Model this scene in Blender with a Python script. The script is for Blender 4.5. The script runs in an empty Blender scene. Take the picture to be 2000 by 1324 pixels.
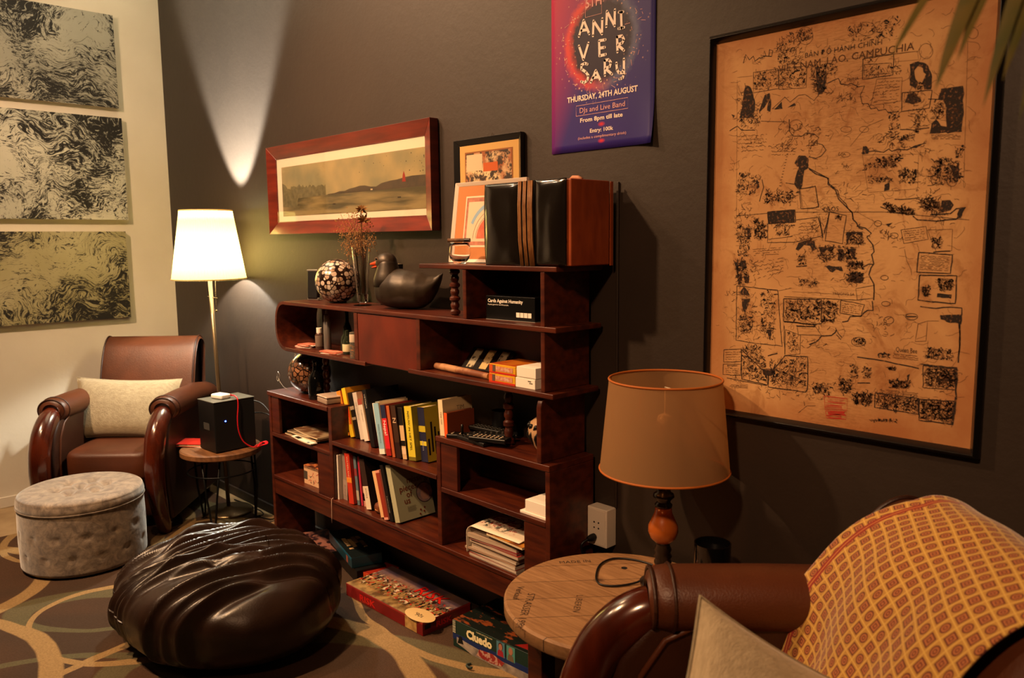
import bpy, math, random
from mathutils import Vector, Matrix, noise as mnoise
random.seed(7)
SC = bpy.context.scene
COL = SC.collection
PI = math.pi

# ------------------------------------------------------------------ camera
R_ = Vector((0.691338, 0.722434, -0.011713)); U_ = Vector((-0.0923, 0.1044, 0.990243)); F_ = Vector((0, 0, 0))
CAMPOS = Vector((5.06, -1.936, 1.45))
YAW, PITCH, ROLL = math.radians(46.2602091), math.radians(7.09458201), math.radians(-0.56656445)
F_ = Vector((-math.sin(YAW) * math.cos(PITCH), math.cos(YAW) * math.cos(PITCH), -math.sin(PITCH)))
r0 = Vector((math.cos(YAW), math.sin(YAW), 0)); u0 = r0.cross(F_)
R_ = math.cos(ROLL) * r0 + math.sin(ROLL) * u0
U_ = -math.sin(ROLL) * r0 + math.cos(ROLL) * u0
cd = bpy.data.cameras.new('camera'); cam = bpy.data.objects.new('camera', cd); COL.objects.link(cam)
m = Matrix.Identity(4)
for i in range(3):
    m[i][0] = R_[i]; m[i][1] = U_[i]; m[i][2] = -F_[i]; m[i][3] = CAMPOS[i]
cam.matrix_world = m
cd.sensor_width = 36; cd.lens = 28.08; cd.clip_start = 0.02
cd.dof.use_dof = True; cd.dof.focus_distance = 2.9; cd.dof.aperture_fstop = 4.6
SC.camera = cam

# ------------------------------------------------------------------ world, lights, exposure
w = bpy.data.worlds.new('world'); SC.world = w; w.use_nodes = True
w.node_tree.nodes['Background'].inputs[0].default_value = (1, 0.62, 0.36, 1)
w.node_tree.nodes['Background'].inputs[1].default_value = 0.006
SC.view_settings.view_transform = 'Standard'; SC.view_settings.look = 'None'
SC.view_settings.gamma = 1; SC.view_settings.exposure = 0.0; SC.view_settings.use_curve_mapping = False

def area(name, loc, to, size, power, col, spread=180):
    d = bpy.data.lights.new(name, 'AREA'); d.shape = 'DISK'; d.size = size; d.energy = power; d.color = col
    d.spread = math.radians(spread)
    o = bpy.data.objects.new(name, d); COL.objects.link(o); o.location = loc
    o.rotation_euler = (Vector(to) - Vector(loc)).to_track_quat('-Z', 'Y').to_euler()
    return o
WARM = (1.0, 0.63, 0.34)
area('ceiling_spot_left', (1.5, -2.1, 2.98), (0.8, -0.8, 0.9), 0.14, 46, (1.0, 0.65, 0.39), 130)
area('ceiling_spot_middle', (2.35, -1.9, 2.98), (2.5, -0.3, 0.9), 0.12, 35, (1.0, 0.58, 0.28), 100)
area('ceiling_spot_wall', (1.9, -1.0, 3.0), (2.2, 0.0, 1.9), 0.12, 14, (1.0, 0.55, 0.29), 110)
area('ceiling_spot_right', (4.7, -2.6, 2.85), (4.3, -0.3, 1.2), 0.16, 11.5, (1.0, 0.57, 0.30), 75)

# ------------------------------------------------------------------ mesh builder
class MB:
    def __init__(s): s.v = []; s.f = []; s.uv = None
    def add(s, vs, fs):
        n = len(s.v); s.v += [tuple(p) for p in vs]; s.f += [tuple(i + n for i in q) for q in fs]; return s
    def box(s, x0, x1, y0, y1, z0, z1, M=None):
        vs = [Vector((x, y, z)) for z in (z0, z1) for y in (y0, y1) for x in (x0, x1)]
        if M is not None: vs = [M @ p for p in vs]
        return s.add(vs, [(0, 2, 3, 1), (4, 5, 7, 6), (0, 1, 5, 4), (2, 6, 7, 3), (0, 4, 6, 2), (1, 3, 7, 5)])
    def tube(s, path, rad, n=10, caps=True, flat=1.0, up=None, smooth=0):
        P = [Vector(p) for p in path]
        if smooth:
            if isinstance(rad, (list, tuple)): rad = [rad[i] + (rad[i + 1] - rad[i]) * k / smooth for i in range(len(rad) - 1) for k in range(smooth)] + [rad[-1]]
            Q = []
            for i in range(len(P) - 1):
                p0, p1, p2, p3 = P[max(i - 1, 0)], P[i], P[i + 1], P[min(i + 2, len(P) - 1)]
                for k in range(smooth):
                    t_ = k / smooth; Q.append(0.5 * ((2 * p1) + (p2 - p0) * t_ + (2 * p0 - 5 * p1 + 4 * p2 - p3) * t_ * t_ + (3 * p1 - p0 - 3 * p2 + p3) * t_ ** 3))
            P = Q + [P[-1]]
        k = len(P)
        rr = rad if isinstance(rad, (list, tuple)) else [rad] * k
        T = []
        for i in range(k):
            a = P[max(i - 1, 0)]; b = P[min(i + 1, k - 1)]; t = (b - a)
            T.append(t.normalized() if t.length > 1e-9 else Vector((0, 0, 1)))
        nrm = Vector(up) if up is not None else (Vector((1, 0, 0)) if abs(T[0].x) < 0.8 else Vector((0, 1, 0)))
        vs = []
        for i in range(k):
            nrm = nrm - T[i] * nrm.dot(T[i])
            if nrm.length < 1e-6: nrm = T[i].orthogonal()
            nrm.normalize(); b = T[i].cross(nrm)
            for j in range(n):
                a = 2 * PI * j / n
                vs.append(P[i] + (nrm * math.cos(a) * flat + b * math.sin(a)) * rr[i])
        fs = [(i * n + j, i * n + (j + 1) % n, (i + 1) * n + (j + 1) % n, (i + 1) * n + j) for i in range(k - 1) for j in range(n)]
        if caps: fs += [tuple(reversed(range(n))), tuple((k - 1) * n + j for j in range(n))]
        return s.add(vs, fs)
    def lathe(s, prof, n=32, c=(0, 0, 0), M=None, sx=1, sy=1):
        vs = []
        for (r, z) in prof:
            for j in range(n):
                a = 2 * PI * j / n
                p = Vector((c[0] + r * math.cos(a) * sx, c[1] + r * math.sin(a) * sy, c[2] + z)); vs.append(M @ p if M is not None else p)
        k = len(prof)
        fs = [(i * n + j, i * n + (j + 1) % n, (i + 1) * n + (j + 1) % n, (i + 1) * n + j) for i in range(k - 1) for j in range(n)]
        if prof[0][0] > 1e-5: fs.append(tuple(reversed(range(n))))
        if prof[-1][0] > 1e-5: fs.append(tuple((k - 1) * n + j for j in range(n)))
        return s.add(vs, fs)
    def grid(s, fn, nu, nv, closeu=False, uv=None):
        vs = []; uvs = []
        for j in range(nv + 1):
            for i in range(nu + (0 if closeu else 1)):
                vs.append(fn(i / nu, j / nv))
                if uv: uvs.append(uv(i / nu, j / nv))
        wdt = nu if closeu else nu + 1
        fs = []
        for j in range(nv):
            for i in range(nu):
                a = j * wdt + i; b = j * wdt + (i + 1) % wdt; fs.append((a, b, b + wdt, a + wdt))
        if uv: s.uv = uvs
        return s.add(vs, fs)
    def prism(s, poly, a, b, axis='x'):
        n = len(poly)
        def P(t, p): return {'x': (t, p[0], p[1]), 'y': (p[0], t, p[1]), 'z': (p[0], p[1], t)}[axis]
        vs = [P(a, p) for p in poly] + [P(b, p) for p in poly]
        return s.add(vs, [tuple(reversed(range(n))), tuple(range(n, 2 * n))] + [(i, (i + 1) % n, n + (i + 1) % n, n + i) for i in range(n)])
    def ribbon(s, pts, wd, O, X, Y, N, off=0.0004, capn=5):
        """flat ink stroke in the plane O + a*X + b*Y, lifted by off along N; pts are (a, b)"""
        P = [Vector((p[0], p[1])) for p in pts]
        def W(p): return O + X * p.x + Y * p.y + N * off
        k = len(P); h = wd / 2; L = []; Rr = []
        for i in range(k):
            t = P[min(i + 1, k - 1)] - P[max(i - 1, 0)]
            t = t.normalized() if t.length > 1e-9 else Vector((1, 0)); q = Vector((-t.y, t.x))
            L.append(P[i] + q * h); Rr.append(P[i] - q * h)
        s.add([W(p) for p in L + Rr], [(i, k + i, k + i + 1, i + 1) for i in range(k - 1)])
        if capn:
            for c in (P[0], P[-1]):
                s.add([W(c + Vector((math.cos(a), math.sin(a))) * h) for a in [2 * PI * j / 8 for j in range(8)]], [tuple(range(8))])
        return s
    def obj(s, name, mat, parent=None, loc=None, rot=None, smooth=False, bevel=0, seg=2, sub=0, solid=0, label=None, auto=None):
        me = bpy.data.meshes.new(name); me.from_pydata(s.v, [], s.f); me.update()
        if s.uv and len(s.uv) == len(s.v):
            l = me.uv_layers.new(name='UVMap')
            for lp in me.loops: l.data[lp.index].uv = s.uv[lp.vertex_index]
        if mat: me.materials.append(mat)
        if smooth or auto: me.polygons.foreach_set('use_smooth', [True] * len(me.polygons))
        if auto: me.set_sharp_from_angle(angle=math.radians(auto))
        o = bpy.data.objects.new(name, me); COL.objects.link(o)
        if parent: o.parent = parent
        if loc: o.location = loc
        if rot: o.rotation_euler = rot
        if solid:
            mo = o.modifiers.new('s', 'SOLIDIFY'); mo.thickness = solid; mo.offset = 0
        if bevel:
            mo = o.modifiers.new('b', 'BEVEL'); mo.width = bevel; mo.segments = seg; mo.limit_method = 'ANGLE'; mo.angle_limit = math.radians(40)
            me.polygons.foreach_set('use_smooth', [True] * len(me.polygons))
            w_ = o.modifiers.new('n', 'WEIGHTED_NORMAL'); w_.keep_sharp = True
        if sub:
            mo = o.modifiers.new('u', 'SUBSURF'); mo.levels = sub; mo.render_levels = sub
            me.polygons.foreach_set('use_smooth', [True] * len(me.polygons))
        if label: o['label'] = label
        return o

def thing(name, label, cat, loc=(0, 0, 0), rotz=0, group=None, rot=None, scale=None):
    o = bpy.data.objects.new(name, None); COL.objects.link(o); o.empty_display_size = 0.05
    o.location = loc; o.rotation_euler = rot if rot else (0, 0, rotz)
    if scale: o.scale = (scale,) * 3
    o['label'] = label; o['category'] = cat
    if group: o['group'] = group
    return o
def tag(o, label, cat, group=None, kind=None):
    o['label'] = label; o['category'] = cat
    if group: o['group'] = group
    if kind: o['kind'] = kind
    return o
def struct(o): o['kind'] = 'structure'; return o
def dup(root, loc, rotz=0, label=None, group=None, rot=None):
    r = root.copy(); COL.objects.link(r); r.location = loc; r.rotation_euler = rot if rot else (0, 0, rotz)
    if label: r['label'] = label
    if group: r['group'] = group
    for ch in list(root.children):
        c = ch.copy(); COL.objects.link(c); c.parent = r
        for g in list(ch.children):
            d = g.copy(); COL.objects.link(d); d.parent = c
    return r
def RM(rx=0, ry=0, rz=0, loc=(0, 0, 0)):
    from mathutils import Euler
    return Matrix.Translation(loc) @ Euler((rx, ry, rz)).to_matrix().to_4x4()

def text(body, size, mat, parent, M, name='lettering', align='LEFT', off=0.0, sx=1.0):
    cu = bpy.data.curves.new('t', 'FONT'); cu.body = body; cu.size = size; cu.align_x = align; cu.offset = off; cu.resolution_u = 2
    to = bpy.data.objects.new('t', cu); COL.objects.link(to)
    dg = bpy.context.evaluated_depsgraph_get(); me = bpy.data.meshes.new_from_object(to.evaluated_get(dg))
    bpy.data.objects.remove(to); bpy.data.curves.remove(cu)
    if sx != 1.0: me.transform(Matrix.Diagonal((sx, 1, 1, 1)))
    me.transform(M); me.name = name; me.materials.clear(); me.materials.append(mat)
    o = bpy.data.objects.new(name, me); COL.objects.link(o)
    if parent: o.parent = parent
    return o
# text plane frames: facing -y (x right, z up); facing +x ; lying flat facing +z
def FY(x, y, z, tilt=0): return Matrix.Translation((x, y, z)) @ Matrix.Rotation(PI / 2, 4, 'X') @ Matrix.Rotation(tilt, 4, 'Z')
def FX(x, y, z): return Matrix.Translation((x, y, z)) @ Matrix.Rotation(PI / 2, 4, 'Z') @ Matrix.Rotation(PI / 2, 4, 'X')
def FZ(x, y, z, a=0): return Matrix.Translation((x, y, z)) @ Matrix.Rotation(a, 4, 'Z')

# ------------------------------------------------------------------ materials
def lin(h):
    if isinstance(h, str):
        h = h.lstrip('#'); c = [int(h[i:i + 2], 16) / 255 for i in (0, 2, 4)]
        return tuple((x / 12.92 if x <= 0.04045 else ((x + 0.055) / 1.055) ** 2.4) for x in c) + (1,)
    return tuple(h) + (1,)
MATS = {}
def mat(name, col, rough=0.5, metal=0.0, spec=0.5, col2=None, nscale=8, nstretch=(1, 1, 1), ndet=4, bump=0, bscale=60, thr=None, coat=0, trans=0, ior=1.45, alpha=1, sheen=0, emit=None, estr=0):
    if name in MATS: return MATS[name]
    m = bpy.data.materials.new(name); m.use_nodes = True; nt = m.node_tree; N = nt.nodes; L = nt.links
    b = N['Principled BSDF']
    b.inputs['Base Color'].default_value = lin(col); b.inputs['Roughness'].default_value = rough; b.inputs['Metallic'].default_value = metal
    b.inputs['Specular IOR Level'].default_value = spec; b.inputs['IOR'].default_value = ior
    b.inputs['Coat Weight'].default_value = coat; b.inputs['Coat Roughness'].default_value = 0.15
    b.inputs['Transmission Weight'].default_value = trans; b.inputs['Alpha'].default_value = alpha
    b.inputs['Sheen Weight'].default_value = sheen
    if emit: b.inputs['Emission Color'].default_value = lin(emit); b.inputs['Emission Strength'].default_value = estr
    if col2 or bump:
        tc = N.new('ShaderNodeTexCoord'); mp = N.new('ShaderNodeMapping'); mp.inputs['Scale'].default_value = nstretch
        L.new(tc.outputs['Object'], mp.inputs[0])
    if col2:
        nz = N.new('ShaderNodeTexNoise'); nz.inputs['Scale'].default_value = nscale; nz.inputs['Detail'].default_value = ndet
        L.new(mp.outputs[0], nz.inputs[0])
        cr = N.new('ShaderNodeValToRGB'); lo, hi = thr if thr else (0.35, 0.65)
        cr.color_ramp.elements[0].position = lo; cr.color_ramp.elements[1].position = hi
        cr.color_ramp.elements[0].color = lin(col); cr.color_ramp.elements[1].color = lin(col2)
        L.new(nz.outputs[0], cr.inputs[0]); L.new(cr.outputs[0], b.inputs['Base Color'])
    if bump:
        nb = N.new('ShaderNodeTexNoise'); nb.inputs['Scale'].default_value = bscale; nb.inputs['Detail'].default_value = 3
        L.new(mp.outputs[0], nb.inputs[0])
        bp = N.new('ShaderNodeBump'); bp.inputs['Strength'].default_value = bump; bp.inputs['Distance'].default_value = 0.01
        L.new(nb.outputs[0], bp.inputs['Height']); L.new(bp.outputs[0], b.inputs['Normal'])
    MATS[name] = m
    return m
class NG:
    """small helper for building node graphs"""
    def __init__(s, m): s.m = m; s.N = m.node_tree.nodes; s.L = m.node_tree.links; s.b = s.N['Principled BSDF']
    def n(s, t, **kw):
        x = s.N.new('ShaderNode' + t)
        for k, v in kw.items(): setattr(x, k, v)
        return x
    def put(s, i, v):
        if hasattr(v, 'is_output') or isinstance(v, bpy.types.NodeSocket): s.L.new(v, i)
        else: i.default_value = v
    def math(s, op, a, b=None, c=None):
        x = s.n('Math', operation=op)
        s.put(x.inputs[0], a)
        if b is not None: s.put(x.inputs[1], b)
        if c is not None: s.put(x.inputs[2], c)
        return x.outputs[0]
    def co(s, kind='Object', scale=(1, 1, 1), loc=(0, 0, 0), rot=(0, 0, 0)):
        tc = s.n('TexCoord'); mp = s.n('Mapping'); mp.inputs['Scale'].default_value = scale; mp.inputs['Location'].default_value = loc; mp.inputs['Rotation'].default_value = rot
        s.L.new(tc.outputs[kind], mp.inputs[0]); return mp.outputs[0]
    def noise(s, v, scale, det=4, rough=0.5, dist=0):
        x = s.n('TexNoise'); s.L.new(v, x.inputs[0]); x.inputs['Scale'].default_value = scale; x.inputs['Detail'].default_value = det; x.inputs['Roughness'].default_value = rough; x.inputs['Distortion'].default_value = dist
        return x
    def mix(s, f, a, b, blend='MIX'):
        x = s.n('Mix', data_type='RGBA', blend_type=blend); s.put(x.inputs[0], f)
        s.put(x.inputs[6], a if not isinstance(a, str) else lin(a)); s.put(x.inputs[7], b if not isinstance(b, str) else lin(b)); return x.outputs[2]
    def step(s, v, lo, hi):
        x = s.n('MapRange'); x.clamp = True; s.L.new(v, x.inputs[0]); x.inputs[1].default_value = lo; x.inputs[2].default_value = hi; return x.outputs[0]
    def sep(s, v):
        x = s.n('SeparateXYZ'); s.L.new(v, x.inputs[0]); return x.outputs
    def bump(s, h, strength=0.3, dist=0.01):
        x = s.n('Bump'); x.inputs['Strength'].default_value = strength; x.inputs['Distance'].default_value = dist; s.L.new(h, x.inputs['Height']); s.L.new(x.outputs[0], s.b.inputs['Normal'])

WOOD = mat('shelf_wood', '#34110a', 0.38, col2='#51200e', nscale=5, nstretch=(1, 6, 9), ndet=6, bump=0.06, bscale=30, coat=0.15)
DOORW = mat('door_wood', '#42130a', 0.36, col2='#5e2010', nscale=4, nstretch=(2, 3, 1.2), ndet=6, coat=0.2)
LEATHER = mat('brown_leather', '#41200f', 0.42, col2='#512814', nscale=6, ndet=6, bump=0.12, bscale=240)
LEATHERD = mat('dark_leather', '#281108', 0.42, col2='#34190c', nscale=6, ndet=6, bump=0.12, bscale=240)
GLOSSW = mat('polished_wood', '#331006', 0.2, col2='#48190a', nscale=6, nstretch=(1, 5, 1), coat=0.7)
BLACK = mat('black_plastic', '#0b0b0c', 0.45)
WHITE = mat('white_paper', '#e6ded2', 0.7)
PAPER = mat('page_paper', '#d8c6a4', 0.8, col2='#c4b08c', nscale=60, nstretch=(8, 1, 1))
METALB = mat('black_metal', '#101010', 0.4, metal=0.6)
INK = mat('ink', '#160c08', 0.7)
GLASS = mat('clear_glass', '#ffffff', 0.02, trans=1.0, ior=1.45)

# ------------------------------------------------------------------ room shell
RX, RY, RZ = 6.6, -5.2, 3.1
g = mat('white_wall', '#cfc6b8', 0.85); G = NG(g); v = G.co('Object')
nz = G.noise(v, 1.3, 5); st = G.step(nz.outputs[0], 0.35, 0.75)
G.put(g.node_tree.nodes['Principled BSDF'].inputs['Base Color'], G.mix(st, '#d6cdbe', '#c2b8a6')); G.bump(G.noise(v, 40, 4).outputs[0], 0.08)
g = mat('dark_wall', '#271e17', 0.55); G = NG(g); v = G.co('Object')
a = G.mix(G.step(G.noise(v, 1.6, 6, 0.6).outputs[0], 0.3, 0.75), '#2c2119', '#241a13')
sc = G.step(G.noise(G.co('Object', (1, 1, 1.6)), 5.5, 9, 0.72).outputs[0], 0.655, 0.70)
a = G.mix(G.math('MULTIPLY', sc, 0.35), a, '#6b5846')
G.put(G.b.inputs['Base Color'], a); G.bump(G.noise(v, 26, 6, 0.65).outputs[0], 0.12)
g = mat('tile_floor', '#a08866', 0.5, col2='#8a7252', nscale=7, bump=0.05)
CEIL = mat('ceiling_paint', '#8f806a', 0.9); FARW = mat('far_wall_paint', '#2a221b', 0.8)
WM, DM = MATS['white_wall'], MATS['dark_wall']
struct(MB().box(0, RX, RY, 0, -0.1, 0).obj('floor', MATS['tile_floor']))
struct(MB().box(-0.1, RX + 0.1, RY - 0.1, 0.1, RZ, RZ + 0.1).obj('ceiling', CEIL))
struct(MB().box(-0.12, 0, RY - 0.1, 0.12, -0.1, RZ).obj('wall_left', WM))
struct(MB().box(0, RX, 0, 0.12, -0.1, RZ).obj('wall_back', DM))
struct(MB().box(RX, RX + 0.12, RY - 0.1, 0.12, -0.1, RZ).obj('wall_right', FARW))
struct(MB().box(0, RX, RY - 0.12, RY, -0.1, RZ).obj('wall_front', FARW))
struct(MB().box(0, 0.012, RY, -0.02, 0, 0.06).obj('baseboard_left', WM, bevel=0.003))
struct(MB().box(0.012, RX, -0.014, 0, 0, 0.05).obj('baseboard_back', DM, bevel=0.003))

# ------------------------------------------------------------------ carpet with rings
g = mat('carpet_pattern', '#5e4b38', 0.95, spec=0.1); G = NG(g)
v0 = G.co('Object'); wob = G.noise(v0, 3.5, 2)
va = G.n('VectorMath', operation='SCALE'); G.L.new(wob.outputs[1], va.inputs[0]); va.inputs['Scale'].default_value = 0.05
vb = G.n('VectorMath', operation='ADD'); G.L.new(v0, vb.inputs[0]); G.L.new(va.outputs[0], vb.inputs[1])
X, Y, Z = G.sep(vb.outputs[0])
def ring(cx, cy, rx, ry, w, rot=0.0, arc=None):
    dx = G.math('SUBTRACT', X, cx + 0.025); dy = G.math('SUBTRACT', Y, cy + 0.025)
    c, s_ = math.cos(rot), math.sin(rot)
    ex = G.math('ADD', G.math('MULTIPLY', dx, c / rx), G.math('MULTIPLY', dy, s_ / rx))
    ey = G.math('ADD', G.math('MULTIPLY', dx, -s_ / ry), G.math('MULTIPLY', dy, c / ry))
    rr = G.math('SQRT', G.math('ADD', G.math('MULTIPLY', ex, ex), G.math('MULTIPLY', ey, ey)))
    an = G.math('ARCTAN2', ey, ex)
    wv = G.math('MULTIPLY', w / (rx + ry) * 2, G.math('ADD', 0.85, G.math('MULTIPLY', 0.45, G.math('SINE', G.math('ADD', an, cx * 7)))))
    d = G.math('ABSOLUTE', G.math('SUBTRACT', rr, 1.0))
    return G.math('SUBTRACT', 1.0, G.step(G.math('DIVIDE', d, wv), 0.9, 1.1))
base = G.mix(G.step(G.noise(v0, 2.2, 2).outputs[0], 0.4, 0.6), '#40332a', '#4b372a')
green = None
for a in [(1.75, -1.05, 0.30, 0.16, 0.05, 0.8), (2.75, -0.75, 0.62, 0.30, 0.06, 0.7), (0.9, -0.6, 0.5, 0.4, 0.05, 0.2), (2.3, -1.5, 0.5, 0.35, 0.05, 1.2), (3.3, -1.3, 0.5, 0.4, 0.05, .3), (1.3, -2.0, 0.6, 0.4, 0.05, .3)]:
    q = ring(*a); green = q if green is None else G.math('MAXIMUM', green, q)
base = G.mix(G.math('MULTIPLY', green, 0.5), base, '#67664a')
cream = None
for a in [(1.02, -1.555, 0.49, 0.49, 0.03, 0), (1.92, -0.975, 0.40, 0.31, 0.027, 0.45), (1.937, -2.077, 0.80, 0.80, 0.032, 0),
          (2.762, 0.517, 0.87, 0.87, 0.035, 0), (2.761, -1.03, 0.65, 0.65, 0.035, 0), (0.8, -0.75, 0.42, 0.42, 0.03, 0), (1.25, -0.38, 0.24, 0.24, 0.03, 0), (3.6, -1.9, 0.8, 0.8, 0.035, 0), (3.85, -0.6, 0.6, 0.6, 0.035, 0), (0.75, -2.6, 0.5, 0.6, 0.03, 0), (3.2, -3.0, 0.6, 0.6, 0.03, 0)]:
    q = ring(*a); cream = q if cream is None else G.math('MAXIMUM', cream, q)
base = G.mix(cream, base, '#917650')
fz = G.noise(v0, 160, 3)
base = G.mix(G.math('MULTIPLY', G.step(fz.outputs[0], 0.3, 0.7), 0.3), base, '#2a1f18')
G.put(G.b.inputs['Base Color'], base); G.bump(fz.outputs[0], 0.5, 0.004)
c_ = MB().box(0.53, 5.6, -4.6, -0.085, 0.0, 0.008).obj('carpet', g, bevel=0.003)
tag(c_, 'brown patterned carpet with cream rings and green bands covering the floor', 'carpet')

# ------------------------------------------------------------------ three abstract canvases on the white wall
def canvas_mat(name, seed, lo, hi, tone, tone2):
    g = mat(name, tone, 0.42, spec=0.5); G = NG(g); v = G.co('Object', loc=(seed * 3.1, seed, seed * 1.7))
    n1 = G.noise(v, 2.2, 3); sc = G.n('VectorMath', operation='SCALE'); G.L.new(n1.outputs[1], sc.inputs[0]); sc.inputs['Scale'].default_value = 0.9
    ad = G.n('VectorMath', operation='ADD'); G.L.new(v, ad.inputs[0]); G.L.new(sc.outputs[0], ad.inputs[1])
    mp = G.n('Mapping'); mp.inputs['Scale'].default_value = (1, 1, 2.6); mp.inputs['Rotation'].default_value = (0.3, 0, 0); G.L.new(ad.outputs[0], mp.inputs[0])
    f1 = G.noise(mp.outputs[0], 24, 9, 0.75, 0.7); f2 = G.noise(ad.outputs[0], 2.6, 2)
    mp2 = G.n('Mapping'); mp2.inputs['Scale'].default_value = (1, 1.0, 5); mp2.inputs['Rotation'].default_value = (-0.5, 0, 0); G.L.new(ad.outputs[0], mp2.inputs[0])
    f3 = G.noise(mp2.outputs[0], 15, 5, 0.6, 0.3)
    s1 = G.math('ADD', f1.outputs[0], G.math('MULTIPLY', G.math('SUBTRACT', f2.outputs[0], 0.5), 0.55))
    k1 = G.step(s1, lo, hi)
    rd = G.math('ABSOLUTE', G.math('SUBTRACT', f3.outputs[0], 0.5)); k2 = G.math('SUBTRACT', 1.0, G.step(rd, 0.010, 0.022))
    k2 = G.math('MULTIPLY', k2, G.step(f2.outputs[0], 0.40, 0.48))
    k = G.math('MAXIMUM', k1, k2)
    bg = G.mix(G.step(G.noise(v, 3, 4).outputs[0], 0.35, 0.7), tone, tone2)
    G.put(G.b.inputs['Base Color'], G.mix(k, bg, '#15110e')); G.put(G.b.inputs['Roughness'], G.math('ADD', 0.38, G.math('MULTIPLY', k, 0.3)))
    return g
EDGE = mat('canvas_edge', '#b5a88e', 0.8)
for (i, y0, y1, z0, z1, lab, tones) in [
    (1, -1.05, -0.272, 2.23, 2.75, 'abstract grey-green canvas of fine black strokes, top of the three on the white wall', ('#a09c8e', '#8a887c')),
    (2, -1.12, -0.262, 1.588, 2.175, 'abstract black and grey canvas, middle one of the three on the white wall', ('#a8a698', '#c4c0b0')),
    (3, -1.16, -0.283, 1.010, 1.520, 'abstract gold-toned canvas with black branches, lowest of the three behind the armchair', ('#a39a7a', '#8f865e'))]:
    t = thing('abstract_painting', lab, 'painting', (0.001, (y0 + y1) / 2, z0), group='abstract canvases on the white wall')
    hy = (y1 - y0) / 2
    MB().box(0.0, 0.026, -hy, hy, 0, z1 - z0).obj('stretcher', EDGE, t, bevel=0.002)
    MB().box(0.0265, 0.029, -hy, hy, 0, z1 - z0).obj('painted_canvas', canvas_mat('canvas%d' % i, i, 0.505 - 0.012 * (i == 3), 0.535, *tones), t)

# ------------------------------------------------------------------ floor lamp
SH = bpy.data.materials.new('pleated_shade'); SH.use_nodes = True
def shade_mat(m, dif, trn, tf, pleat=0):
    nt = m.node_tree; N = nt.nodes; L = nt.links; N.clear()
    o = N.new('ShaderNodeOutputMaterial'); d = N.new('ShaderNodeBsdfDiffuse'); t = N.new('ShaderNodeBsdfTranslucent'); mx = N.new('ShaderNodeMixShader')
    d.inputs[0].default_value = lin(dif); t.inputs[0].default_value = lin(trn); mx.inputs[0].default_value = tf
    L.new(d.outputs[0], mx.inputs[1]); L.new(t.outputs[0], mx.inputs[2]); L.new(mx.outputs[0], o.inputs[0])
shade_mat(SH, '#8c846e', '#766638', 0.5)
t = thing('floor_lamp', 'lit floor lamp with pleated cream shade and slim metal pole beside the armchair', 'lamp', (0.985, -0.165, 0.008))
BRASS = mat('lamp_metal', '#8f7a5c', 0.3, metal=0.85)
MB().lathe([(0.0, 0.0), (0.125, 0.0), (0.128, 0.006), (0.12, 0.014), (0.03, 0.02), (0.014, 0.03), (0.0, 0.03)], 48).obj('base', BRASS, t, smooth=True)
TOPX, TOPY = 0.0, -0.035
MB().tube([(0, 0, 0.02), (TOPX * .5, TOPY * .5, 0.65), (TOPX, TOPY, 1.30)], 0.0105, 14).obj('pole', BRASS, t, smooth=True)
def pleated(r0, r1, h, n, amp, zb):
    def fn(u, v):
        a = 2 * PI * u; r = r0 + (r1 - r0) * v + (amp if int(round(u * n * 2)) % 2 else -amp) * (1 - 0.0 * v)
        return (r * math.cos(a), r * math.sin(a), zb + h * v)
    return MB().grid(fn, n * 2, 6, closeu=True)
sh = pleated(0.183, 0.128, 0.352, 76, 0.0012, 0).obj('lamp_shade', SH, t, loc=(TOPX, TOPY, 1.252))
TRIM = bpy.data.materials.new('shade_trim'); TRIM.use_nodes = True; shade_mat(TRIM, '#cdb58c', '#d8b878', 0.25)
mb = MB()
for (r, z) in ((0.184, 0.004), (0.129, 0.352)):
    MB().tube([(r * math.cos(a), r * math.sin(a), z) for a in [2 * PI * i / 64 for i in range(65)]], 0.0035, 6, caps=False).obj('shade_band', TRIM, sh, smooth=True)
mb = MB()
for k in range(3):
    a = k * 2 * PI / 3 + .5; mb.tube([(0, 0, 0.05), (0.176 * math.cos(a), 0.176 * math.sin(a), 0.012)], 0.0018, 6)
mb.obj('shade_carrier', BRASS, sh, smooth=True)
mb = MB().tube([(0.018, -0.012, 1.30), (0.022, -0.016, 1.17), (0.024, -0.018, 1.10)], 0.0012, 5)
for k in range(9): mb.lathe([(0, -0.003), (0.003, 0), (0, 0.003)], 6, (0.024, -0.018, 1.19 - k * 0.011))
mb.lathe([(0, 0), (0.006, 0.004), (0.006, 0.01), (0.0, 0.014)], 10, (0.024, -0.018, 1.083))
mb.tube([(-0.012, -0.045, 1.165), (0.03, -0.012, 1.155)], 0.002, 5)
mb.obj('pull_chain', BRASS, t, smooth=True)
BULB = mat('bulb_glow', '#fff4e0', 0.5, emit='#fff2dc', estr=60)
MB().lathe([(0, -0.03), (0.018, -0.025), (0.026, 0), (0.02, 0.02), (0, 0.03)], 20, (TOPX, TOPY, 1.335)).obj('bulb', BULB, t, smooth=True)
def point(name, loc, r, p, col):
    d = bpy.data.lights.new(name, 'POINT'); d.energy = p; d.shadow_soft_size = r; d.color = col
    o = bpy.data.objects.new(name, d); COL.objects.link(o); o.location = loc; return o
point('floor_lamp_bulb_light', (0.985 + TOPX, -0.165 + TOPY, 1.372), 0.028, 150, (0.98, 0.95, 0.80))
sd = bpy.data.lights.new('floor_lamp_up_light', 'SPOT'); sd.energy = 1250; sd.color = (0.90, 0.95, 0.84); sd.spot_size = math.radians(64); sd.spot_blend = 0.35; sd.shadow_soft_size = 0.028
so = bpy.data.objects.new('floor_lamp_up_light', sd); COL.objects.link(so); so.location = (0.985 + TOPX, -0.165 + TOPY, 1.380); so.rotation_euler = (math.pi, 0, 0)

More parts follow.
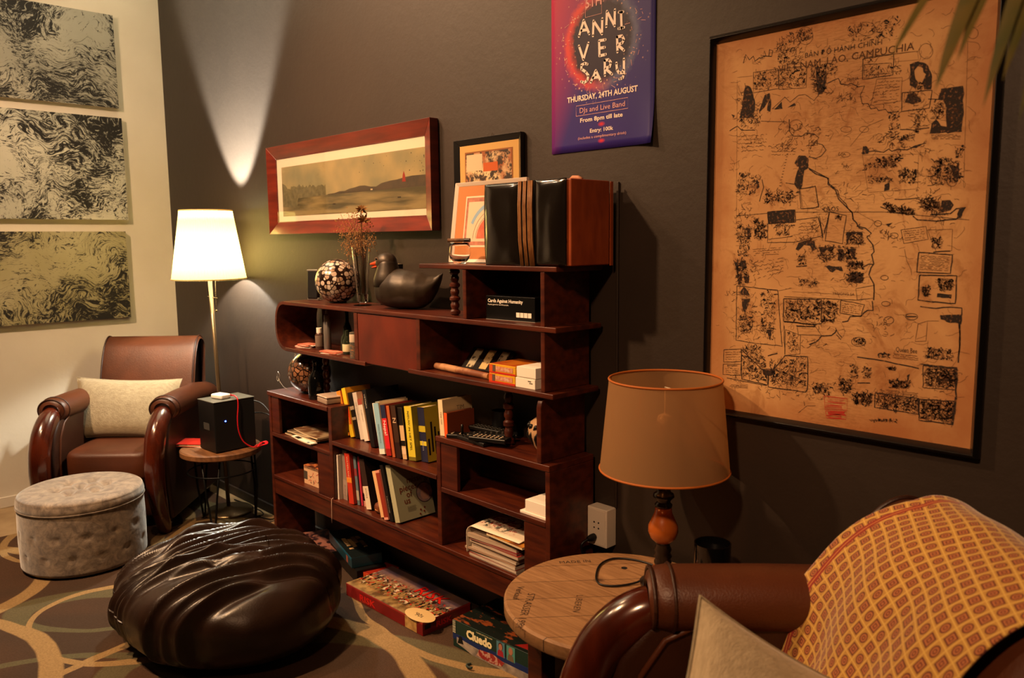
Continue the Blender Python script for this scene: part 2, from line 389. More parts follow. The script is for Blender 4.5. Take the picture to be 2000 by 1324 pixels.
# ------------------------------------------------------------------ club armchair (front = -y)
def sup(mb, cx, cy, cz, ax, ay, az, n=24, m=14, e=0.35, dish=0):
    def sg(c, p): return math.copysign(abs(c) ** p, c)
    def fn(u, v):
        a = 2 * PI * u; b = -PI / 2 + PI * v
        return (cx + ax * sg(math.cos(b), e) * sg(math.cos(a), e), cy + ay * sg(math.cos(b), e) * sg(math.sin(a), e), cz + az * sg(math.sin(b), e))
    return mb.grid(fn, n, m, closeu=True)
def armchair(loc, rz, s, label, group, backw=0.285, armx=0.335, bz=1.0, by=0.0):
    t = thing('club_armchair', label, 'armchair', loc, rz, group, scale=s)
    sup(MB(), 0, 0.0, 0.17, armx - 0.05, 0.33, 0.14, 28, 14, 0.22).obj('frame', LEATHERD, t, smooth=True)
    mb = MB()
    def seat(u, v):
        # closed section across, rounded front
        return None
    sup(mb, 0, -0.12, 0.335, armx - 0.058, 0.275, 0.085, 36, 18, 0.30); mb.obj('seat', LEATHER, t, smooth=True)
    # backrest: swept profile
    pr = [(0.07, 0.36), (0.09, 0.46), (0.125, 0.60), (0.165, 0.74), (0.205, 0.84), (0.245, 0.895), (0.29, 0.915), (0.335, 0.895), (0.355, 0.85), (0.345, 0.78), (0.335, 0.6), (0.33, 0.3), (0.33, 0.12), (0.25, 0.1), (0.12, 0.3)]
    pr = [(a + by, b * bz) for a, b in pr]
    n = len(pr)
    def catm(P, m_=4):
        out = []
        for i in range(len(P)):
            p0, p1, p2, p3 = P[i - 1], P[i], P[(i + 1) % len(P)], P[(i + 2) % len(P)]
            for k in range(m_):
                q = k / m_; out.append(tuple(0.5 * ((2 * p1[j]) + (-p0[j] + p2[j]) * q + (2 * p0[j] - 5 * p1[j] + 4 * p2[j] - p3[j]) * q * q + (-p0[j] + 3 * p1[j] - 3 * p2[j] + p3[j]) * q ** 3) for j in (0, 1)))
        return out
    P = catm(pr, 3); cen = (sum(p[0] for p in P) / len(P), sum(p[1] for p in P) / len(P)); NP = len(P)
    xs = [-1, -0.995, -0.975, -0.94, -0.85, -0.6, -0.3, 0, 0.3, 0.6, 0.85, 0.94, 0.975, 0.995, 1]
    sh_ = [0.86, 0.93, 0.975, 0.993, 1, 1, 1, 1, 1, 1, 1, 0.993, 0.975, 0.93, 0.86]
    vs = []; fs = []
    for x, k in zip(xs, sh_):
        for p in P:
            dx, dy = p[0] - cen[0], p[1] - cen[1]; dd = math.hypot(dx, dy); kk = 1 - (1 - k) * 0.12 / max(dd, 0.03) if dd > 0 else 1
            bulge = 0.012 * (1 - x * x) if p[0] < 0.24 + by and p[1] > 0.4 else 0
            vs.append((x * backw, cen[0] + dx * kk - bulge, cen[1] + dy * kk))
    for i in range(len(xs) - 1):
        for j in range(NP): fs.append((i * NP + j, i * NP + (j + 1) % NP, (i + 1) * NP + (j + 1) % NP, (i + 1) * NP + j))
    fs += [tuple(range(NP)), tuple((len(xs) - 1) * NP + j for j in reversed(range(NP)))]
    bk = MB().add(vs, fs).obj('backrest', LEATHER, t, smooth=True)
    for sgn in (-1, 1):
        mb = MB(); k = 0
        for idx in (2, -3):
            pass
        mb.tube([(sgn * backw * 0.965, p[0], p[1]) for p in P[2:34]], 0.005, 6); mb.obj('piping', LEATHERD, bk, smooth=True)
    for sx in (-1, 1):
        X0 = armx * sx
        # side panel following the horn
        poly = [(0.30, 0.06), (0.30, 0.60), (-0.28, 0.60), (-0.34, 0.575), (-0.39, 0.51), (-0.415, 0.42), (-0.415, 0.3), (-0.40, 0.18), (-0.38, 0.06)]
        ar = MB().prism(poly, X0 - 0.045, X0 + 0.045).obj('arm', LEATHERD, t, bevel=0.018, seg=3)
        # padded roll
        vs = []; L_ = [(-0.335, 0.55), (-0.33, 0.8), (-0.318, 0.94), (-0.295, 1.0), (-0.1, 1.0), (0.12, 1.0), (0.27, 0.97), (0.30, 0.9), (0.32, 0.6)]
        nn = 24; mb = MB()
        for (y, k) in L_:
            for j in range(nn):
                a = 2 * PI * j / nn; dz = 0 if y < 0 else -0.03 * (y / 0.3) ** 2
                vs.append((X0 + 0.072 * k * math.cos(a), y, 0.615 + dz + 0.062 * k * math.sin(a)))
        mb.add(vs, [(i * nn + j, i * nn + (j + 1) % nn, (i + 1) * nn + (j + 1) % nn, (i + 1) * nn + j) for i in range(len(L_) - 1) for j in range(nn)] + [tuple(range(nn)), tuple(reversed([(len(L_) - 1) * nn + j for j in range(nn)]))])
        mb.obj('arm_pad', LEATHER, t, smooth=True)
        mb = MB(); mb.tube([(X0 + 0.066 * math.cos(a), -0.327, 0.615 + 0.057 * math.sin(a)) for a in [2 * PI * i / 28 for i in range(29)]], 0.004, 6, caps=False)
        mb.tube([(X0 + 0.073 * math.cos(a), -0.29, 0.615 + 0.063 * math.sin(a)) for a in [2 * PI * i / 28 for i in range(29)]], 0.0035, 6, caps=False)
        mb.obj('piping', LEATHERD, ar, smooth=True)
        # inner piping along the wood
        mb = MB(); mb.tube([(X0 - sx * 0.047, y + 0.025, z) for (y, z) in [(-0.26, 0.585), (-0.33, 0.55), (-0.375, 0.48), (-0.395, 0.38), (-0.395, 0.25), (-0.37, 0.1)]], 0.006, 8); mb.obj('piping', LEATHER, ar, smooth=True)
        horn = [(-0.285, 0.585), (-0.325, 0.59), (-0.375, 0.565), (-0.425, 0.51), (-0.458, 0.43), (-0.470, 0.34), (-0.462, 0.24), (-0.44, 0.15), (-0.41, 0.07), (-0.39, 0.01)]
        rr = [0.040, 0.046, 0.048, 0.049, 0.049, 0.048, 0.045, 0.041, 0.036, 0.032]
        mb = MB().tube([(X0, y, z) for y, z in horn], rr, 22, flat=1.0, up=(1, 0, 0), smooth=5); mb.obj('wooden_arm_front', GLOSSW, t, smooth=True)
        MB().lathe([(0, 0), (0.024, 0), (0.028, 0.06), (0, 0.06)], 12, (X0 * 0.9, 0.27, 0)).obj('leg', GLOSSW, t, smooth=True)
    return t
LINL = mat('linen_light', '#b3a283', 0.9, col2='#c4b392', nscale=50, nstretch=(1, 6, 1), bump=0.25, bscale=150, sheen=0.2)
LIN = mat('linen', '#8a7c62', 0.9, col2='#9a8c70', nscale=50, nstretch=(1, 6, 1), bump=0.25, bscale=150, sheen=0.2)
armchair((0.58, -0.47, 0.008), math.atan2(-0.67, 0.74) + PI / 2, 1.0, 'brown leather club armchair in the corner with a pale cushion leaning on its backrest', 'leather club armchairs', 0.262, 0.275)
armchair((4.580, -0.585, 0.008), math.atan2(-0.707, -0.707) + PI / 2, 1.1, 'brown leather club armchair at the right with a patterned throw over its back', 'leather club armchairs', 0.285, 0.315, 0.905, -0.15)

def pillow(mb, wx, wz, th, n=26, pinch=0.10, wr=0.006, seed=0):
    """pillow standing in the x-z plane, centred, thickness along y"""
    def shape(u, v, s):
        a, b = 2 * u - 1, 2 * v - 1
        e = (1 - a * a) * (1 - b * b); k = max(e, 0) ** 0.42
        x = a * wx / 2 * (1 - pinch * (1 - b * b) * a * a * 0.9); z = b * wz / 2 * (1 - pinch * (1 - a * a) * b * b * 0.9)
        nv = mnoise.noise(Vector((x * 9 + seed, z * 9, s * 3.0)))
        return (x, s * (th / 2 * k) + nv * wr * min(1, k * 2), z)
    vs = []; fs = []
    for s in (-1, 1):
        base = len(vs)
        for j in range(n + 1):
            for i in range(n + 1): vs.append(shape(i / n, j / n, s))
        for j in range(n):
            for i in range(n):
                a = base + j * (n + 1) + i; q = (a, a + 1, a + n + 2, a + n + 1); fs.append(q if s < 0 else tuple(reversed(q)))
    return mb.add(vs, fs)
def cushion(label, loc, rot, wx, wz, th, seed=0, M=None):
    o = pillow(MB(), wx, wz, th, seed=seed).obj('cushion', LINL if seed == 8 else LIN, smooth=True)
    if M is not None: o.matrix_world = M
    else: o.location = loc; o.rotation_euler = rot
    sm = MB(); hx, hz = wx / 2, wz / 2
    k = 16; pts = []
    for (ax, az, bx, bz) in ((-1, -1, 1, -1), (1, -1, 1, 1), (1, 1, -1, 1), (-1, 1, -1, -1)):
        for i in range(k):
            q = i / k; a, b = ax + (bx - ax) * q, az + (bz - az) * q
            pts.append((a * hx * (1 - 0.1 * (1 - b * b) * a * a * 0.9), 0, b * hz * (1 - 0.1 * (1 - a * a) * b * b * 0.9)))
    pts.append(pts[0]); sm.tube(pts, 0.003, 5, caps=False); s_ = sm.obj('seam', LIN, o, smooth=True)
    tag(o, label, 'cushion'); return o
# left cushion: leans on the backrest of the corner chair
ca = math.atan2(-0.67, 0.74) + PI / 2
Mc = Matrix.Translation((0.58, -0.47, 0.008)) @ Matrix.Rotation(ca, 4, 'Z') @ Matrix.Translation((-0.035, -0.045, 0.565)) @ Matrix.Rotation(0.03, 4, 'Y') @ Matrix.Rotation(-0.36, 4, 'X')
cushion('pale beige linen cushion lying against the back of the corner armchair', None, None, 0.56, 0.33, 0.13, 3, Mc)
A_ = Vector((4.36, -0.84, 0.86)); B_ = Vector((4.62, -0.50, 0.60)); C_ = Vector((4.52, -0.95, 0.50))
ex = (B_ - A_).normalized(); ez_ = (A_ - C_); nrm = ex.cross(ez_).normalized(); ez = nrm.cross(ex) * 1.0
ez = (ez if ez.dot(ez_) > 0 else -ez).normalized(); ey = ez.cross(ex)
cc = A_ + ex * 0.23 - ez * 0.23
Mr = Matrix(((ex.x, ey.x, ez.x, cc.x), (ex.y, ey.y, ez.y, cc.y), (ex.z, ey.z, ez.z, cc.z), (0, 0, 0, 1)))
cushion('pale beige linen cushion with pointed corner on the seat of the right armchair', None, None, 0.46, 0.46, 0.13, 8, Mr)

# ------------------------------------------------------------------ patterned throw on the right armchair
g = mat('throw_pattern', '#c98a35', 0.75, sheen=0.3); G = NG(g)
tc = G.n('TexCoord'); mp = G.n('Mapping'); mp.inputs['Scale'].default_value = (41, 41, 1); mp.inputs['Rotation'].default_value = (0, 0, math.radians(14)); G.L.new(tc.outputs['UV'], mp.inputs[0])
fx, fy, _ = G.sep(mp.outputs[0])
px = G.math('SUBTRACT', G.math('FRACT', fx), 0.5); py = G.math('SUBTRACT', G.math('FRACT', fy), 0.5)
ax_, ay_ = G.math('ABSOLUTE', px), G.math('ABSOLUTE', py)
sq = G.math('MAXIMUM', ax_, ay_); ci = G.math('SQRT', G.math('ADD', G.math('MULTIPLY', px, px), G.math('MULTIPLY', py, py)))
chk = G.math('MODULO', G.math('ABSOLUTE', G.math('ADD', G.math('FLOOR', fx), G.math('FLOOR', fy))), 2.0)
chk = G.step(chk, 0.4, 0.6)
d = G.math('ADD', G.math('MULTIPLY', sq, G.math('SUBTRACT', 1.0, chk)), G.math('MULTIPLY', ci, chk))
inn = G.math('SUBTRACT', 1.0, G.step(d, 0.33, 0.37)); r1 = G.math('SUBTRACT', 1.0, G.step(G.math('ABSOLUTE', G.math('SUBTRACT', d, 0.205)), 0.045, 0.065)); ctr = G.math('SUBTRACT', 1.0, G.step(d, 0.07, 0.1))
base = G.mix(inn, '#b98a3c', '#5c180c'); base = G.mix(G.math('MAXIMUM', r1, ctr), base, '#b06a38')
edge = G.step(sq, 0.44, 0.48); base = G.mix(edge, base, '#d8b058')
ux, uy, _ = G.sep(tc.outputs['UV'])
s1 = G.math('SUBTRACT', 1.0, G.step(G.math('ABSOLUTE', G.math('SUBTRACT', ux, 0.034)), 0.006, 0.0075))
s2 = G.math('SUBTRACT', 1.0, G.step(G.math('ABSOLUTE', G.math('SUBTRACT', ux, 0.034)), 0.0008, 0.0012))
base = G.mix(s1, base, '#8e1a10'); base = G.mix(s2, base, '#c98a3a')
G.put(G.b.inputs['Base Color'], base)
G.bump(G.noise(tc.outputs['Object'], 350, 2).outputs[0], 0.2, 0.003)
prof = [(-0.02, 0.40), (0.03, 0.425), (0.055, 0.47), (0.085, 0.55), (0.115, 0.64), (0.145, 0.74), (0.182, 0.84), (0.225, 0.905), (0.285, 0.940), (0.345, 0.92), (0.385, 0.86), (0.385, 0.78), (0.375, 0.7)]
prof = [(a - 0.15 * min(1, max(0, (b - .38) / .1)) , b * 0.905) for a, b in prof]
def pos(q):
    q = min(max(q, 0), 1) * (len(prof) - 1); i = min(int(q), len(prof) - 2); t_ = q - i
    p0, p1, p2, p3 = prof[max(i - 1, 0)], prof[i], prof[i + 1], prof[min(i + 2, len(prof) - 1)]
    return tuple(0.5 * ((2 * p1[j]) + (-p0[j] + p2[j]) * t_ + (2 * p0[j] - 5 * p1[j] + 4 * p2[j] - p3[j]) * t_ * t_ + (-p0[j] + 3 * p1[j] - 3 * p2[j] + p3[j]) * t_ ** 3) for j in (0, 1))
def thr(u, v):
    xl = -0.30 + 0.03 * math.sin(v * 9) * (1 - v) + 0.13 * max(0, min(1, (v - 0.38) / 0.25)); xr = 0.06 + 0.16 * min(v * 1.6, 1)
    x = xl + (xr - xl) * u
    y, z = pos(v)
    fold = 0.010 * math.sin(u * 15 + v * 4.0) * (1 - 0.8 * v) + 0.016 * max(0, 1 - v * 2.2) * math.sin(u * 9 - v * 14 + 1) + 0.006 * mnoise.noise(Vector((u * 5, v * 7, 1)))
    crease = -0.022 * math.exp(-((u - 0.62 - 0.22 * v * 2) / 0.035) ** 2) * max(0, 1 - v * 3.4)
    if u < 0.06: y += 0.0; 
    q = max(0, min(1, (v - 0.40) / 0.25)); q = q * q * (3 - 2 * q)
    return (x, (y - 0.022 - fold - crease) * (1 - q) + (y + 0.010 * max(0, (v - .7)) * 3) * q, z + 0.004 + 0.009 * q + fold * 0.3 * q)
th = MB().grid(thr, 90, 120, uv=lambda u, v: (u * 0.50, v * 1.02)).obj('patterned_throw', g, smooth=True, solid=0.004)
th.matrix_world = Matrix.Translation((4.580, -0.585, 0.008)) @ Matrix.Rotation(math.atan2(-0.707, -0.707) + PI / 2, 4, 'Z') @ Matrix.Scale(1.1, 4)
tag(th, 'orange and maroon patterned throw draped over the back of the right armchair', 'throw')

# ------------------------------------------------------------------ ottoman
g = mat('crushed_velvet', '#8d8070', 0.8, sheen=0.6); G = NG(g); v = G.co('Object')
G.put(G.b.inputs['Base Color'], G.mix(G.step(G.noise(v, 26, 6, 0.65, 0.8).outputs[0], 0.38, 0.64), '#5f5145', '#8f7e6c')); G.bump(G.noise(v, 30, 5).outputs[0], 0.25)
t = thing('tufted_ottoman', 'round grey crushed velvet ottoman with buttoned top beside the white wall', 'ottoman', (1.13, -0.915, 0.008))
RO, HO = 0.258, 0.335
def ob(u, v):
    a = 2 * PI * u; r = RO * (1 + 0.012 * math.sin(PI * v)); 
    if v < 0.06: r -= 0.02 * (1 - v / 0.06) ** 2
    bx = 0
    for zz, off in ((0.3, 0), (0.62, 0.5)):
        k = (a / (2 * PI) * 14 + off) % 1; k = min(k, 1 - k)
        bx += 0.007 * math.exp(-((k * 0.11) ** 2 + ((v - zz) * HO) ** 2) / 0.00028)
    return ((r - bx) * math.cos(a), (r - bx) * math.sin(a), 0.004 + (HO - 0.05) * v)
mb = MB().grid(ob, 168, 40, closeu=True); n0 = len(mb.v); mb.add([(0, 0, 0.004)], []); mb.f += [((i + 1) % 168, i, n0) for i in range(168)]
mb.obj('body', g, t, smooth=True)
BT = [(0, 0)] + [(0.105 * math.cos(a), 0.105 * math.sin(a)) for a in [k * PI / 3 + .3 for k in range(6)]]
def ot(u, v):
    a = 2 * PI * u; q = v
    if q < 0.14: rr = RO + 0.004 * math.sin(q / 0.14 * PI); z = HO - 0.05 + 0.05 * (q / 0.14) * 0.75
    else:
        k = (q - 0.14) / 0.86; rr = RO * math.cos(k * PI / 2) ** 0.6 if k < 1 else 0; z = HO - 0.0125 + 0.02 * math.sin(min(k * 2.2, 1) * PI / 2)
    x, y = rr * math.cos(a), rr * math.sin(a)
    d = sum(0.020 * math.exp(-((x - bx) ** 2 + (y - by) ** 2) / 0.0009) for bx, by in BT) if q > 0.14 else 0
    cr = 0
    if q > .3:
        for i in range(1, 7):
            for (p, r_) in ((BT[i], BT[0]), (BT[i], BT[i % 6 + 1])):
                ex_, ey_ = r_[0] - p[0], r_[1] - p[1]; l2 = ex_ * ex_ + ey_ * ey_; tt = max(0, min(1, ((x - p[0]) * ex_ + (y - p[1]) * ey_) / l2))
                cr = max(cr, 0.006 * math.exp(-((x - p[0] - tt * ex_) ** 2 + (y - p[1] - tt * ey_) ** 2) / 0.00012))
    return (x, y, z - d - cr)
MB().grid(ot, 120, 70, closeu=True).obj('top', g, t, smooth=True)
mb = MB(); mb.tube([((RO + 0.004) * math.cos(a), (RO + 0.004) * math.sin(a), HO - 0.048) for a in [2 * PI * i / 80 for i in range(81)]], 0.0022, 6, caps=False); mb.obj('piping', g, t, smooth=True)
for bx, by in BT: MB().lathe([(0.008, 0), (0.007, 0.004), (0, 0.006)], 12, (bx, by, HO - 0.016)).obj('button', g, t, smooth=True)

# ------------------------------------------------------------------ bean bag
BB = mat('black_brown_leatherette', '#1c100b', 0.33, col2='#27170f', nscale=8, coat=0.0, bump=0.05, bscale=160)
_r = random.Random(17)
FOLDS = []
for _k in range(17):
    FOLDS.append((-0.46 + 0.051 * _k + _r.uniform(-.012, .012), _r.choice([-.6, -.6, -.32, -.2, -.1]), _r.choice([.5, .5, .22, .1]), _r.uniform(.55, 1.15), _r.uniform(.008, .015), _r.uniform(0, 6)))
def bean(u, v):
    a = 2 * PI * u; b = -PI / 2 + PI * v if v < .5 else PI / 2 * (1 - (2 - 2 * v) ** 1.6)
    cb, sb = max(0, math.cos(b)), math.sin(b)
    x = 0.460 * math.copysign(abs(cb) ** 0.62, cb) * math.cos(a); y = 0.365 * math.copysign(abs(cb) ** 0.62, cb) * math.sin(a)
    z = 0.148 + (0.150 * math.copysign(abs(sb) ** 0.8, sb) if sb > 0 else 0.148 * math.copysign(abs(sb) ** 0.62, sb))
    z *= 1 + 0.10 * (x + y * 0.6) / 0.45 if sb > 0 else 1
    top = max(0, min(1, (sb + 0.35 + 1.6 * max(0, -y) + 0.5 * max(0, -x)) / 0.45))
    # gathered folds running front to back, closing up towards the front
    c_ = x * (1.0 + 0.5 * max(0, -y)) - 0.20 * y
    w1 = 0.0
    for (cf, y0, y1, am, wd, ph) in FOLDS:
        cc = cf + 0.020 * math.sin(y * 7 + ph) + 0.008 * math.sin(y * 17 + ph * 2)
        dd = abs(c_ - cc)
        if dd < 0.12:
            fd = 1 / (1 + math.exp(-(y - y0) / 0.03)) * 1 / (1 + math.exp((y - y1) / 0.03))
            w1 += am * fd * (math.exp(-math.sqrt(dd * dd + 0.00001) / wd) - 0.25 * math.exp(-((dd - 0.03) / 0.016) ** 2))
    n2 = mnoise.noise(Vector((x * 6, y * 3 + 4, 8)))
    edge = x - 0.345 - 0.12 * y + 0.02 * math.sin(y * 9)
    side = 1 / (1 + math.exp(max(-60, min(60, edge / 0.016))))
    amp = top * side
    dz = amp * (0.044 * w1 + 0.012 * n2 + 0.010) - 0.018 * math.exp(-(edge / 0.020) ** 2) * top
    lowf = 0.014 * mnoise.noise(Vector((x * 4.5, y * 4.5, z * 6))) + 0.004 * mnoise.noise(Vector((x * 14, y * 14, z * 9)))
    r_ = math.hypot(x, y) + 1e-6
    k = 1 + (lowf + dz * 0.7 * (1 - max(sb, 0))) / max(r_, 0.15) * (1 if abs(sb) < 0.97 else 0)
    return (x * k, y * k, max(0.0, z + dz * (0.4 + 0.6 * max(sb, 0)) + lowf * 0.3))
t = thing('bean_bag', 'large black-brown leatherette bean bag with wrinkled top on the carpet', 'bean bag', (2.265, -0.745, 0.010), 0.0)
MB().grid(bean, 400, 210, closeu=True).obj('cover', BB, t, smooth=True)
mb = MB()
mb.tube([bean(0.60, 0.12 + k * 0.035) for k in range(14)], 0.003, 5); mb.obj('seam', BB, t, smooth=True)

# ------------------------------------------------------------------ small round table in the corner
TW = mat('rustic_wood', '#7c5230', 0.55, col2='#5c3a20', nscale=7, nstretch=(1, 9, 4), bump=0.15, bscale=40)
t = thing('side_table', 'small round wooden side table on black wire legs in the corner', 'table', (1.155, -0.262, 0.008))
MB().lathe([(0, 0.378), (0.192, 0.378), (0.198, 0.384), (0.198, 0.405), (0.192, 0.411), (0, 0.411)], 56).obj('tabletop', TW, t, smooth=False, auto=40)
mb = MB()
for r, z in ((0.15, 0.371), (0.165, 0.29)): mb.tube([(r * math.cos(a), r * math.sin(a), z) for a in [2 * PI * i / 48 for i in range(49)]], 0.004, 8, caps=False)
mb.obj('wire_ring', METALB, t, smooth=True)
for k in range(3):
    a = k * 2 * PI / 3 - 0.75; mb = MB()
    def q(r, th_, z): return (r * math.cos(a + th_), r * math.sin(a + th_), z)
    mb.tube([q(0.16, -0.28, 0.371), q(0.165, -0.15, 0.18), q(0.155, -0.03, 0.015), q(0.175, 0, 0.004), q(0.155, 0.03, 0.015), q(0.165, 0.15, 0.18), q(0.16, 0.28, 0.371)], 0.0055, 8)
    mb.obj('leg', METALB, t, smooth=True)

# ------------------------------------------------------------------ cable spool table
g = mat('spool_wood', '#8a6238', 0.6); G = NG(g); v = G.co('Object', rot=(0, 0, -0.86))
x_, y_, z_ = G.sep(v)
cell = G.math('FLOOR', G.math('MULTIPLY', y_, 9.5)); fr = G.math('FRACT', G.math('MULTIPLY', y_, 9.5))
gap = G.math('SUBTRACT', 1.0, G.step(G.math('ABSOLUTE', G.math('SUBTRACT', fr, 0.5)), 0.485, 0.497)); gap = G.math('SUBTRACT', 1.0, gap)
gr = G.noise(G.co('Object', (2.2, 26, 8), rot=(0, 0, -0.86)), 4, 7, 0.65, 0.4)
wn = G.n('TexWhiteNoise', noise_dimensions='1D'); G.L.new(cell, wn.inputs[1])
base = G.mix(G.step(gr.outputs[0], 0.3, 0.7), '#a88058', '#7a5636'); base = G.mix(G.math('MULTIPLY', wn.outputs[0], 0.35), base, '#6d4a2a')
kn = G.n('TexVoronoi'); G.L.new(v, kn.inputs[0]); kn.inputs['Scale'].default_value = 6
base = G.mix(G.math('SUBTRACT', 1.0, G.step(kn.outputs[0], 0.04, 0.13)), base, '#3a1c0c')
base = G.mix(gap, base, '#241409'); G.put(G.b.inputs['Base Color'], base); G.bump(gr.outputs[0], 0.2)
SPX, SPY, SPR = 3.777, -0.330, 0.302
t = thing('spool_table', 'round table made from a wooden cable spool end beside the right armchair', 'table', (SPX, SPY, 0.008))
top = MB().lathe([(0, 0.452), (SPR - 0.004, 0.452), (SPR, 0.458), (SPR, 0.486), (SPR - 0.006, 0.492), (0, 0.492)], 72).obj('tabletop', g, t, auto=35)
HOLE = mat('hole_dark', '#0c0604', 0.9)
# bolt holes and a slot, as shallow plugs
for (dx, dy, r_, sx_) in ((0.05, -0.02, 0.026, 1.5), (0.035, 0.085, 0.016, 1.1), (-0.10, 0.16, 0.009, 1)):
    MB().lathe([(0, 0.490), (r_, 0.490), (r_, 0.4926), (0, 0.4926)], 20, (dx, dy, 0), sx=sx_).obj('hole', HOLE, top)
INKW = mat('stamp_ink', '#3c2a1c', 0.8)
text('STRASSER 1984', 0.030, INKW, top, FZ(-0.18, -0.155, 0.4928, -0.95), 'stamp', off=-0.0003)
text('L BIEREN', 0.026, INKW, top, FZ(-0.08, -0.07, 0.4928, -0.95), 'stamp', off=-0.0004)
text('Verkauf', 0.026, INKW, top, FZ(-0.23, -0.145, 0.4928, -0.95), 'stamp')
text('MADE IN', 0.024, INKW, top, FZ(-0.255, 0.05, 0.4928, 0.9), 'stamp')
text('600 kg', 0.028, INKW, top, FZ(-0.03, 0.22, 0.4928, -0.6), 'stamp')
for (dx, dy) in ((-0.155, -0.13), (0.17, -0.16), (-0.11, 0.17), (0.17, 0.17)):
    MB().box(dx - 0.027, dx + 0.027, dy - 0.027, dy + 0.027, 0, 0.452).obj('leg', WOOD, t, bevel=0.003)

# ------------------------------------------------------------------ table lamp (switched off)
SO = bpy.data.materials.new('amber_shade'); SO.use_nodes = True
def sheer(m):
    nt = m.node_tree; N = nt.nodes; L = nt.links; N.clear()
    o = N.new('ShaderNodeOutputMaterial'); d = N.new('ShaderNodeBsdfDiffuse'); t_ = N.new('ShaderNodeBsdfTranslucent'); tr = N.new('ShaderNodeBsdfTransparent'); mx = N.new('ShaderNodeMixShader'); m2 = N.new('ShaderNodeMixShader')
    d.inputs[0].default_value = lin('#b0885f'); t_.inputs[0].default_value = lin('#a87848'); mx.inputs[0].default_value = 0.35; tr.inputs[0].default_value = lin('#b88458'); m2.inputs[0].default_value = 0.26
    L.new(d.outputs[0], mx.inputs[1]); L.new(t_.outputs[0], mx.inputs[2]); L.new(mx.outputs[0], m2.inputs[1]); L.new(tr.outputs[0], m2.inputs[2]); L.new(m2.outputs[0], o.inputs[0])
sheer(SO)
t = thing('table_lamp', 'unlit table lamp with amber drum shade and turned base on the spool table', 'lamp', (3.825, -0.190, 0.5))
DKW = mat('dark_turned_wood', '#150b07', 0.3, coat=0.3); AMB = mat('amber_ceramic', '#a5551c', 0.3, col2='#8a3f12', nscale=9, coat=0.4)
MB().lathe([(0, 0), (0.060, 0), (0.062, 0.012), (0.050, 0.02), (0, 0.02)], 36).obj('foot', DKW, t, smooth=False, auto=30)
MB().lathe([(0.048, 0.02), (0.050, 0.028), (0.036, 0.045), (0.024, 0.058), (0, 0.058)], 36).obj('foot_dome', AMB, t, smooth=True)
MB().lathe([(0.022, 0.058), (0.024, 0.07), (0.020, 0.078), (0.025, 0.086), (0.020, 0.096), (0.024, 0.105), (0.018, 0.12), (0.022, 0.126)], 28).obj('lower_spindle', DKW, t, smooth=True)
MB().lathe([(0.020, 0.124), (0.034, 0.138), (0.0405, 0.155), (0.0400, 0.172), (0.031, 0.192), (0.024, 0.208), (0.0215, 0.226)], 36).obj('bulb_body', AMB, t, smooth=True)
MB().lathe([(0.023, 0.226), (0.024, 0.232), (0.018, 0.238), (0.021, 0.246), (0.029, 0.254), (0.027, 0.262), (0.018, 0.268), (0.021, 0.282), (0.015, 0.292), (0.020, 0.305), (0.012, 0.32), (0.012, 0.36)], 28).obj('upper_spindle', DKW, t, smooth=True)
MB().lathe([(0.014, 0.36), (0.014, 0.41), (0, 0.412)], 16).obj('socket', DKW, t, smooth=True)
MB().lathe([(0.010, 0.405), (0.016, 0.43), (0.024, 0.455), (0.018, 0.478), (0, 0.486)], 18).obj('bulb', mat('off_bulb', '#d8cfc0', 0.3), t, smooth=True)
sh = MB().lathe([(0.173, 0.330), (0.149, 0.578)], 80); sh.f = [f_ for f_ in sh.f if len(f_) == 4]
sh = sh.obj('lamp_shade', SO, t, smooth=True)
BND = mat('amber_band', '#a85a1a', 0.6)
mb = MB()
for (r, z) in ((0.1732, 0.331), (0.1492, 0.577)): MB().tube([(r * math.cos(a), r * math.sin(a), z) for a in [2 * PI * i / 80 for i in range(81)]], 0.003, 8, caps=False).obj('shade_band', BND, sh, smooth=True)
mb = MB(); mb.tube([(0, 0, 0.41), (0, 0, 0.555)], 0.0015, 6)
mb.tube([(0.0, 0, 0.555), (0.102, -0.108, 0.576)], 0.002, 6)
mb.obj('shade_carrier', mat('cream_metal', '#d8cbb2', 0.4), sh, smooth=True)
# folds seen in the sheer cloth
mb = MB()
def sp(a, q): r = 0.173 + (0.149 - 0.173) * q - 0.0012; return (r * math.cos(a), r * math.sin(a), 0.330 + 0.248 * q)
for a0, a1, q0 in ((-2.75, -2.35, 0.0), (-1.25, -1.75, 0.35), (-2.0, -2.02, 0), (-1.35, -1.5, 0), (-2.2, -2.3, 0.1)):
    mb.tube([sp(a1 + (a0 - a1) * k / 8, q0 + (1 - q0) * k / 8) for k in range(9)], 0.0012, 4)
mb.obj('seam', BND, sh, smooth=True)

# ------------------------------------------------------------------ book case
YF, YB = -0.225, -0.02
t = thing('display_bookcase', 'long stepped dark red wooden bookcase with rounded left end against the dark wall', 'bookcase', (2.5, -0.12, 0.008))
def S(name, x0, x1, z0, z1, y0=YF, y1=YB, m_=WOOD, bev=0.0025, lab=None, par=None):
    return MB().box(x0 - 2.5, x1 - 2.5, y0 + 0.12, y1 + 0.12, z0 - 0.008, z1 - 0.008).obj(name, m_, par or t, bevel=bev, label=lab)
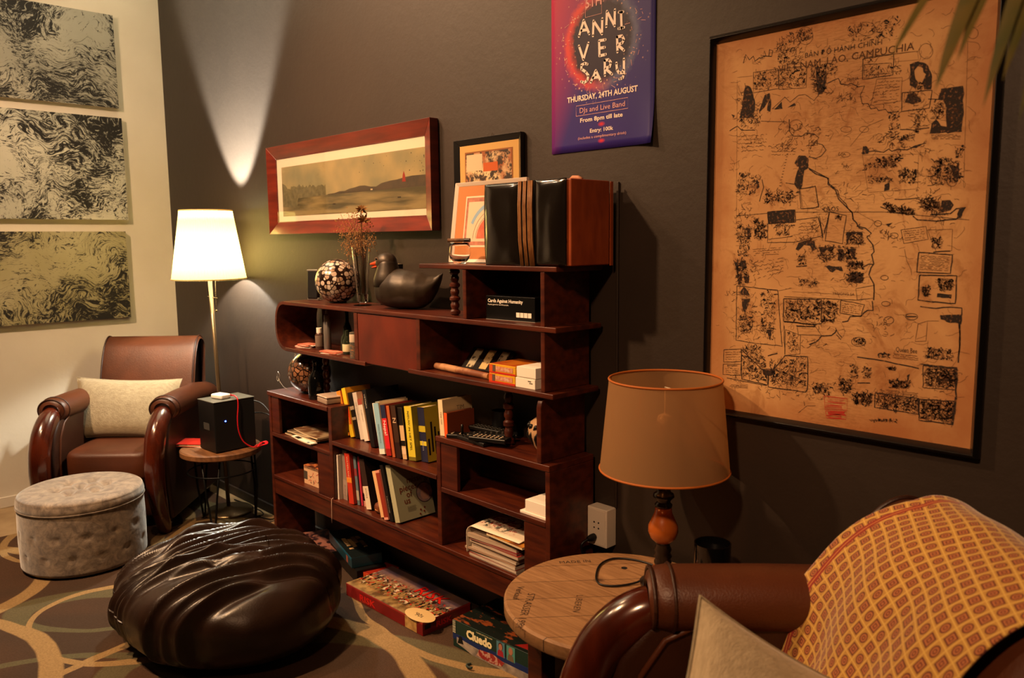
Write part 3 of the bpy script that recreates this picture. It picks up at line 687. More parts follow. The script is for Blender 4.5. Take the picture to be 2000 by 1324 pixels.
# lower units
S('side_panel', 1.622, 1.645, 0.008, 0.742); S('side_panel', 3.412, 3.432, 0.008, 0.745)
S('side_panel', 1.70, 1.72, 0.008, 0.30, -0.06, -0.03) if False else None
S('plinth', 1.645, 3.412, 0.275, 0.350, YF + 0.002, YF + 0.022)
S('shelf', 1.645, 3.412, 0.350, 0.366, YF - 0.002)
S('back_panel', 1.645, 2.178, 0.366, 0.742, -0.030, -0.022); S('back_panel', 2.900, 3.412, 0.366, 0.745, -0.030, -0.022)
S('shelf', 1.618, 2.150, 0.742, 0.762, YF - 0.004); S('shelf', 1.645, 2.150, 0.552, 0.570)
S('divider', 2.150, 2.176, 0.366, 0.762)
S('front_board', 1.645, 1.715, 0.570, 0.742, YF + 0.003, YF + 0.018); S('front_board', 2.045, 2.150, 0.366, 0.552, YF + 0.003, YF + 0.018)
S('shelf', 2.176, 2.878, 0.604, 0.622, YF - 0.002)
S('divider', 2.878, 2.900, 0.366, 0.745)
S('shelf', 2.876, 3.432, 0.745, 0.765, YF - 0.002); S('shelf', 2.900, 3.412, 0.565, 0.583)
S('front_board', 2.900, 2.988, 0.583, 0.745, YF + 0.003, YF + 0.018); S('front_board', 3.315, 3.412, 0.366, 0.565, YF + 0.003, YF + 0.018)
# rounded upright between the units
mb = MB(); pl = [(YF + 0.001 + 0.12, 0.757), (YF + 0.001 + 0.12, 0.930), (YF + 0.006 + 0.12, 0.950), (YF + 0.02 + 0.12, 0.962), (YB + 0.12, 0.962), (YB + 0.12, 0.757)]
mb.prism(pl, 3.375 - 2.5, 3.395 - 2.5).obj('upright', WOOD, t, bevel=0.003)
# upper unit: rounded left end
ZT, ZB_ = 1.190, 0.984; XL = 1.722; RR = 0.096
arc = []
for k in range(0, 25):
    a = PI / 2 + PI * k / 24; e = 0.62
    arc.append((XL + RR + RR * math.copysign(abs(math.cos(a)) ** 0.8, math.cos(a)) , (ZT + ZB_ - 0.016) / 2 + (ZT - ZB_ + 0.016) / 2 * math.copysign(abs(math.sin(a)) ** 0.85, math.sin(a))))
inn = [(XL + RR + (p[0] - XL - RR) * 0.86, (ZT + ZB_ - 0.016) / 2 + (p[1] - (ZT + ZB_ - 0.016) / 2) * 0.87) for p in arc]
mb = MB(); vs = []
for (p, q) in zip(arc, inn):
    for y in (YF + 0.001, YB): vs.append((p[0] - 2.5, y + 0.12, p[1] - 0.008)); vs.append((q[0] - 2.5, y + 0.12, q[1] - 0.008))
fs = []
for i in range(len(arc) - 1):
    a, b = i * 4, i * 4 + 4; fs += [(a, a + 2, b + 2, b), (a + 1, b + 1, b + 3, a + 3), (a, b, b + 1, a + 1), (a + 2, a + 3, b + 3, b + 2)]
fs += [(0, 1, 3, 2), tuple(len(vs) - 4 + k for k in (0, 2, 3, 1))]
mb.add(vs, fs).obj('rounded_end', WOOD, t, smooth=False, auto=40)
S('shelf', XL + RR, 3.462, ZT - 0.0165, ZT, YF - 0.003)
S('shelf', XL + RR, 2.452, 0.968, 0.9845, YF - 0.006); S('shelf', 2.730, 3.452, 0.973, 0.9895, YF - 0.006)
S('divider', 2.372, 2.398, 0.9845, ZT - 0.0165); S('divider', 2.775, 2.798, 0.9895, ZT - 0.0165)
S('door', 2.398, 2.775, 0.978, ZT - 0.018, YF + 0.002, YF + 0.018, DOORW)
S('base_board', 2.45, 2.732, 0.972, 0.982, YF + 0.018, YB)
S('back_panel', 1.80, 2.775, 0.984, ZT - 0.016, -0.030, -0.022); S('back_panel', 2.798, 3.396, 0.989, ZT - 0.016, -0.030, -0.022, DOORW)
S('back_panel', 3.055, 3.396, ZT, 1.354, -0.030, -0.022, DOORW)
S('divider', 3.396, 3.413, 0.9895, 1.354)
S('divider', 3.037, 3.055, ZT, 1.354)
S('shelf', 2.806, 3.465, 1.354, 1.3695, YF - 0.003)
def spindle(x, y, z0, z1):
    h = z1 - z0; pr = [(0.014, 0)]
    n = 7
    for k in range(n):
        b = h * (k + 0.08) / n; e = h * (k + 0.92) / n; r = 0.0155 if k % 2 else 0.0185
        pr += [(0.012, b), (r, b + 0.006), (r, e - 0.006), (0.012, e)]
    pr.append((0.014, h))
    MB().lathe(pr, 20, (x - 2.5, y + 0.12, z0 - 0.008)).obj('turned_post', WOOD, t, smooth=False, auto=35)
spindle(2.925, -0.165, 1.190, 1.354); spindle(3.157, -0.134, 0.765, 0.973); spindle(1.955, -0.110, 0.762, 0.968)

# ------------------------------------------------------------------ books
def col_m(h, rough=0.45): return mat('print_' + h.strip('#'), h, rough, spec=0.4)
def book(kind, label, loc, tk, h, d, lean, spine, cover=None, rotz=0, group=None, bands=(), title=None, tcol='#f0e8d8', tsize=0.012, tz=0.5, cat='book', pages='page', extra=None):
    """upright book, spine towards -y, root at the lower left front corner"""
    o = thing(kind, label, cat, loc, 0, group, rot=(0, -math.radians(lean), math.radians(rotz)))
    sm = col_m(spine); cm = col_m(cover or spine); c = 0.0016
    MB().box(0, tk, 0, c, 0, h).box(0, c, c, d, 0, h).box(tk - c, tk, c, d, 0, h).obj('cover', cm, o)
    MB().box(-0.0002, tk + 0.0002, -0.0006, 0.0002, -0.0002 + 0.0004, h).obj('spine', sm, o)
    MB().box(c, tk - c, c, d - 0.003, 0.003, h - 0.003).obj('pages', PAPER, o)
    for (z0, z1, colr) in bands:
        MB().box(-0.0003, tk + 0.0003, -0.0011, -0.0006, h * z0, h * z1).obj('spine_band', col_m(colr), o)
    if title:
        M = Matrix.Translation((tk * 0.5 - tsize * 0.34, -0.0014, h * tz)) @ Matrix.Rotation(PI / 2, 4, 'X') @ Matrix.Rotation(-PI / 2, 4, 'Z')
        text(title, tsize, col_m(tcol), o, M, 'title', align='CENTER')
    if extra: extra(o, tk, h, d)
    return o
def cover_art(colr, z0, z1, y0=0.01, y1=0.12):
    def f_(o, tk, h, d): MB().box(tk, tk + 0.0005, y0, min(y1, d - 0.01), h * z0, h * z1).obj('cover_picture', col_m(colr), o)
    return f_
GT = 'books leaning on the middle shelf'
MS = 0.622
TOP = [  # label, x, y, tk, h, d, lean, spine, cover, bands, title...
 ('orange and yellow guide book, leftmost on the middle shelf', 2.150, -0.145, .031, .195, .13, 17, '#d8862a', '#c05a20', [(.0, .42, '#e0b02c'), (.42, .5, '#b8331a')], None),
 ('yellow book with red band titled MAMA TANDOORI, second from left', 2.186, -0.140, .028, .212, .125, 16.5, '#e5c42c', '#c98a1c', [(.26, .66, '#d8461e')], ('MAMA TANDOORI', '#f6e24a', .014, .46)),
 ('black paperback with scattered white print beside the yellow MAMA TANDOORI book', 2.218, -0.135, .030, .196, .13, 16, '#17130f', '#3a2820', [(.4, .46, '#8a7a66'), (.62, .7, '#a08a70')], None),
 ('pale grey paperback with faint grey spine lettering, left of the white one', 2.251, -0.132, .031, .200, .13, 15.5, '#c9bdb0', '#b88f72', [], ('THE SCULPTOR', '#7c7468', .011, .6)),
 ('white paperback with small grey lettering, left of the pale green book', 2.285, -0.135, .032, .178, .13, 15, '#d9cdc0', '#b09078', [(.86, 1, '#9a4a38')], ('A HISTORY', '#8d8474', .010, .6)),
 ('pale green book with red cap and orange foot', 2.320, -0.128, .037, .205, .135, 14.5, '#a9b48a', '#8a8f70', [(.84, 1, '#c3221c'), (.0, .22, '#d8582c')], None),
 ('tan brown paperback between the pale green book and the black VIETNAM guide', 2.360, -0.120, .026, .198, .13, 14, '#a8794e', '#6e4c34', [(.0, .3, '#c9552c')], None),
 ('big black guide book titled VIETNAM standing behind the others', 2.388, -0.172, .028, .235, .160, 13.5, '#0f0e10', '#0f0e12', [], ('VIETNAM', '#b8b0a4', .014, .8)),
 ('paperback with pink and brown photo spine and red foot', 2.419, -0.142, .029, .180, .12, 13, '#b08a80', '#2a1c18', [(.78, 1, '#d8c4bc'), (.0, .2, '#c2271d'), (.35, .55, '#5c332c')], None),
 ('very thin cream booklet left of the blue books', 2.451, -0.175, .014, .190, .12, 12.5, '#e0d3c2', '#c9b8a2', [], None),
 ('pale grey-blue book left of the light blue one', 2.468, -0.172, .027, .198, .13, 12, '#b7c0bc', '#c9bca4', [(.9, 1, '#8f9a94')], None),
 ('light blue book with white foot, left of the red Nepal guide', 2.498, -0.205, .036, .200, .14, 11, '#86aec2', '#d8c4a0', [(.0, .1, '#e2ddd2')], ('MARK PEACOCK', '#41606c', .010, .4)),
 ('red guide book titled Nepal with dark blue top', 2.537, -0.200, .031, .198, .13, 10.5, '#c4202a', '#7a1a18', [(.74, 1, '#1c2340'), (.0, .14, '#8f1a14')], ('Nepal', '#f4ece0', .025, .55)),
 ('thin orange-brown book between Nepal and the dark brown one', 2.570, -0.196, .018, .200, .13, 10, '#a8522c', '#6b3020', [], None),
 ('dark brown book with large pale letter on its spine', 2.590, -0.192, .030, .202, .13, 9, '#3a2418', '#2a1a12', [(.0, .3, '#2a1512')], ('N', '#d8b894', .030, .72)),
 ('cream and black patchwork spine left of the broad yellow book', 2.622, -0.185, .026, .198, .13, 8, '#c9a87c', '#1c1814', [(.26, .36, '#17120e'), (.66, 1, '#1a1512'), (.1, .22, '#d8bc98')], None),
 ('broad yellow book with black hand lettering, right of the cream patchwork one', 2.652, -0.178, .044, .207, .13, 7, '#cbb934', '#9a8f2c', [(.0, .07, '#6b5f1e')], ('NIEUW IN HET SPEL', '#221c0c', .017, .55)),
 ('dark blue and yellow city guide, last before the step', 2.700, -0.155, .040, .207, .12, 6, '#23243c', '#c2ac30', [(.3, .38, '#cbb934'), (.55, .66, '#b8a62c')], ('Aston', '#8c8a9a', .016, .3)),
]
for (lab, x, y, tk, h, d, ln, sp_, cv, bands, ti) in TOP:
    kw = dict(title=ti[0], tcol=ti[1], tsize=ti[2], tz=ti[3]) if ti else {}
    if 'dark blue and yellow' in lab:
        def ex(o, tk, h, d):
            for k in range(6): MB().box(tk, tk + .0006, 0.008 + 0.016 * k, 0.016 + 0.016 * k, h * (.12 + .05 * (k % 2)), h * (.42 + .1 * ((k * 7) % 4))).obj('cover_picture', col_m('#241f24'), o)
        kw['extra'] = ex
    book('book', lab, (x * 1.0, y, MS), tk, h, d, ln, sp_, cv, group=GT, bands=bands, **kw)
LS = 0.366
GL = 'books on the lower shelf'
LOW = [
 ('thin white booklet standing at the far left of the lower shelf', 2.179, -0.208, .010, .192, .14, 0, '#d8cdc0', '#cfc2b2', [], None),
 ('thick grey-pink book standing behind the thin white booklet', 2.192, -0.190, .034, .215, .15, -1, '#8a766c', '#6e5c54', [(.1, .4, '#9a857a')], ('BOND', '#6a4a3c', .016, .2)),
 ('dark green paperback between the grey-pink and the red WATERLAND book', 2.229, -0.160, .024, .205, .13, 1, '#2c3a2e', '#1d2620', [(.2, .4, '#8f8a60')], None),
 ('red book titled WATERLAND with cream band and emblem', 2.262, -0.205, .036, .213, .14, 7, '#b8301c', '#8f2414', [(.42, .52, '#d8842c')], ('WATERLAND', '#e8b898', .015, .72)),
 ('paperback with mottled blue and green spine, right of the red book', 2.301, -0.190, .018, .203, .13, 6.5, '#5c7078', '#3a4a52', [(.1, .3, '#a8a090'), (.6, .75, '#8c3a3c')], None),
 ('thin crimson book right of the mottled blue one', 2.321, -0.184, .013, .206, .13, 6, '#a8283c', '#7a1c2a', [], None),
 ('dark book with pinkish foot and red square on its spine', 2.336, -0.180, .036, .196, .13, 5.5, '#2a1814', '#20120e', [(.0, .42, '#c28a78'), (.12, .28, '#b8341e')], None),
 ('dark brown paperback with cream label titled IDOLE', 2.376, -0.195, .036, .206, .13, 13, '#33211b', '#1c110d', [(.0, .46, '#dac8ae')], ('IDOLE', '#6a4c3a', .015, .32)),
 ('cream-spined book leaning left of the red-brown one', 2.500, -0.210, .028, .185, .14, 17, '#dcae7c', '#c98f62', [], None),
 ('red-brown book in a pale pink jacket leaning among the lower books', 2.532, -0.216, .028, .195, .14, 16.5, '#8a3020', '#c27464', [(.0, .05, '#d89480'), (.95, 1, '#d89480')], None),
 ('slim black book leaning against the missing pieces of us book', 2.564, -0.212, .020, .222, .15, 16, '#120e0e', '#100c0c', [], ('ROBYN SLINGER', '#9a8f80', .009, .3)),
]
for (lab, x, y, tk, h, d, ln, sp_, cv, bands, ti) in LOW:
    kw = dict(title=ti[0], tcol=ti[1], tsize=ti[2], tz=ti[3]) if ti else {}
    book('book', lab, (x, y, LS), tk, h, d, ln, sp_, cv, group=GL, bands=bands, **kw)
# the pale book whose cover faces right
def miss(o, tk, h, d):
    cm = col_m('#6b2a18'); x = tk + 0.0006
    for (s_, y, z, sz) in (('missing', .062, .62, .034), ('pieces', .022, .50, .034), ('of', .050, .385, .034), ('us', .035, .28, .034)):
        text(s_, sz, cm, o, FX(x, y, h * z), 'title', off=.0003)
    for k in range(4): MB().box(x, x + .0003, .045, .085 - .004 * (k % 2), h * (.22 - .022 * k), h * (.226 - .022 * k)).obj('subtitle', col_m('#6b6250'), o)
    MX = Matrix.Translation((x, .137, h * .40)) @ Matrix.Rotation(PI / 2, 4, 'Y')
    MB().lathe([(0, 0), (.040, 0), (.040, .0006), (0, .0006)], 36, M=MX).obj('plate_rim', col_m('#4f4248'), o)
    MB().lathe([(0, .0006), (.0365, .0006), (.0365, .0011), (0, .0011)], 36, M=MX).obj('plate', mat('plate_print', '#8c8088', .5, col2='#b89488', nscale=60), o)
    MB().lathe([(0, .0011), (.021, .0011), (.021, .0015), (0, .0015)], 36, (.008, 0, 0), M=MX).obj('plate_centre', col_m('#c09684'), o)
    for (y, z) in ((.105, .12), (.12, .08), (.10, .05), (.125, .14)): MB().lathe([(0, 0), (.004, 0), (.004, .0005), (0, .0005)], 8, M=Matrix.Translation((x, y, h * z)) @ Matrix.Rotation(PI / 2, 4, 'Y')).obj('petal', cm, o)
book('book', 'pale green book with a plate on its cover titled missing pieces of us', (2.590, -0.205, LS), .030, .225, .172, 15, '#a9a88a', '#9c9c80', group=GL, extra=miss)
# books on the right step
def timx(o, tk, h, d): text('TIM', .022, col_m('#5c5040'), o, FX(tk + .0004, .062, h * .66), 'title')
book('book', 'cream TIM paperback standing on the step at the end of the book row', (2.888, -0.212, .765), .024, .128, .135, 5, '#d9c6a2', '#c4ae88', title='TIME TIM', tcol='#8f7f62', tsize=.011, tz=.5, extra=timx)
book('book', 'small brown book with orange spine in front of the cream TIM paperback', (2.915, -0.214, .765), .016, .086, .125, 2, '#d8501c', '#7a3a20', title=None, bands=())
sup(MB(), 0, 0, .022, .026, .026, .022, 20, 12, .7).obj('wooden_ornament', mat('carved_wood', '#5c2a14', .5, col2='#7a4426', nscale=30), None, loc=(2.452, -.175, LS), smooth=True)
o = bpy.data.objects['wooden_ornament']; tag(o, 'small round brown wooden ornament between the leaning books on the lower shelf', 'ornament')
b2 = MB().tube([(.026 * math.cos(a), .026 * math.sin(a), .022 + .006 * math.sin(a)) for a in [2 * PI * i / 30 for i in range(31)]], .0014, 5, caps=False).obj('band', col_m('#c8864c'), o, smooth=True)

# ------------------------------------------------------------------ on the upper board
def on(name, label, cat, x, y, z, rz=0, group=None, rot=None): return thing(name, label, cat, (x, y, z), rz, group, rot)
g = mat('disc_inlay', '#b09a88', 0.22, coat=.6); G = NG(g); v = G.co('Object')
vo = G.n('TexVoronoi'); G.L.new(v, vo.inputs[0]); vo.inputs['Scale'].default_value = 50; vo.inputs['Randomness'].default_value = 0.75
v2 = G.n('TexVoronoi', feature='DISTANCE_TO_EDGE'); G.L.new(v, v2.inputs[0]); v2.inputs['Scale'].default_value = 50; v2.inputs['Randomness'].default_value = 0.75
k = G.math('MULTIPLY', G.math('SUBTRACT', 1.0, G.step(vo.outputs[0], .52, .57)), G.step(v2.outputs[0], .05, .09))
cx_ = G.sep(vo.outputs[1])[0]; cc_ = G.mix(cx_, '#8a6a50', '#c9bcb0')
G.put(G.b.inputs['Base Color'], G.mix(k, '#1c0f0a', cc_))
t = on('decorative_ball', 'large ball inlaid with pale wooden discs on the upper board', 'ornament', 2.085, -.115, 1.19)
def ball(u, v): a = 2 * PI * u; b = -PI / 2 * .86 + PI * .93 * v; return (.0935 * math.cos(b) * math.cos(a), .0935 * math.cos(b) * math.sin(a), .0915 + .0935 * math.sin(b))
MB().grid(ball, 64, 40, closeu=True).obj('ball', g, t, smooth=True)
MB().lathe([(0, 0), (.036, 0), (.036, .004), (0, .004)], 24).obj('stand', BLACK, t)
g = mat('shell_inlay', '#6e4a34', 0.15, coat=.8); G = NG(g); v = G.co('Object')
v2 = G.n('TexVoronoi', feature='DISTANCE_TO_EDGE'); G.L.new(G.noise(v, 6, 2).outputs[1], v2.inputs[0]); v2.inputs['Scale'].default_value = 1
G.L.new(v, v2.inputs[0]); v2.inputs['Scale'].default_value = 46
v3 = G.n('TexVoronoi'); G.L.new(v, v3.inputs[0]); v3.inputs['Scale'].default_value = 46
cx_ = G.sep(v3.outputs[1])[0]
G.put(G.b.inputs['Base Color'], G.mix(G.step(v2.outputs[0], .06, .12), '#120906', G.mix(cx_, '#3e2418', '#94664a')))
t = on('decorative_ball', 'smaller dark glossy ball with crackle mosaic under the rounded shelf end', 'ornament', 1.800, -.105, .762)
MB().grid(lambda u, v: tuple(c * 1.04 for c in ball(u, v)), 64, 40, closeu=True).obj('ball', g, t, smooth=True)
MB().lathe([(0, 0), (.036, 0), (.036, .004), (0, .004)], 24).obj('stand', BLACK, t)
# little speaker / player on a chrome stand
CHR = mat('silver_trim', '#a8a298', .3, metal=.8)
t = on('portable_radio', 'slim black handset in a silver stand at the left end of the upper board', 'handset', 1.872, -.110, 1.19, 0.35)
MB().box(-.028, .028, -.012, .012, .006, .135).obj('body', BLACK, t, bevel=.006, rot=(-.06, 0, 0))
MB().box(-.031, .031, -.006, .016, .0, .012).box(-.030, .030, -.005, .014, .128, .137).obj('silver_edge', CHR, t, bevel=.003)
mb = MB().tube([(.03, .0, .004), (.075, -.005, .004), (.03, .012, .06)], .002, 6); mb.obj('support_wire', CHR, t, smooth=True)
# vase
t = on('glass_vase', 'tall flared clear glass vase holding dried flowers', 'vase', 2.303, -.135, 1.19)
MB().lathe([(0, 0), (.036, 0), (.036, .003), (.014, .006), (.0135, .012), (.0215, .016), (.024, .06), (.030, .14), (.0375, .235), (.0355, .235), (.028, .14), (.022, .06), (.019, .045), (0, .045)], 40).obj('glass', GLASS, t, smooth=False, auto=50)
DRY = mat('dried_plant', '#8a5f38', .9, col2='#a87c4c', nscale=60); DRYD = mat('dried_leaf', '#54361c', .9)
t = on('dried_flowers', 'bunch of dried brown flowers standing in the glass vase', 'flowers', 2.303, -.135, 1.24)
rnd = random.Random(5); mb = MB(); fl = MB()
for k in range(34):
    a = rnd.uniform(0, 2 * PI); top = rnd.uniform(.20, .33); sp2 = rnd.uniform(.02, .085)
    dx, dy = sp2 * math.cos(a) - .045 * (k % 3 > 0), sp2 * math.sin(a) * .7
    p = [(0.010 * math.cos(a), 0.010 * math.sin(a), 0), (0.02 * math.cos(a), .02 * math.sin(a), .15), (dx * .6, dy * .6, .15 + (top - .15) * .55), (dx, dy, top)]
    mb.tube(p, .0008, 4)
    for j in range(26):
        q = Vector(p[3]) * (1 - rnd.random() * .28) + Vector((rnd.gauss(0, .014), rnd.gauss(0, .012), rnd.gauss(0, .014))); r = rnd.uniform(.0016, .0036)
        fl.lathe([(0, -r), (r, 0), (0, r)], 5, q)
for k in range(12): # hanging sprig on the left
    fl.lathe([(0, -.003), (.003, 0), (0, .003)], 5, (-.055 - rnd.random() * .02, -.02, .10 + .012 * k))
mb.tube([(0, 0, .15), (-.04, -.015, .19), (-.062, -.02, .16), (-.066, -.02, .10)], .0008, 4)
mb.obj('stems', DRYD, t, smooth=True); o = fl.obj('small_blossoms', DRY, t, smooth=True)
mb = MB(); rnd = random.Random(9)
for k in range(60):
    a = rnd.uniform(0, 2 * PI); e = rnd.uniform(-.6, 1.3); L_ = rnd.uniform(.018, .036); c = Vector((.018, -.005, .335)) if k % 2 else Vector((.03, 0, .29))
    d_ = Vector((math.cos(a) * math.cos(e), math.sin(a) * math.cos(e), math.sin(e))); s_ = d_.orthogonal().normalized() * .005
    mb.add([c, c + d_ * L_ * .5 + s_, c + d_ * L_, c + d_ * L_ * .5 - s_], [(0, 1, 2, 3)])
mb.obj('dried_leaves', mat('dried_leaf_light', '#7a5428', .9), t); MB().tube([(0.005, 0, .0), (.01, 0, .2), (.018, -.005, .33)], .002, 5).obj('thick_stem', DRYD, t)
# black book standing behind
t = on('book', 'tall black book standing against the wall behind the vase and the duck', 'book', 2.395, -.055, 1.19)
MB().box(-.062, .062, -.014, .014, 0, .168).obj('cover', BLACK, t, bevel=.002); MB().box(-.058, .058, -.011, .011, .1665, .1685).obj('pages', PAPER, t)
MB().box(-.0623, -.0619, -.009, .009, .11, .15).obj('red_label', col_m('#6a1418'), t)
# duck
DK = mat('bronze_duck', '#231c17', .42, metal=.35, col2='#3a2f24', nscale=7, bump=.05)
t = on('duck_figure', 'dark bronze duck figure with orange beak on the upper board', 'figure', 2.560, -.118, 1.19, 0.0)
def sk(mb_pts, edges, radii, name, m_, par, lev=2):
    me = bpy.data.meshes.new(name); me.from_pydata(mb_pts, edges, []); me.update()
    o = bpy.data.objects.new(name, me); COL.objects.link(o); o.parent = par
    mo = o.modifiers.new('skin', 'SKIN'); mo.use_smooth_shade = True; mo.branch_smoothing = .8
    for i, r in enumerate(radii): me.skin_vertices[0].data[i].radius = r if isinstance(r, tuple) else (r, r)
    me.skin_vertices[0].data[1].use_root = True
    o.modifiers.new('sub', 'SUBSURF').levels = lev; o.modifiers['sub'].render_levels = lev; me.materials.append(m_); return o
def duck(u, v):
    # body swept along a spine; u around, v along (chest -> tail)
    St = [(-.118, .070, .002), (-.114, .070, .03), (-.10, .072, .052), (-.07, .074, .068), (-.02, .076, .078), (.03, .074, .078), (.08, .072, .070), (.115, .076, .052), (.142, .095, .032), (.160, .118, .017), (.170, .134, .004)]
    q = v * (len(St) - 1); i = min(int(q), len(St) - 2); t_ = q - i; a = St[i]; b = St[i + 1]
    x, zc, r = [a[k] + (b[k] - a[k]) * t_ for k in range(3)]
    th_ = 2 * PI * u; y = r * .86 * math.cos(th_); z = zc + r * math.sin(th_) * (1.0 if math.sin(th_) > 0 else min(1, zc / max(r, .001)) * .98)
    w_ = math.exp(-((x - .015) / .06) ** 2) * max(0, abs(math.cos(th_)) - .55) * .016
    return (x, y + math.copysign(w_, y), max(z, .0))
MB().grid(duck, 40, 50, closeu=True).obj('body', DK, t, smooth=True, sub=1)
MB().lathe([(.058, -.03), (.056, 0), (.050, .02), (.042, .042), (.038, .06), (.034, .07)], 32, (-.065, 0, .115), M=None).obj('neck', DK, t, smooth=True)
sup(MB(), 0, 0, 0, .043, .036, .037, 32, 20, .95).obj('head', DK, t, loc=(-.072, 0, .178), smooth=True)
BK = mat('orange_beak', '#b8401c', .35)
bk = MB(); 
for (z0, hh, ln_) in ((.004, .012, .046), (-.009, .007, .038)):
    def bf(u, v, z0=z0, hh=hh, ln_=ln_):
        a = 2 * PI * u; k = (1 - v) ** .5 * 1.0; return (-.100 - ln_ * v, .022 * k * math.cos(a) + .0, .172 + z0 + hh * k * math.sin(a) - .006 * v)
    bk.grid(bf, 20, 12, closeu=True)
bk.obj('beak', BK, t, smooth=True)
for s in (-1, 1):
    e_ = MB().lathe([(0, -.0045), (.0045, 0), (0, .0045)], 12).obj('eye', mat('eye_black', '#050505', .1), t, loc=(-.098, s * .029, .190), smooth=True)
    MB().tube([(-.098 + .007 * math.cos(a), s * (.0295), .190 + .006 * math.sin(a)) for a in [2 * PI * i / 16 for i in range(17)]], .0015, 5, caps=False).obj('eyelid', mat('eyelid', '#6b4c3a', .4), t, smooth=True)
t.rotation_euler = (0, 0, .42)

# ------------------------------------------------------------------ inside the upper unit
UB = .9845
PINK = mat('pink_flyer', '#b85c48', .7, col2='#c98068', nscale=40)
def flyers(label, x, y, rz, n, w_, l_):
    t = on('flyer_stack', label, 'flyers', x, y, UB, rz); rr = random.Random(n)
    for k in range(n):
        a = rr.uniform(-.25, .25); MB().box(-w_ / 2, w_ / 2, -l_ / 2, l_ / 2, 0, .0012).obj('sheet', PINK if k % 3 else WHITE, t, loc=(rr.uniform(-.012, .012), rr.uniform(-.008, .008), .0015 * k), rot=(0, 0, a))
flyers('small fanned stack of pink flyers in the rounded end of the shelf', 1.885, -.150, .3, 9, .085, .06)
flyers('loose pink flyers spread in front of the bottles', 2.140, -.188, .1, 6, .10, .045)
t = on('bottle', 'small clear bottle with white cap and round label in the rounded shelf', 'bottle', 1.978, -.150, UB)
MB().lathe([(0, 0), (.017, 0), (.018, .004), (.018, .062), (.011, .072), (0, .072)], 24).obj('body', mat('tinted_plastic', '#5c3f34', .2, trans=.4), t, smooth=False, auto=40)
MB().lathe([(.0182, .012), (.0184, .013), (.0184, .058), (.0182, .059)], 24).obj('paper_label', col_m('#6f5d52'), t, smooth=True)
MB().lathe([(.012, .070), (.012, .092), (0, .093)], 20).obj('cap', WHITE, t, smooth=False, auto=40)
t = on('spray_bottle', 'tall slim silver spray bottle standing behind the flyers', 'bottle', 2.028, -.140, UB)
MB().lathe([(0, 0), (.015, 0), (.016, .003), (.016, .118), (.012, .125), (0, .125)], 24).obj('body', mat('grey_can', '#8a8480', .3, metal=.6), t, smooth=False, auto=40)
MB().lathe([(.0125, .123), (.013, .126), (.012, .150), (.006, .156), (.005, .170), (0, .171)], 18).obj('nozzle', mat('grey_cap', '#77706a', .4), t, smooth=False, auto=40)
GG = mat('green_glass', '#2f5a3a', .08, trans=.85); DG = mat('smoked_glass', '#6e7a60', .05, trans=.9)
def bottle(label, x, y, r, h, m_, neck=.4, group=None, lab=None):
    t = on('glass_bottle', label, 'bottle', x, y, UB, 0, group)
    MB().lathe([(0, 0), (r, 0), (r * 1.02, .003), (r, h * .5), (r * .85, h * .6), (r * neck, h * .74), (r * neck, h * .97), (r * neck * 1.15, h), (r * neck * .9, h), (r * neck * .8, h * .75), (r * .78, h * .6), (r * .92, h * .5), (r * .92, .006), (0, .006)], 24).obj('glass', m_, t, smooth=True)
    if lab: MB().lathe([(r * 1.03, h * .12), (r * 1.04, h * .13), (r * 1.04, h * .42), (r * 1.03, h * .43)], 24).obj('paper_label', lab, t, smooth=True)
    return t
bottle('tall dark green bottle behind the silver spray bottle', 2.085, -.075, .019, .165, GG)
bottle('clear stubby bottle left of the one with the cream label', 2.140, -.120, .020, .105, DG)
bottle('stubby bottle with cream label at the front of the bottles', 2.215, -.158, .020, .100, DG, lab=col_m('#cfbf9a'))
bottle('green stubby bottle at the back right of the bottles', 2.262, -.090, .019, .120, GG)
t = on('snack_tube', 'clear tube of orange snacks beside the wooden divider', 'tube', 2.333, -.200, UB)
MB().lathe([(0, 0), (.0185, 0), (.0185, .105), (0, .105)], 24).obj('tube', mat('clear_plastic', '#d8d2c4', .1, trans=.9, ior=1.2), t, smooth=False, auto=40)
mb = MB(); rr = random.Random(3)
for k in range(34): sup(mb, rr.uniform(-.010, .010), rr.uniform(-.010, .010), .006 + .0014 * k, .0055, .0045, .0045, 8, 6, 1)
mb.obj('snacks', mat('orange_snack', '#c9822c', .6, col2='#8a4414', nscale=90), t, smooth=True)['kind'] = 'stuff'
MB().lathe([(.0188, .065), (.019, .066), (.019, .095), (.0188, .096)], 24).obj('paper_label', col_m('#b8a898'), t, smooth=True)
# black card game box
t = on('card_game_box', 'black Cards Against Humanity box in the top right compartment', 'game box', 3.197, -.120, 1.19, .075)
MB().box(-.106, .106, -.045, .045, 0, .078).obj('box', mat('black_card', '#0a0a0b', .3), t, bevel=.0015)
MB().box(-.1065, .1065, -.0455, .0455, .0, .0012).obj('box_edge', col_m('#8d8a84'), t)
text('Cards Against Humanity', .0155, WHITE, t, FY(-.097, -.0458, .057), 'title', off=.0004)
text('A party game for horrible people.', .0068, WHITE, t, FY(-.097, -.0458, .0475), 'subtitle')
for k in range(4): MB().box(.028 + .0165 * k, .0425 + .0165 * k, -.0459, -.0455, .0125, .028).obj('white_tile', WHITE, t, bevel=.002)
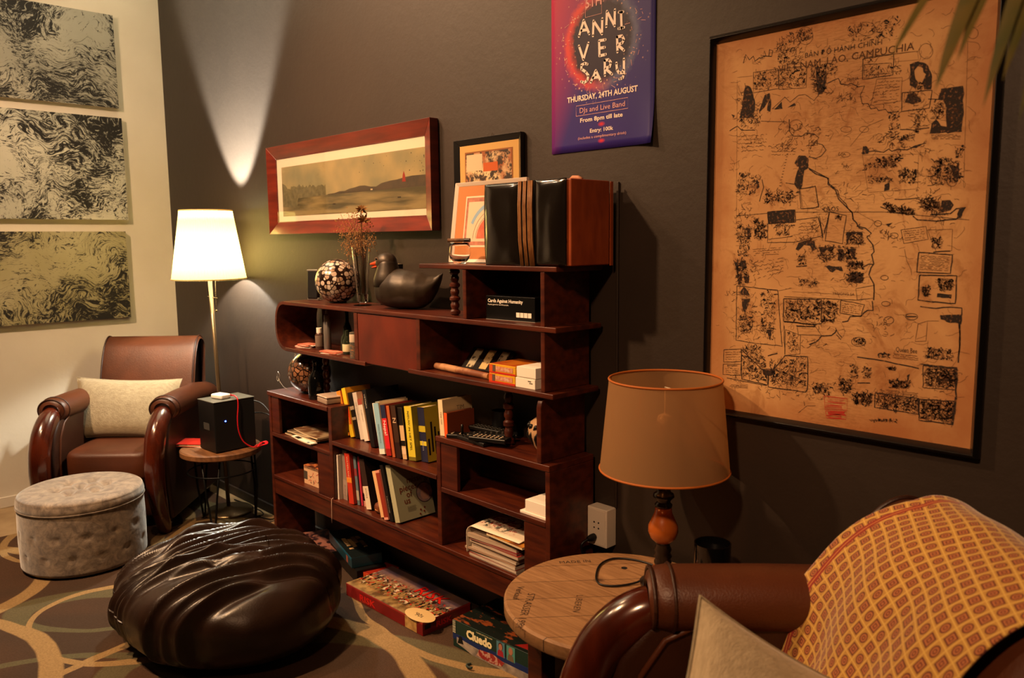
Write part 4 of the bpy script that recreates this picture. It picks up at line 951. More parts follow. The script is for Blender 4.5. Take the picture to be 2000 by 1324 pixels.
# glass, frames on the top board
TB = 1.3695
t = on('whisky_glass', 'small round clear tumbler with a cork-coloured stub on its rim', 'glass', 2.955, -.165, TB)
MB().lathe([(0, 0), (.020, 0), (.022, .006), (.033, .018), (.0375, .036), (.036, .058), (.033, .072), (.0315, .072), (.034, .056), (.0355, .036), (.030, .020), (.015, .012), (0, .011)], 40).obj('bowl', GLASS, t, smooth=True)
CIG = mat('cork', '#6b4a30', .8, col2='#3c2416', nscale=50)
t2 = on('cork_stub', 'short brown stub lying across the rim of the tumbler', 'stub', 2.955, -.165, TB + .078, .4)
MB().tube([(-.044, 0, .002), (.022, 0, .002)], .0065, 14).obj('stub', CIG, t2, smooth=False, auto=40); MB().tube([(.020, -.001, .002), (.040, -.001, .002)], .0068, 14).obj('tip', BLACK, t2, smooth=False, auto=40)

def frame(name, label, x0, x1, z0, z1, dep, bw, fm, lean=0, y=0.0, chamf=.006, rz=0, inset=.4):
    """picture frame, back at local y=0, front at -dep, origin lower left"""
    t = thing(name, label, 'picture', (x0, y, z0), 0, None, rot=(lean, 0, rz)); W_, H_ = x1 - x0, z1 - z0
    mb = MB()
    # four mitred rails with sloped inner edge
    def rail(a, b, ai, bi):
        prof_o = [a, b, bi, ai]
        vs = [(a[0], 0, a[1]), (b[0], 0, b[1]), (bi[0], 0, bi[1]), (ai[0], 0, ai[1]), (a[0], -dep, a[1]), (b[0], -dep, b[1]), (bi[0], -dep * inset, bi[1]), (ai[0], -dep * inset, ai[1])]
        mb.add(vs, [(0, 1, 2, 3), (4, 7, 6, 5), (0, 4, 5, 1), (1, 5, 6, 2), (2, 6, 7, 3), (3, 7, 4, 0)])
    o = [(0, 0), (W_, 0), (W_, H_), (0, H_)]; i_ = [(bw, bw), (W_ - bw, bw), (W_ - bw, H_ - bw), (bw, H_ - bw)]
    for k in range(4): rail(o[k], o[(k + 1) % 4], i_[k], i_[(k + 1) % 4])
    mb.obj('frame', fm, t, bevel=.0012)
    MB().box(bw * .6, W_ - bw * .6, -dep * .3, -.001, bw * .6, H_ - bw * .6).obj('backing', col_m('#3a2c20'), t)
    return t, W_, H_
t, W_, H_ = frame('framed_print', 'white-framed print with orange mount leaning behind the tumbler on the top board', 2.800, 3.165, 1.3695, 1.655, .014, .013, mat('white_frame', '#cfc2b4', .5), lean=-.14, y=-.075)
MB().box(.011, W_ - .011, -.0052, -.0042, .011, H_ - .011).obj('mount', mat('orange_mount', '#a86a3a', .8), t)
MB().box(.060, W_ - .05, -.0062, -.0052, .055, H_ - .05).obj('paper', col_m('#cdb9a0'), t)
PR = mat('print_pinks', '#b07058', .7, col2='#8a5444', nscale=40)
AX, AZ = .215, .085
def archband(r0, r1, m_, nm, lift, n=26, a0=0, a1=PI):
    mb = MB(); vs = []
    for k in range(n + 1):
        a = a0 + (a1 - a0) * k / n
        for r in (r0, r1): vs.append((AX + r * math.cos(a), -.0062 - lift, AZ + r * math.sin(a)))
    mb.add(vs, [(2 * k, 2 * k + 1, 2 * k + 3, 2 * k + 2) for k in range(n)]); return mb.obj(nm, m_, t)
MB().box(.066, .30, -.0067, -.0062, .062, .23).obj('printed_border', PR, t)
MB().box(.078, .29, -.0070, -.0067, .075, .215).obj('printed_field', col_m('#c9ae94'), t)
archband(.116, .130, col_m('#7f9ab0'), 'printed_sky', .0010, a0=.7, a1=2.7); archband(0, .082, mat('print_dome', '#b86448', .7, col2='#a84a34', nscale=30), 'printed_dome', .0011)
archband(.086, .087, INK, 'printed_line', .0013); archband(.100, .101, INK, 'printed_line', .0013)
for k in range(7): MB().ribbon([(.215 + .02 * math.sin(k), .08 + .004 * k), (.20 + .014 * k, .13)], .0012, Vector((0, -.0078, 0)), Vector((1, 0, 0)), Vector((0, 0, 1)), Vector((0, -1, 0))).obj('printed_fold', INK, t)
# small black-framed picture on the wall
BF = mat('black_frame', '#0d0c0d', .3, coat=.3)
t, W_, H_ = frame('framed_photo', 'small black-framed colour picture hanging above the white-framed print', 2.762, 3.112, 1.585, 1.808, .022, .022, BF, y=-.002)
MB().box(.02, W_ - .02, -.009, -.008, .02, H_ - .02).obj('mount', mat('straw_mount', '#b08c50', .8), t)
MB().box(.05, W_ - .05, -.0098, -.009, .03, H_ - .045).obj('inner_mount', col_m('#7a4a26'), t)
g = mat('photo_scene', '#b89c78', .5); G = NG(g); v = G.co('Object', (1, 1, 1))
G.put(G.b.inputs['Base Color'], G.mix(G.step(G.noise(v, 42, 5, .7).outputs[0], .46, .56), G.mix(G.step(G.noise(v, 14, 3).outputs[0], .4, .6), '#c4ac84', '#8a4c26'), '#2c1c12'))
MB().box(.055, W_ - .055, -.0104, -.0098, .035, H_ - .05).obj('photograph', g, t)
MB().box(.06, .145, -.0108, -.0104, .11, H_ - .055).obj('sky_print', col_m('#b5a688'), t)
MB().box(.150, .225, -.0108, -.0104, .105, .135).obj('stall_print', col_m('#a84e20'), t)
MB().tube([(W_ / 2 + .02, -.003, H_ - .003), (W_ / 2 + .015, -.003, H_ + .012), (W_ / 2 + .01, -.003, H_)], .0012, 5).obj('hanging_loop', CHR, t)
# panorama
RW = mat('red_frame_wood', '#4f150b', .3, col2='#6b2212', nscale=5, nstretch=(1, 1, 8), coat=.5)
t, W_, H_ = frame('panorama_picture', 'wide red-brown framed panorama of a lake with low hills', 1.352, 2.648, 1.487, 1.905, .040, .060, RW, y=-.002, inset=.45)
MB().box(.05, W_ - .05, -.0150, -.0140, .05, H_ - .05).obj('mount', mat('cream_mount', '#d8c9b4', .85), t)
g = mat('lake_view', '#8c8260', .35); G = NG(g); v = G.co('Object'); X, Y, Z = G.sep(v)
nn = G.noise(v, 6, 5); base = G.mix(G.step(nn.outputs[0], .35, .7), '#7f7a5c', '#a89468')
wat = G.mix(G.step(G.noise(G.co('Object', (1, 1, 9)), 3, 4).outputs[0], .4, .6), '#4c4630', '#8a7a54')
base = G.mix(G.step(Z, .170, .172), wat, base)
G.put(G.b.inputs['Base Color'], base)
px0, px1, pz0, pz1 = .105, W_ - .062, .085, H_ - .100
MB().box(px0, px1, -.0160, -.0150, pz0, pz1).obj('lake_print', g, t)
HL = mat('print_hills', '#3a3020', .6, col2='#4c3c26', nscale=30)
rnd = random.Random(2); poly = [(.52, .173), (.58, .175), (.62, .181), (.66, .180), (.70, .188), (.74, .191), (.78, .196), (.82, .195), (.86, .188), (.90, .186), (.94, .198), (1.0, .204), (1.05, .206), (1.10, .212), (1.15, .215), (px1 - .001, .214), (px1 - .001, .171), (.52, .170)]
MB().prism(poly, -.0165, -.0160, 'y').obj('hills_print', HL, t)
poly = [(px0 + .001, .13)] + [(px0 + .001 + .011 * k, .215 - .0004 * k * (k > 4) + (.02 if k < 4 else 0) + .020 * mnoise.noise(Vector((k * .7, 1, 5))) + (.012 if k > 8 else 0) + rnd.uniform(-.004, .006)) for k in range(37)] + [(px0 + .40, .170), (px0 + .15, .165), (px0 + .14, .125)]
MB().prism(poly, -.0165, -.0160, 'y').obj('trees_print', mat('print_trees', '#5a5338', .6, col2='#6e6546', nscale=40), t)
MB().prism([(1.083, .195), (1.088, .222), (1.095, .236), (1.102, .222), (1.107, .195)], -.0170, -.0160, 'y').obj('tower_print', col_m('#8f2a18'), t)
MB().box(.86, .875, -.0168, -.0160, .173, .179).obj('house_print', col_m('#c9b48c'), t)
for (a, b) in ((.56, .125), (1.05, .133)): MB().box(a, a + .022, -.0168, -.0160, b, b + .005).obj('boat_print', col_m('#2a2014'), t)
mb = MB(); rnd = random.Random(8)
for k in range(26):
    x_, z_ = rnd.choice([rnd.uniform(.75, px1 - .01), px1 - rnd.random() ** 2 * .05 - .006]), rnd.uniform(.22, pz1 - .005); r = rnd.uniform(.001, .003)
    mb.lathe([(0, 0), (r, 0)], 7, M=Matrix.Translation((x_, -.0163, z_)) @ Matrix.Rotation(PI / 2, 4, 'X'))
mb.obj('foxing_spots', col_m('#2a2014'), t)
g = mat('picture_glass', '#ffffff', .03); 
gl = bpy.data.materials.new('thin_glass'); gl.use_nodes = True; N = gl.node_tree.nodes; N.clear(); o_ = N.new('ShaderNodeOutputMaterial'); gb = N.new('ShaderNodeBsdfGlossy'); tb = N.new('ShaderNodeBsdfTransparent'); mx = N.new('ShaderNodeMixShader'); fz_ = N.new('ShaderNodeFresnel'); fz_.inputs[0].default_value = 1.45
gb.inputs['Roughness'].default_value = .03; gl.node_tree.links.new(fz_.outputs[0], mx.inputs[0]); gl.node_tree.links.new(tb.outputs[0], mx.inputs[1]); gl.node_tree.links.new(gb.outputs[0], mx.inputs[2]); gl.node_tree.links.new(mx.outputs[0], o_.inputs[0])
MB().add([(.055, -.020, .055), (W_ - .055, -.020, .055), (W_ - .055, -.020, H_ - .055), (.055, -.020, H_ - .055)], [(0, 1, 2, 3)]).obj('glass_pane', gl, t)

# wooden case covered in black leather with cane strips
g = mat('case_leather', '#14100d', .16, coat=.5); G = NG(g); v = G.co('Object'); G.bump(G.noise(v, 6, 3, .5, .3).outputs[0], .12, .02)
OW = mat('orange_wood', '#7a3213', .42, col2='#8f4018', nscale=7, nstretch=(1, 5, 1.5))
t = on('leather_covered_case', 'large black leather case with cane strips and orange wooden side on the top board', 'case', 3.160, -.228, TB)
MB().box(.0, .352, .012, .185, .002, .252).obj('body', OW, t, bevel=.004)
def drum(x0, x1, z0, z1, seed):
    def fn(u, v):
        a, b = 2 * u - 1, 2 * v - 1
        e = .012 * (1 - a ** 4) * (1 - b ** 4) ** .5 if abs(b) < 1 else 0
        n_ = mnoise.noise(Vector((u * 1.6 + seed + v, v * 1.8 - u, seed))) * .010 * (1.3 - v) + mnoise.noise(Vector((u * 3 + seed, v * 3, seed))) * .002
        return (x0 + (x1 - x0) * u + (-.006 * (1 - b * b) if u < .02 and seed < 2 else 0), .008 - e - n_ * (1 - a ** 4) * (1 - b ** 4), z0 + (z1 - z0) * v)
    return MB().grid(fn, 30, 40)
drum(-.008, .150, -.0, .252, 1.0).obj('leather_panel', g, t, smooth=True, solid=.004); drum(.214, .338, .004, .254, 5.0).obj('leather_panel', g, t, smooth=True, solid=.004)
CANE = mat('cane', '#93663a', .5, col2='#7a4e28', nscale=40); mb = MB()
for k, x_ in enumerate((.151, .158, .172, .179, .192, .199, .206)):
    MB().tube([(x_, .002, .254), (x_ + .002, -.004, .18), (x_ + .004, -.004, .08), (x_ + .007, .002, .001)], .0031, 8).obj('cane_strip', CANE, t, smooth=True)
MB().box(.150, .214, .004, .008, 0, .254).obj('strip_backing', BLACK, t)
MB().tube([(.268, .10, .254), (.285, .095, .262), (.31, .09, .260), (.325, .088, .254)], .006, 8).obj('carry_handle', mat('pale_leather', '#b87c5c', .6), t, smooth=True)
MB().box(.352, .356, .185, .196, .0, .250).obj('back_lip', OW, t)

# ------------------------------------------------------------------ middle right compartment
MR = .9895
t = on('card_triptych', 'black stand holding three small picture cards in the right compartment', 'stand', 2.985, -.105, MR, 0)
Mt = Matrix.Rotation(-.75, 4, 'X')
MB().box(-.105, .112, -.006, .006, .004, .098, M=Mt).obj('panel', mat('black_lacquer', '#120908', .35), t, bevel=.002)
for k, cc2 in enumerate(('#a89c80', '#c2a26c', '#9c8c74')):
    x_ = -.080 + .068 * k
    o = MB().box(x_, x_ + .036, -.0075, -.006, .010, .092, M=Mt).obj('card', mat('card%d' % k, cc2, .5, col2='#3c2c1c', nscale=55, thr=(.56, .62)), t)
t = on('birch_roll', 'thin speckled cream and brown rolled stick lying across the compartment', 'roll', 2.965, -.178, MR, 0.0, rot=(0, 0, -.05))
mb = MB().tube([(-.145, 0, .013), (-.10, .001, .0132), (.0, -.001, .0128), (.10, 0, .012), (.155, 0, .0115)], [.0115, .0128, .0125, .0115, .0105], 18); mb.obj('stick', mat('birch', '#a87a54', .6, col2='#6e3c22', nscale=16, thr=(.42, .56)), t, smooth=False, auto=50)
def gamebox(x, y, z, w_, d_, h_, colr, lab, grp=None, rz=0, cat='box', name='card_box'):
    t = on(name, lab, cat, x, y, z, rz, grp)
    MB().box(-w_ / 2, w_ / 2, 0, d_, 0, h_).obj('box', colr, t, bevel=.0012); return t
YB_ = mat('yellow_card', '#cf9a1c', .4)
for k, lab in enumerate(('yellow and red boxed card game, lower of the two identical boxes', 'yellow and red boxed card game lying on top of its twin')):
    t = gamebox(3.205 + .002 * k, -.208, MR + .031 * k, .122, .135, .030, YB_, lab, 'yellow and red card games', cat='game box', name='card_game_box')
    MB().box(-.0612, .0612, -.0006, .0, .0, .006).obj('red_band', col_m('#b82a18'), t)
    MB().box(-.061, -.045, -.0008, -.0002, .004, .028).obj('red_corner', col_m('#c2501c'), t)
    MB().box(-.030, .050, -.0010, -.0002, .009, .024).obj('printed_panel', mat('box_print', '#c9a88c', .5, col2='#b85c3c', nscale=90), t)
    MB().box(-.044, -.032, -.0012, -.0002, .006, .027).obj('printed_figure', col_m('#5c4a44'), t)
    if k: MB().box(-.058, .058, .004, .13, .030, .0306).obj('red_lid_print', mat('lid_print', '#9a3418', .4, col2='#c2701c', nscale=20), t)
t = gamebox(3.316, -.212, MR, .086, .130, .031, WHITE, 'off-white box with small grey symbol, lower of the two pale boxes', 'pale boxes at the end of the compartment')
for (a, b) in ((.012, .022), (.018, .016)): MB().box(a, a + .014, -.0006, 0, b, b + .003).obj('symbol', col_m('#5c5648'), t)
t = gamebox(3.318, -.210, MR + .032, .084, .135, .034, WHITE, 'plain white box stacked on the off-white box', 'pale boxes at the end of the compartment')
MB().box(-.0421, .0421, -.0004, 0, .002, .003).obj('lid_line', col_m('#8a8274'), t)

# ------------------------------------------------------------------ on the left cap
CP = .762
t = on('reed_diffuser', 'small reed diffuser with thin curly stems in a pinkish glass at the left end', 'diffuser', 1.668, -.085, CP)
MB().lathe([(0, 0), (.020, 0), (.021, .004), (.020, .030), (.010, .036), (.009, .042), (.0075, .042), (.008, .035), (.018, .028), (.018, .005), (0, .005)], 24).obj('glass', mat('pink_glass', '#d89478', .1, trans=.8), t, smooth=True)
mb = MB(); REED = mat('reed', '#8a7658', .6)
for k, (dx, dy, h_, lo) in enumerate(((-.03, .0, .15, .014), (-.012, .01, .165, .010), (.022, .0, .155, .012), (.045, .01, .13, .012), (-.055, -.01, .10, .010), (.01, -.01, .14, .008))):
    mb.tube([(0, 0, .008), (dx * .5, dy * .5, h_ * .5), (dx, dy, h_ - lo), (dx - lo * .6, dy, h_), (dx - lo * .2, dy, h_ + lo * .8), (dx + lo * .5, dy, h_), (dx + lo * .2, dy, h_ - lo)], .0010, 5)
mb.obj('reeds', REED, t, smooth=True)
t = on('wire_whisk', 'thin pale looped wire lying over the left edge of the bookcase cap', 'wire', 1.650, -.160, CP + .002)
MB().tube([(.05, .0, .002), (.0, -.0, .012), (-.03, 0, .03), (-.045, 0, .045), (-.055, 0, .065), (-.045, 0, .078), (-.032, 0, .065), (-.035, 0, .045), (-.05, 0, .032), (-.062, 0, .04), (-.058, 0, .055)], .0011, 5).obj('wire', CHR, t, smooth=True)
t = on('black_bottle', 'black round-shouldered bottle standing in front of a turned post', 'bottle', 1.958, -.165, CP)
MB().lathe([(0, 0), (.031, 0), (.033, .005), (.034, .08), (.029, .105), (.014, .122), (.012, .135), (.011, .16), (.013, .162), (.013, .17), (0, .171)], 32).obj('body', mat('black_glass', '#060606', .12), t, smooth=True)
t = on('clear_box', 'milky plastic box of cards lying on the right end of the bookcase cap', 'box', 2.075, -.150, CP, -.12)
MB().box(-.050, .050, -.055, .055, 0, .026).obj('box', mat('milky_plastic', '#a08a7a', .35, trans=.15), t, bevel=.006); MB().box(-.051, .051, -.056, .056, .026, .034).obj('lid', mat('milky_lid', '#b09c8c', .3), t, bevel=.004)

# ------------------------------------------------------------------ lower left compartments
def magazine(label, x, y, z, w_, d_, h_, rz, colr, group, curl=0, side=None):
    t = on('magazine', label, 'magazine', x, y, z, rz, group)
    def f_(u, v): return ((u - .5) * w_, v * d_, h_ + curl * (2 * u - 1) ** 2)
    mb = MB(); n = 10; vs = []
    for i in range(n + 1):
        u = i / n; c_ = curl * (2 * u - 1) ** 2 if curl > 0 else 0
        for yy in (0, d_):
            for zz in (0, h_): vs.append(((u - .5) * w_, yy, zz + c_))
    fs = []
    for i in range(n):
        a, b = 4 * i, 4 * i + 4; fs += [(a, b, b + 1, a + 1), (a + 2, a + 3, b + 3, b + 2), (a, a + 2, b + 2, b), (a + 1, b + 1, b + 3, a + 3)]
    fs += [(0, 1, 3, 2), (4 * n, 4 * n + 2, 4 * n + 3, 4 * n + 1)]
    mb.add(vs, fs).obj('pages', side or PAPER, t)
    vs = []
    for i in range(n + 1):
        u = i / n; c_ = curl * (2 * u - 1) ** 2 if curl > 0 else 0
        for yy in (-.0005, d_):
            for zz in (h_, h_ + .0006): vs.append(((u - .5) * (w_ + .001), yy, zz + c_))
    MB().add(vs, fs).obj('cover', colr, t); return t
def pm(name, a, b, sc_=18, lo=.45, hi=.55): return mat(name, a, .35, col2=b, nscale=sc_, thr=(lo, hi), ndet=5)
for k, (lab, m_, rz) in enumerate((('old folded newspaper at the bottom of the pile in the upper left compartment', pm('news1', '#8a7660', '#5c4c3c'), .06), ('brown glossy magazine in the middle of the upper left pile', pm('news2', '#6e5644', '#3c2c22'), -.04), ('grey magazine with dark cover on the upper left pile', pm('news3', '#8f806c', '#4a3a2e'), .10), ('crumpled brochure on top of the upper left pile', pm('news4', '#9a8468', '#6a4a34'), -.1))):
    magazine(lab, 1.865 + .008 * k, -.200 + .004 * k, .570 + .0065 * k, .255, .165, .005, rz, m_, 'old papers in the upper left compartment', curl=.004)
t = magazine('white leaflet with a dark photo hanging over the front of the paper pile', 1.915, -.226, .5715, .20, .03, .004, -.08, WHITE, 'old papers in the upper left compartment', curl=.004)
MB().box(-.075, -.035, .003, .022, .0072, .0076).obj('photo', BLACK, t); MB().box(.055, .068, .002, .012, .0072, .0076).obj('photo', col_m('#3c6a8a'), t)
t = on('puzzle_box', 'small cream puzzle box with red and black letters in the lower left compartment', 'game box', 1.985, -.190, LS, 0.03)
MB().box(-.115, .06, 0, .12, 0, .085).obj('box', mat('puzzle_card', '#d0a884', .5), t, bevel=.0015)
MB().box(-.1152, .0602, .0, .12, .072, .0856).obj('lid', mat('puzzle_lid', '#b86a3a', .5, col2='#4a2418', nscale=22, thr=(.45, .5)), t)
MB().box(-.1152, -.085, -.0005, 0, .022, .06).obj('photo', col_m('#4a4038'), t)
mb = MB(); rr = random.Random(4); O, Xv, Zv, Nv = Vector((0, 0, 0)), Vector((1, 0, 0)), Vector((0, 0, 1)), Vector((0, -1, 0)); mr = MB()
for k in range(16):
    x_, z_ = rr.uniform(-.075, .02), rr.uniform(.012, .06); p = [(x_, z_), (x_ + rr.uniform(-.008, .008), z_ + rr.uniform(-.01, .01)), (x_ + rr.uniform(-.012, .012), z_ + rr.uniform(-.01, .01))]
    (mr if k % 3 else mb).ribbon(p, .003, O, Xv, Zv, Nv)
mb.obj('black_letters', INK, t); mr.obj('red_letters', col_m('#b0301c'), t)
# cord hanging from the plinth
MB().tube([(2.170, -.200, .372), (2.168, -.222, .3745), (2.166, -.2315, .368), (2.163, -.231, .33), (2.160, -.2305, .29), (2.158, -.2300, .262)], .0016, 6).obj('bookmark_string', mat('pale_string', '#b89c88', .9), None, smooth=True)
tag(bpy.data.objects['bookmark_string'], 'thin pale string hanging from the lower shelf over the plinth', 'string')

# ------------------------------------------------------------------ right cabinet
t0 = None
BT_ = mat('remote_black', '#0c0b0b', .4); KEY = mat('remote_keys', '#b8a48c', .5); KEYD = mat('remote_keys_dark', '#3c3833', .5)
def remote(label, x, y, z, rz, ln_, w_, keys, light=False, tilt=0):
    t = on('remote_control', label, 'remote control', x, y, z, 0, 'remote controls on the step', rot=(0, tilt, rz))
    MB().box(-ln_ / 2, ln_ / 2, -w_ / 2, w_ / 2, 0, .015).obj('body', BT_, t, bevel=.004)
    mb = MB()
    for i in range(keys):
        for j in range(3): mb.box(-ln_ * .40 + i * ln_ * .8 / keys, -ln_ * .40 + i * ln_ * .8 / keys + .006, -w_ * .3 + j * w_ * .25, -w_ * .3 + j * w_ * .25 + .004, .015, .0165)
    mb.obj('keys', KEY if light else KEYD, t)
remote('black remote control lying nearest the TIM book with pale keys at one end', 2.985, -.165, .765, .55, .15, .045, 4, True)
remote('black remote control with dark keys at the front of the heap', 3.045, -.190, .765, -.10, .16, .042, 6)
remote('black remote control with green and cream keys in the middle of the heap', 3.085, -.140, .7805, .75, .17, .046, 7)
remote('black remote control with rows of bright keys leaning by the turned post', 3.118, -.185, .7815, .35, .14, .050, 7, True, -.0)
remote('black remote control at the back of the heap with a few bright keys', 3.02, -.095, .781, .1, .17, .045, 8)
t = on('black_mug', 'black mug standing against the wall behind the brown book', 'mug', 3.030, -.055, .765); MB().lathe([(0, 0), (.028, 0), (.030, .004), (.030, .088), (.027, .088), (.027, .006), (0, .006)], 28).obj('body', BLACK, t, smooth=False, auto=40)
MB().tube([(.028, 0, .07), (.048, 0, .066), (.05, 0, .035), (.028, 0, .022)], .004, 8).obj('handle', BLACK, t, smooth=True)
t = on('lighter', 'small black lighter standing in front of the brown book', 'lighter', 2.975, -.185, .78); MB().lathe([(0, 0), (.005, 0), (.005, .026), (.0035, .034), (0, .035)], 12).obj('body', BLACK, t, smooth=True); t.location.z = .7805
# painted egg vase
t = on('painted_vase', 'round cream vase with black leaf strokes beside the upright', 'vase', 3.325, -.120, .765)
EGG = mat('cream_ceramic', '#b08c68', .4)
ep = [(0, 0), (.026, 0), (.028, .004), (.048, .030), (.0625, .062), (.064, .082), (.056, .104), (.036, .120), (.022, .126), (.020, .128)]
MB().lathe(ep, 40).obj('body', EGG, t, smooth=True)
MB().lathe([(.022, .124), (.034, .130), (.034, .140), (.016, .150), (0, .152)], 24).obj('lid', BLACK, t, smooth=True)
def er(z):
    for i in range(len(ep) - 1):
        if ep[i][1] <= z <= ep[i + 1][1] and ep[i + 1][1] > ep[i][1]: q = (z - ep[i][1]) / (ep[i + 1][1] - ep[i][1]); return ep[i][0] + (ep[i + 1][0] - ep[i][0]) * q
    return .02
for k in range(10):
    a = -2.9 + k * .42
    for (z0, z1, wd) in ((.028, .078, .0065), (.086, .102, .008)):
        mb = MB(); mb.tube([((er(z0 + (z1 - z0) * q) + .0006) * math.cos(a + .25 * q), (er(z0 + (z1 - z0) * q) + .0006) * math.sin(a + .25 * q), z0 + (z1 - z0) * q) for q in (0, .2, .4, .6, .8, 1)], [.0008, wd * .45, wd * .7, wd, wd * .8, .001], 8)
        mb.obj('brush_stroke', BLACK, t, smooth=True)
# white box and paper in the right compartment
t = on('paper_stack', 'white ream of paper and card lying in the right compartment', 'paper', 3.352, -.215, .583)
MB().box(-.062, .058, 0, .16, 0, .010).box(-.042, .058, .004, .15, .010, .048).obj('sheets', WHITE, t, bevel=.002)
# magazine pile
GM = 'magazines piled in the bottom right compartment'
rr = random.Random(11); z = LS
spec = [(.004, '#e6d8cc', .0, 'thin white magazine at the very bottom of the big pile'), (.010, '#d8c8b8', .0, 'second magazine from the bottom with a red line on its edge'), (.011, '#e2d6c6', -.02, 'thick cream magazine low in the big pile'), (.006, '#b08a70', .03, 'tan-edged magazine above the thick cream one'), (.009, '#d6c6b4', -.03, 'pale striped magazine in the middle of the big pile'), (.009, '#c9b6a2', .02, 'grey-edged magazine in the middle of the big pile'), (.010, '#cdb8a4', -.01, 'magazine with reddish edge under the dark gap'), (.007, '#8a2430', .03, 'red-covered magazine in the upper half of the pile'), (.012, '#c4b09a', .06, 'short cream booklet in the upper half of the pile'), (.012, '#15110f', -.02, 'black folder sticking out left under the top magazines')]
for k, (h_, c_, rz, lab) in enumerate(spec):
    w_ = .235 + rr.uniform(-.012, .012)
    side = mat('edge_%d' % k, c_, .75, col2='#8d7a68', nscale=30, nstretch=(.3, .3, 40))
    magazine(lab, 3.165 + rr.uniform(-.012, .010) - (.01 if k < 6 else 0), -.222 + rr.uniform(0, .010), z, w_, .185, h_, rz, col_m('#8a3028') if k in (1, 6) else (col_m('#7a1824') if k == 7 else col_m('#9a8674')), GM, side=side)
    z += h_ + .0012
t = magazine('magazine with an orange food photo near the top of the pile', 3.225, -.226, z, .18, .175, .007, -.05, pm('food_print', '#b87a30', '#6b3414', 30), GM); z += .008
# curled poster magazine on top, drooping at the left
t = on('curled_magazine', 'white illustrated magazine curling down at the left on top of the big pile', 'magazine', 3.165, -.222, z, .02)
g = mat('illustrated_cover', '#d9c8b4', .35); G = NG(g); v = G.co('Object'); X, Y, Z = G.sep(v)
k1 = G.step(G.noise(v, 60, 4, .7).outputs[0], .50, .54); reg = G.math('MULTIPLY', G.step(Y, .02, .035), G.math('SUBTRACT', 1.0, G.step(Y, .13, .15))); reg = G.math('MULTIPLY', reg, G.math('SUBTRACT', 1.0, G.step(X, .05, .09)))
ink = G.mix(G.step(G.noise(v, 25, 2).outputs[0], .45, .55), '#a8382a', '#4c5048'); base = G.mix(G.math('MULTIPLY', k1, reg), '#dccdb8', ink)
pur = G.math('SUBTRACT', 1.0, G.step(G.math('ABSOLUTE', G.math('SUBTRACT', G.math('ADD', Y, G.math('MULTIPLY', G.math('MULTIPLY', X, X), 1.5)), .165)), .006, .009)); base = G.mix(pur, base, '#4a1c3c')
G.put(G.b.inputs['Base Color'], base)
def cm_(u, v):
    s = u * .34; x = .125 - s; zz = .004 + .006 * math.sin(v * 3)
    if x < -.10:
        q = (-.10 - x) / .030; 
        if q < 1.57: x2 = -.10 - .030 * math.sin(q); zz = zz - .030 * (1 - math.cos(q))
        else: x2 = -.130 - .0; zz = zz - .030 - (q - 1.57) * .030
        x = x2
    return (x, v * .185, zz)
MB().grid(cm_, 50, 8).obj('cover', g, t, smooth=True, solid=.0015)
MB().box(-.09, .12, .004, .18, .0, .003).obj('pages', PAPER, t)
text('LT', .035, INK, t, FZ(.02, .055, .0085, .05), 'title')

# ------------------------------------------------------------------ board games below
def gb(label, x, y, z, w_, d_, h_, rz, lidm, sidem, name='board_game_box', group=None):
    """root at the front right bottom corner region: centre of box footprint"""
    t = on(name, label, 'board game', x, y, z, rz, group)
    MB().box(-w_ / 2, w_ / 2, -d_ / 2, d_ / 2, 0, h_).obj('box', sidem, t, bevel=.0015)
    MB().box(-w_ / 2 + .001, w_ / 2 - .001, -d_ / 2 + .001, d_ / 2 - .001, h_, h_ + .0006).obj('lid_print', lidm, t)
    return t
CZ = .008
g = mat('battle_print', '#8a6a58', .35, coat=.2); G = NG(g); v = G.co('Object'); X, Y, Z = G.sep(v)
sky = G.mix(G.step(G.noise(v, 9, 3).outputs[0], .4, .65), '#8c6a5c', '#544860'); grd = G.mix(G.step(G.noise(v, 20, 5).outputs[0], .4, .6), '#9c8050', '#5a4228')
base = G.mix(G.step(Y, -.02, .06), grd, sky)
fig = G.noise(G.co('Object', (1, .55, 1), rot=(0, 0, .4)), 70, 3, .6); band = G.math('MULTIPLY', G.step(Y, -.085, -.05), G.math('SUBTRACT', 1.0, G.step(Y, .02, .05)))
base = G.mix(G.math('MULTIPLY', band, G.step(fig.outputs[0], .52, .56)), base, '#1c1612')
fig2 = G.noise(v, 55, 3, .6); base = G.mix(G.math('MULTIPLY', band, G.step(fig2.outputs[0], .57, .60)), base, '#a8281c')
fig3 = G.noise(v, 48, 2, .5); base = G.mix(G.math('MULTIPLY', band, G.step(fig3.outputs[0], .60, .63)), base, '#c9b89c')
G.put(G.b.inputs['Base Color'], base)
RD = mat('risk_red', '#7e1c1c', .35, col2='#6a1616', nscale=6)
t = gb('large red RISK board game box with battle scene lid on the carpet under the bookcase', 2.570, -.150, CZ, .500, .235, .052, .02, g, RD)
o = text('RISK', .082, col_m('#1c0806'), t, FZ(.012, .022, .0530, 0), 'title', sx=1.05, off=.002); o = text('RISK', .082, mat('risk_letters', '#c01c14', .35), t, FZ(.010, .025, .0533, 0), 'title', sx=1.05, off=.001)
text('RISK', .036, mat('risk_letters', '#c01c14', .35), t, FY(-.155, -.1182, .010), 'title', sx=1.5, off=.001)
MB().box(.145, .215, -.1182, -.1176, .002, .048).obj('side_map', mat('map_print', '#c09a5c', .5, col2='#8f6a38', nscale=40), t)
text('RISK', .030, mat('risk_letters', '#c01c14', .35), t, FX(.2508, -.055, .014), 'title', sx=1.3, off=.001)
MB().box(.2502, .2508, -.108, -.080, .022, .040).obj('maker_mark', BLACK, t)
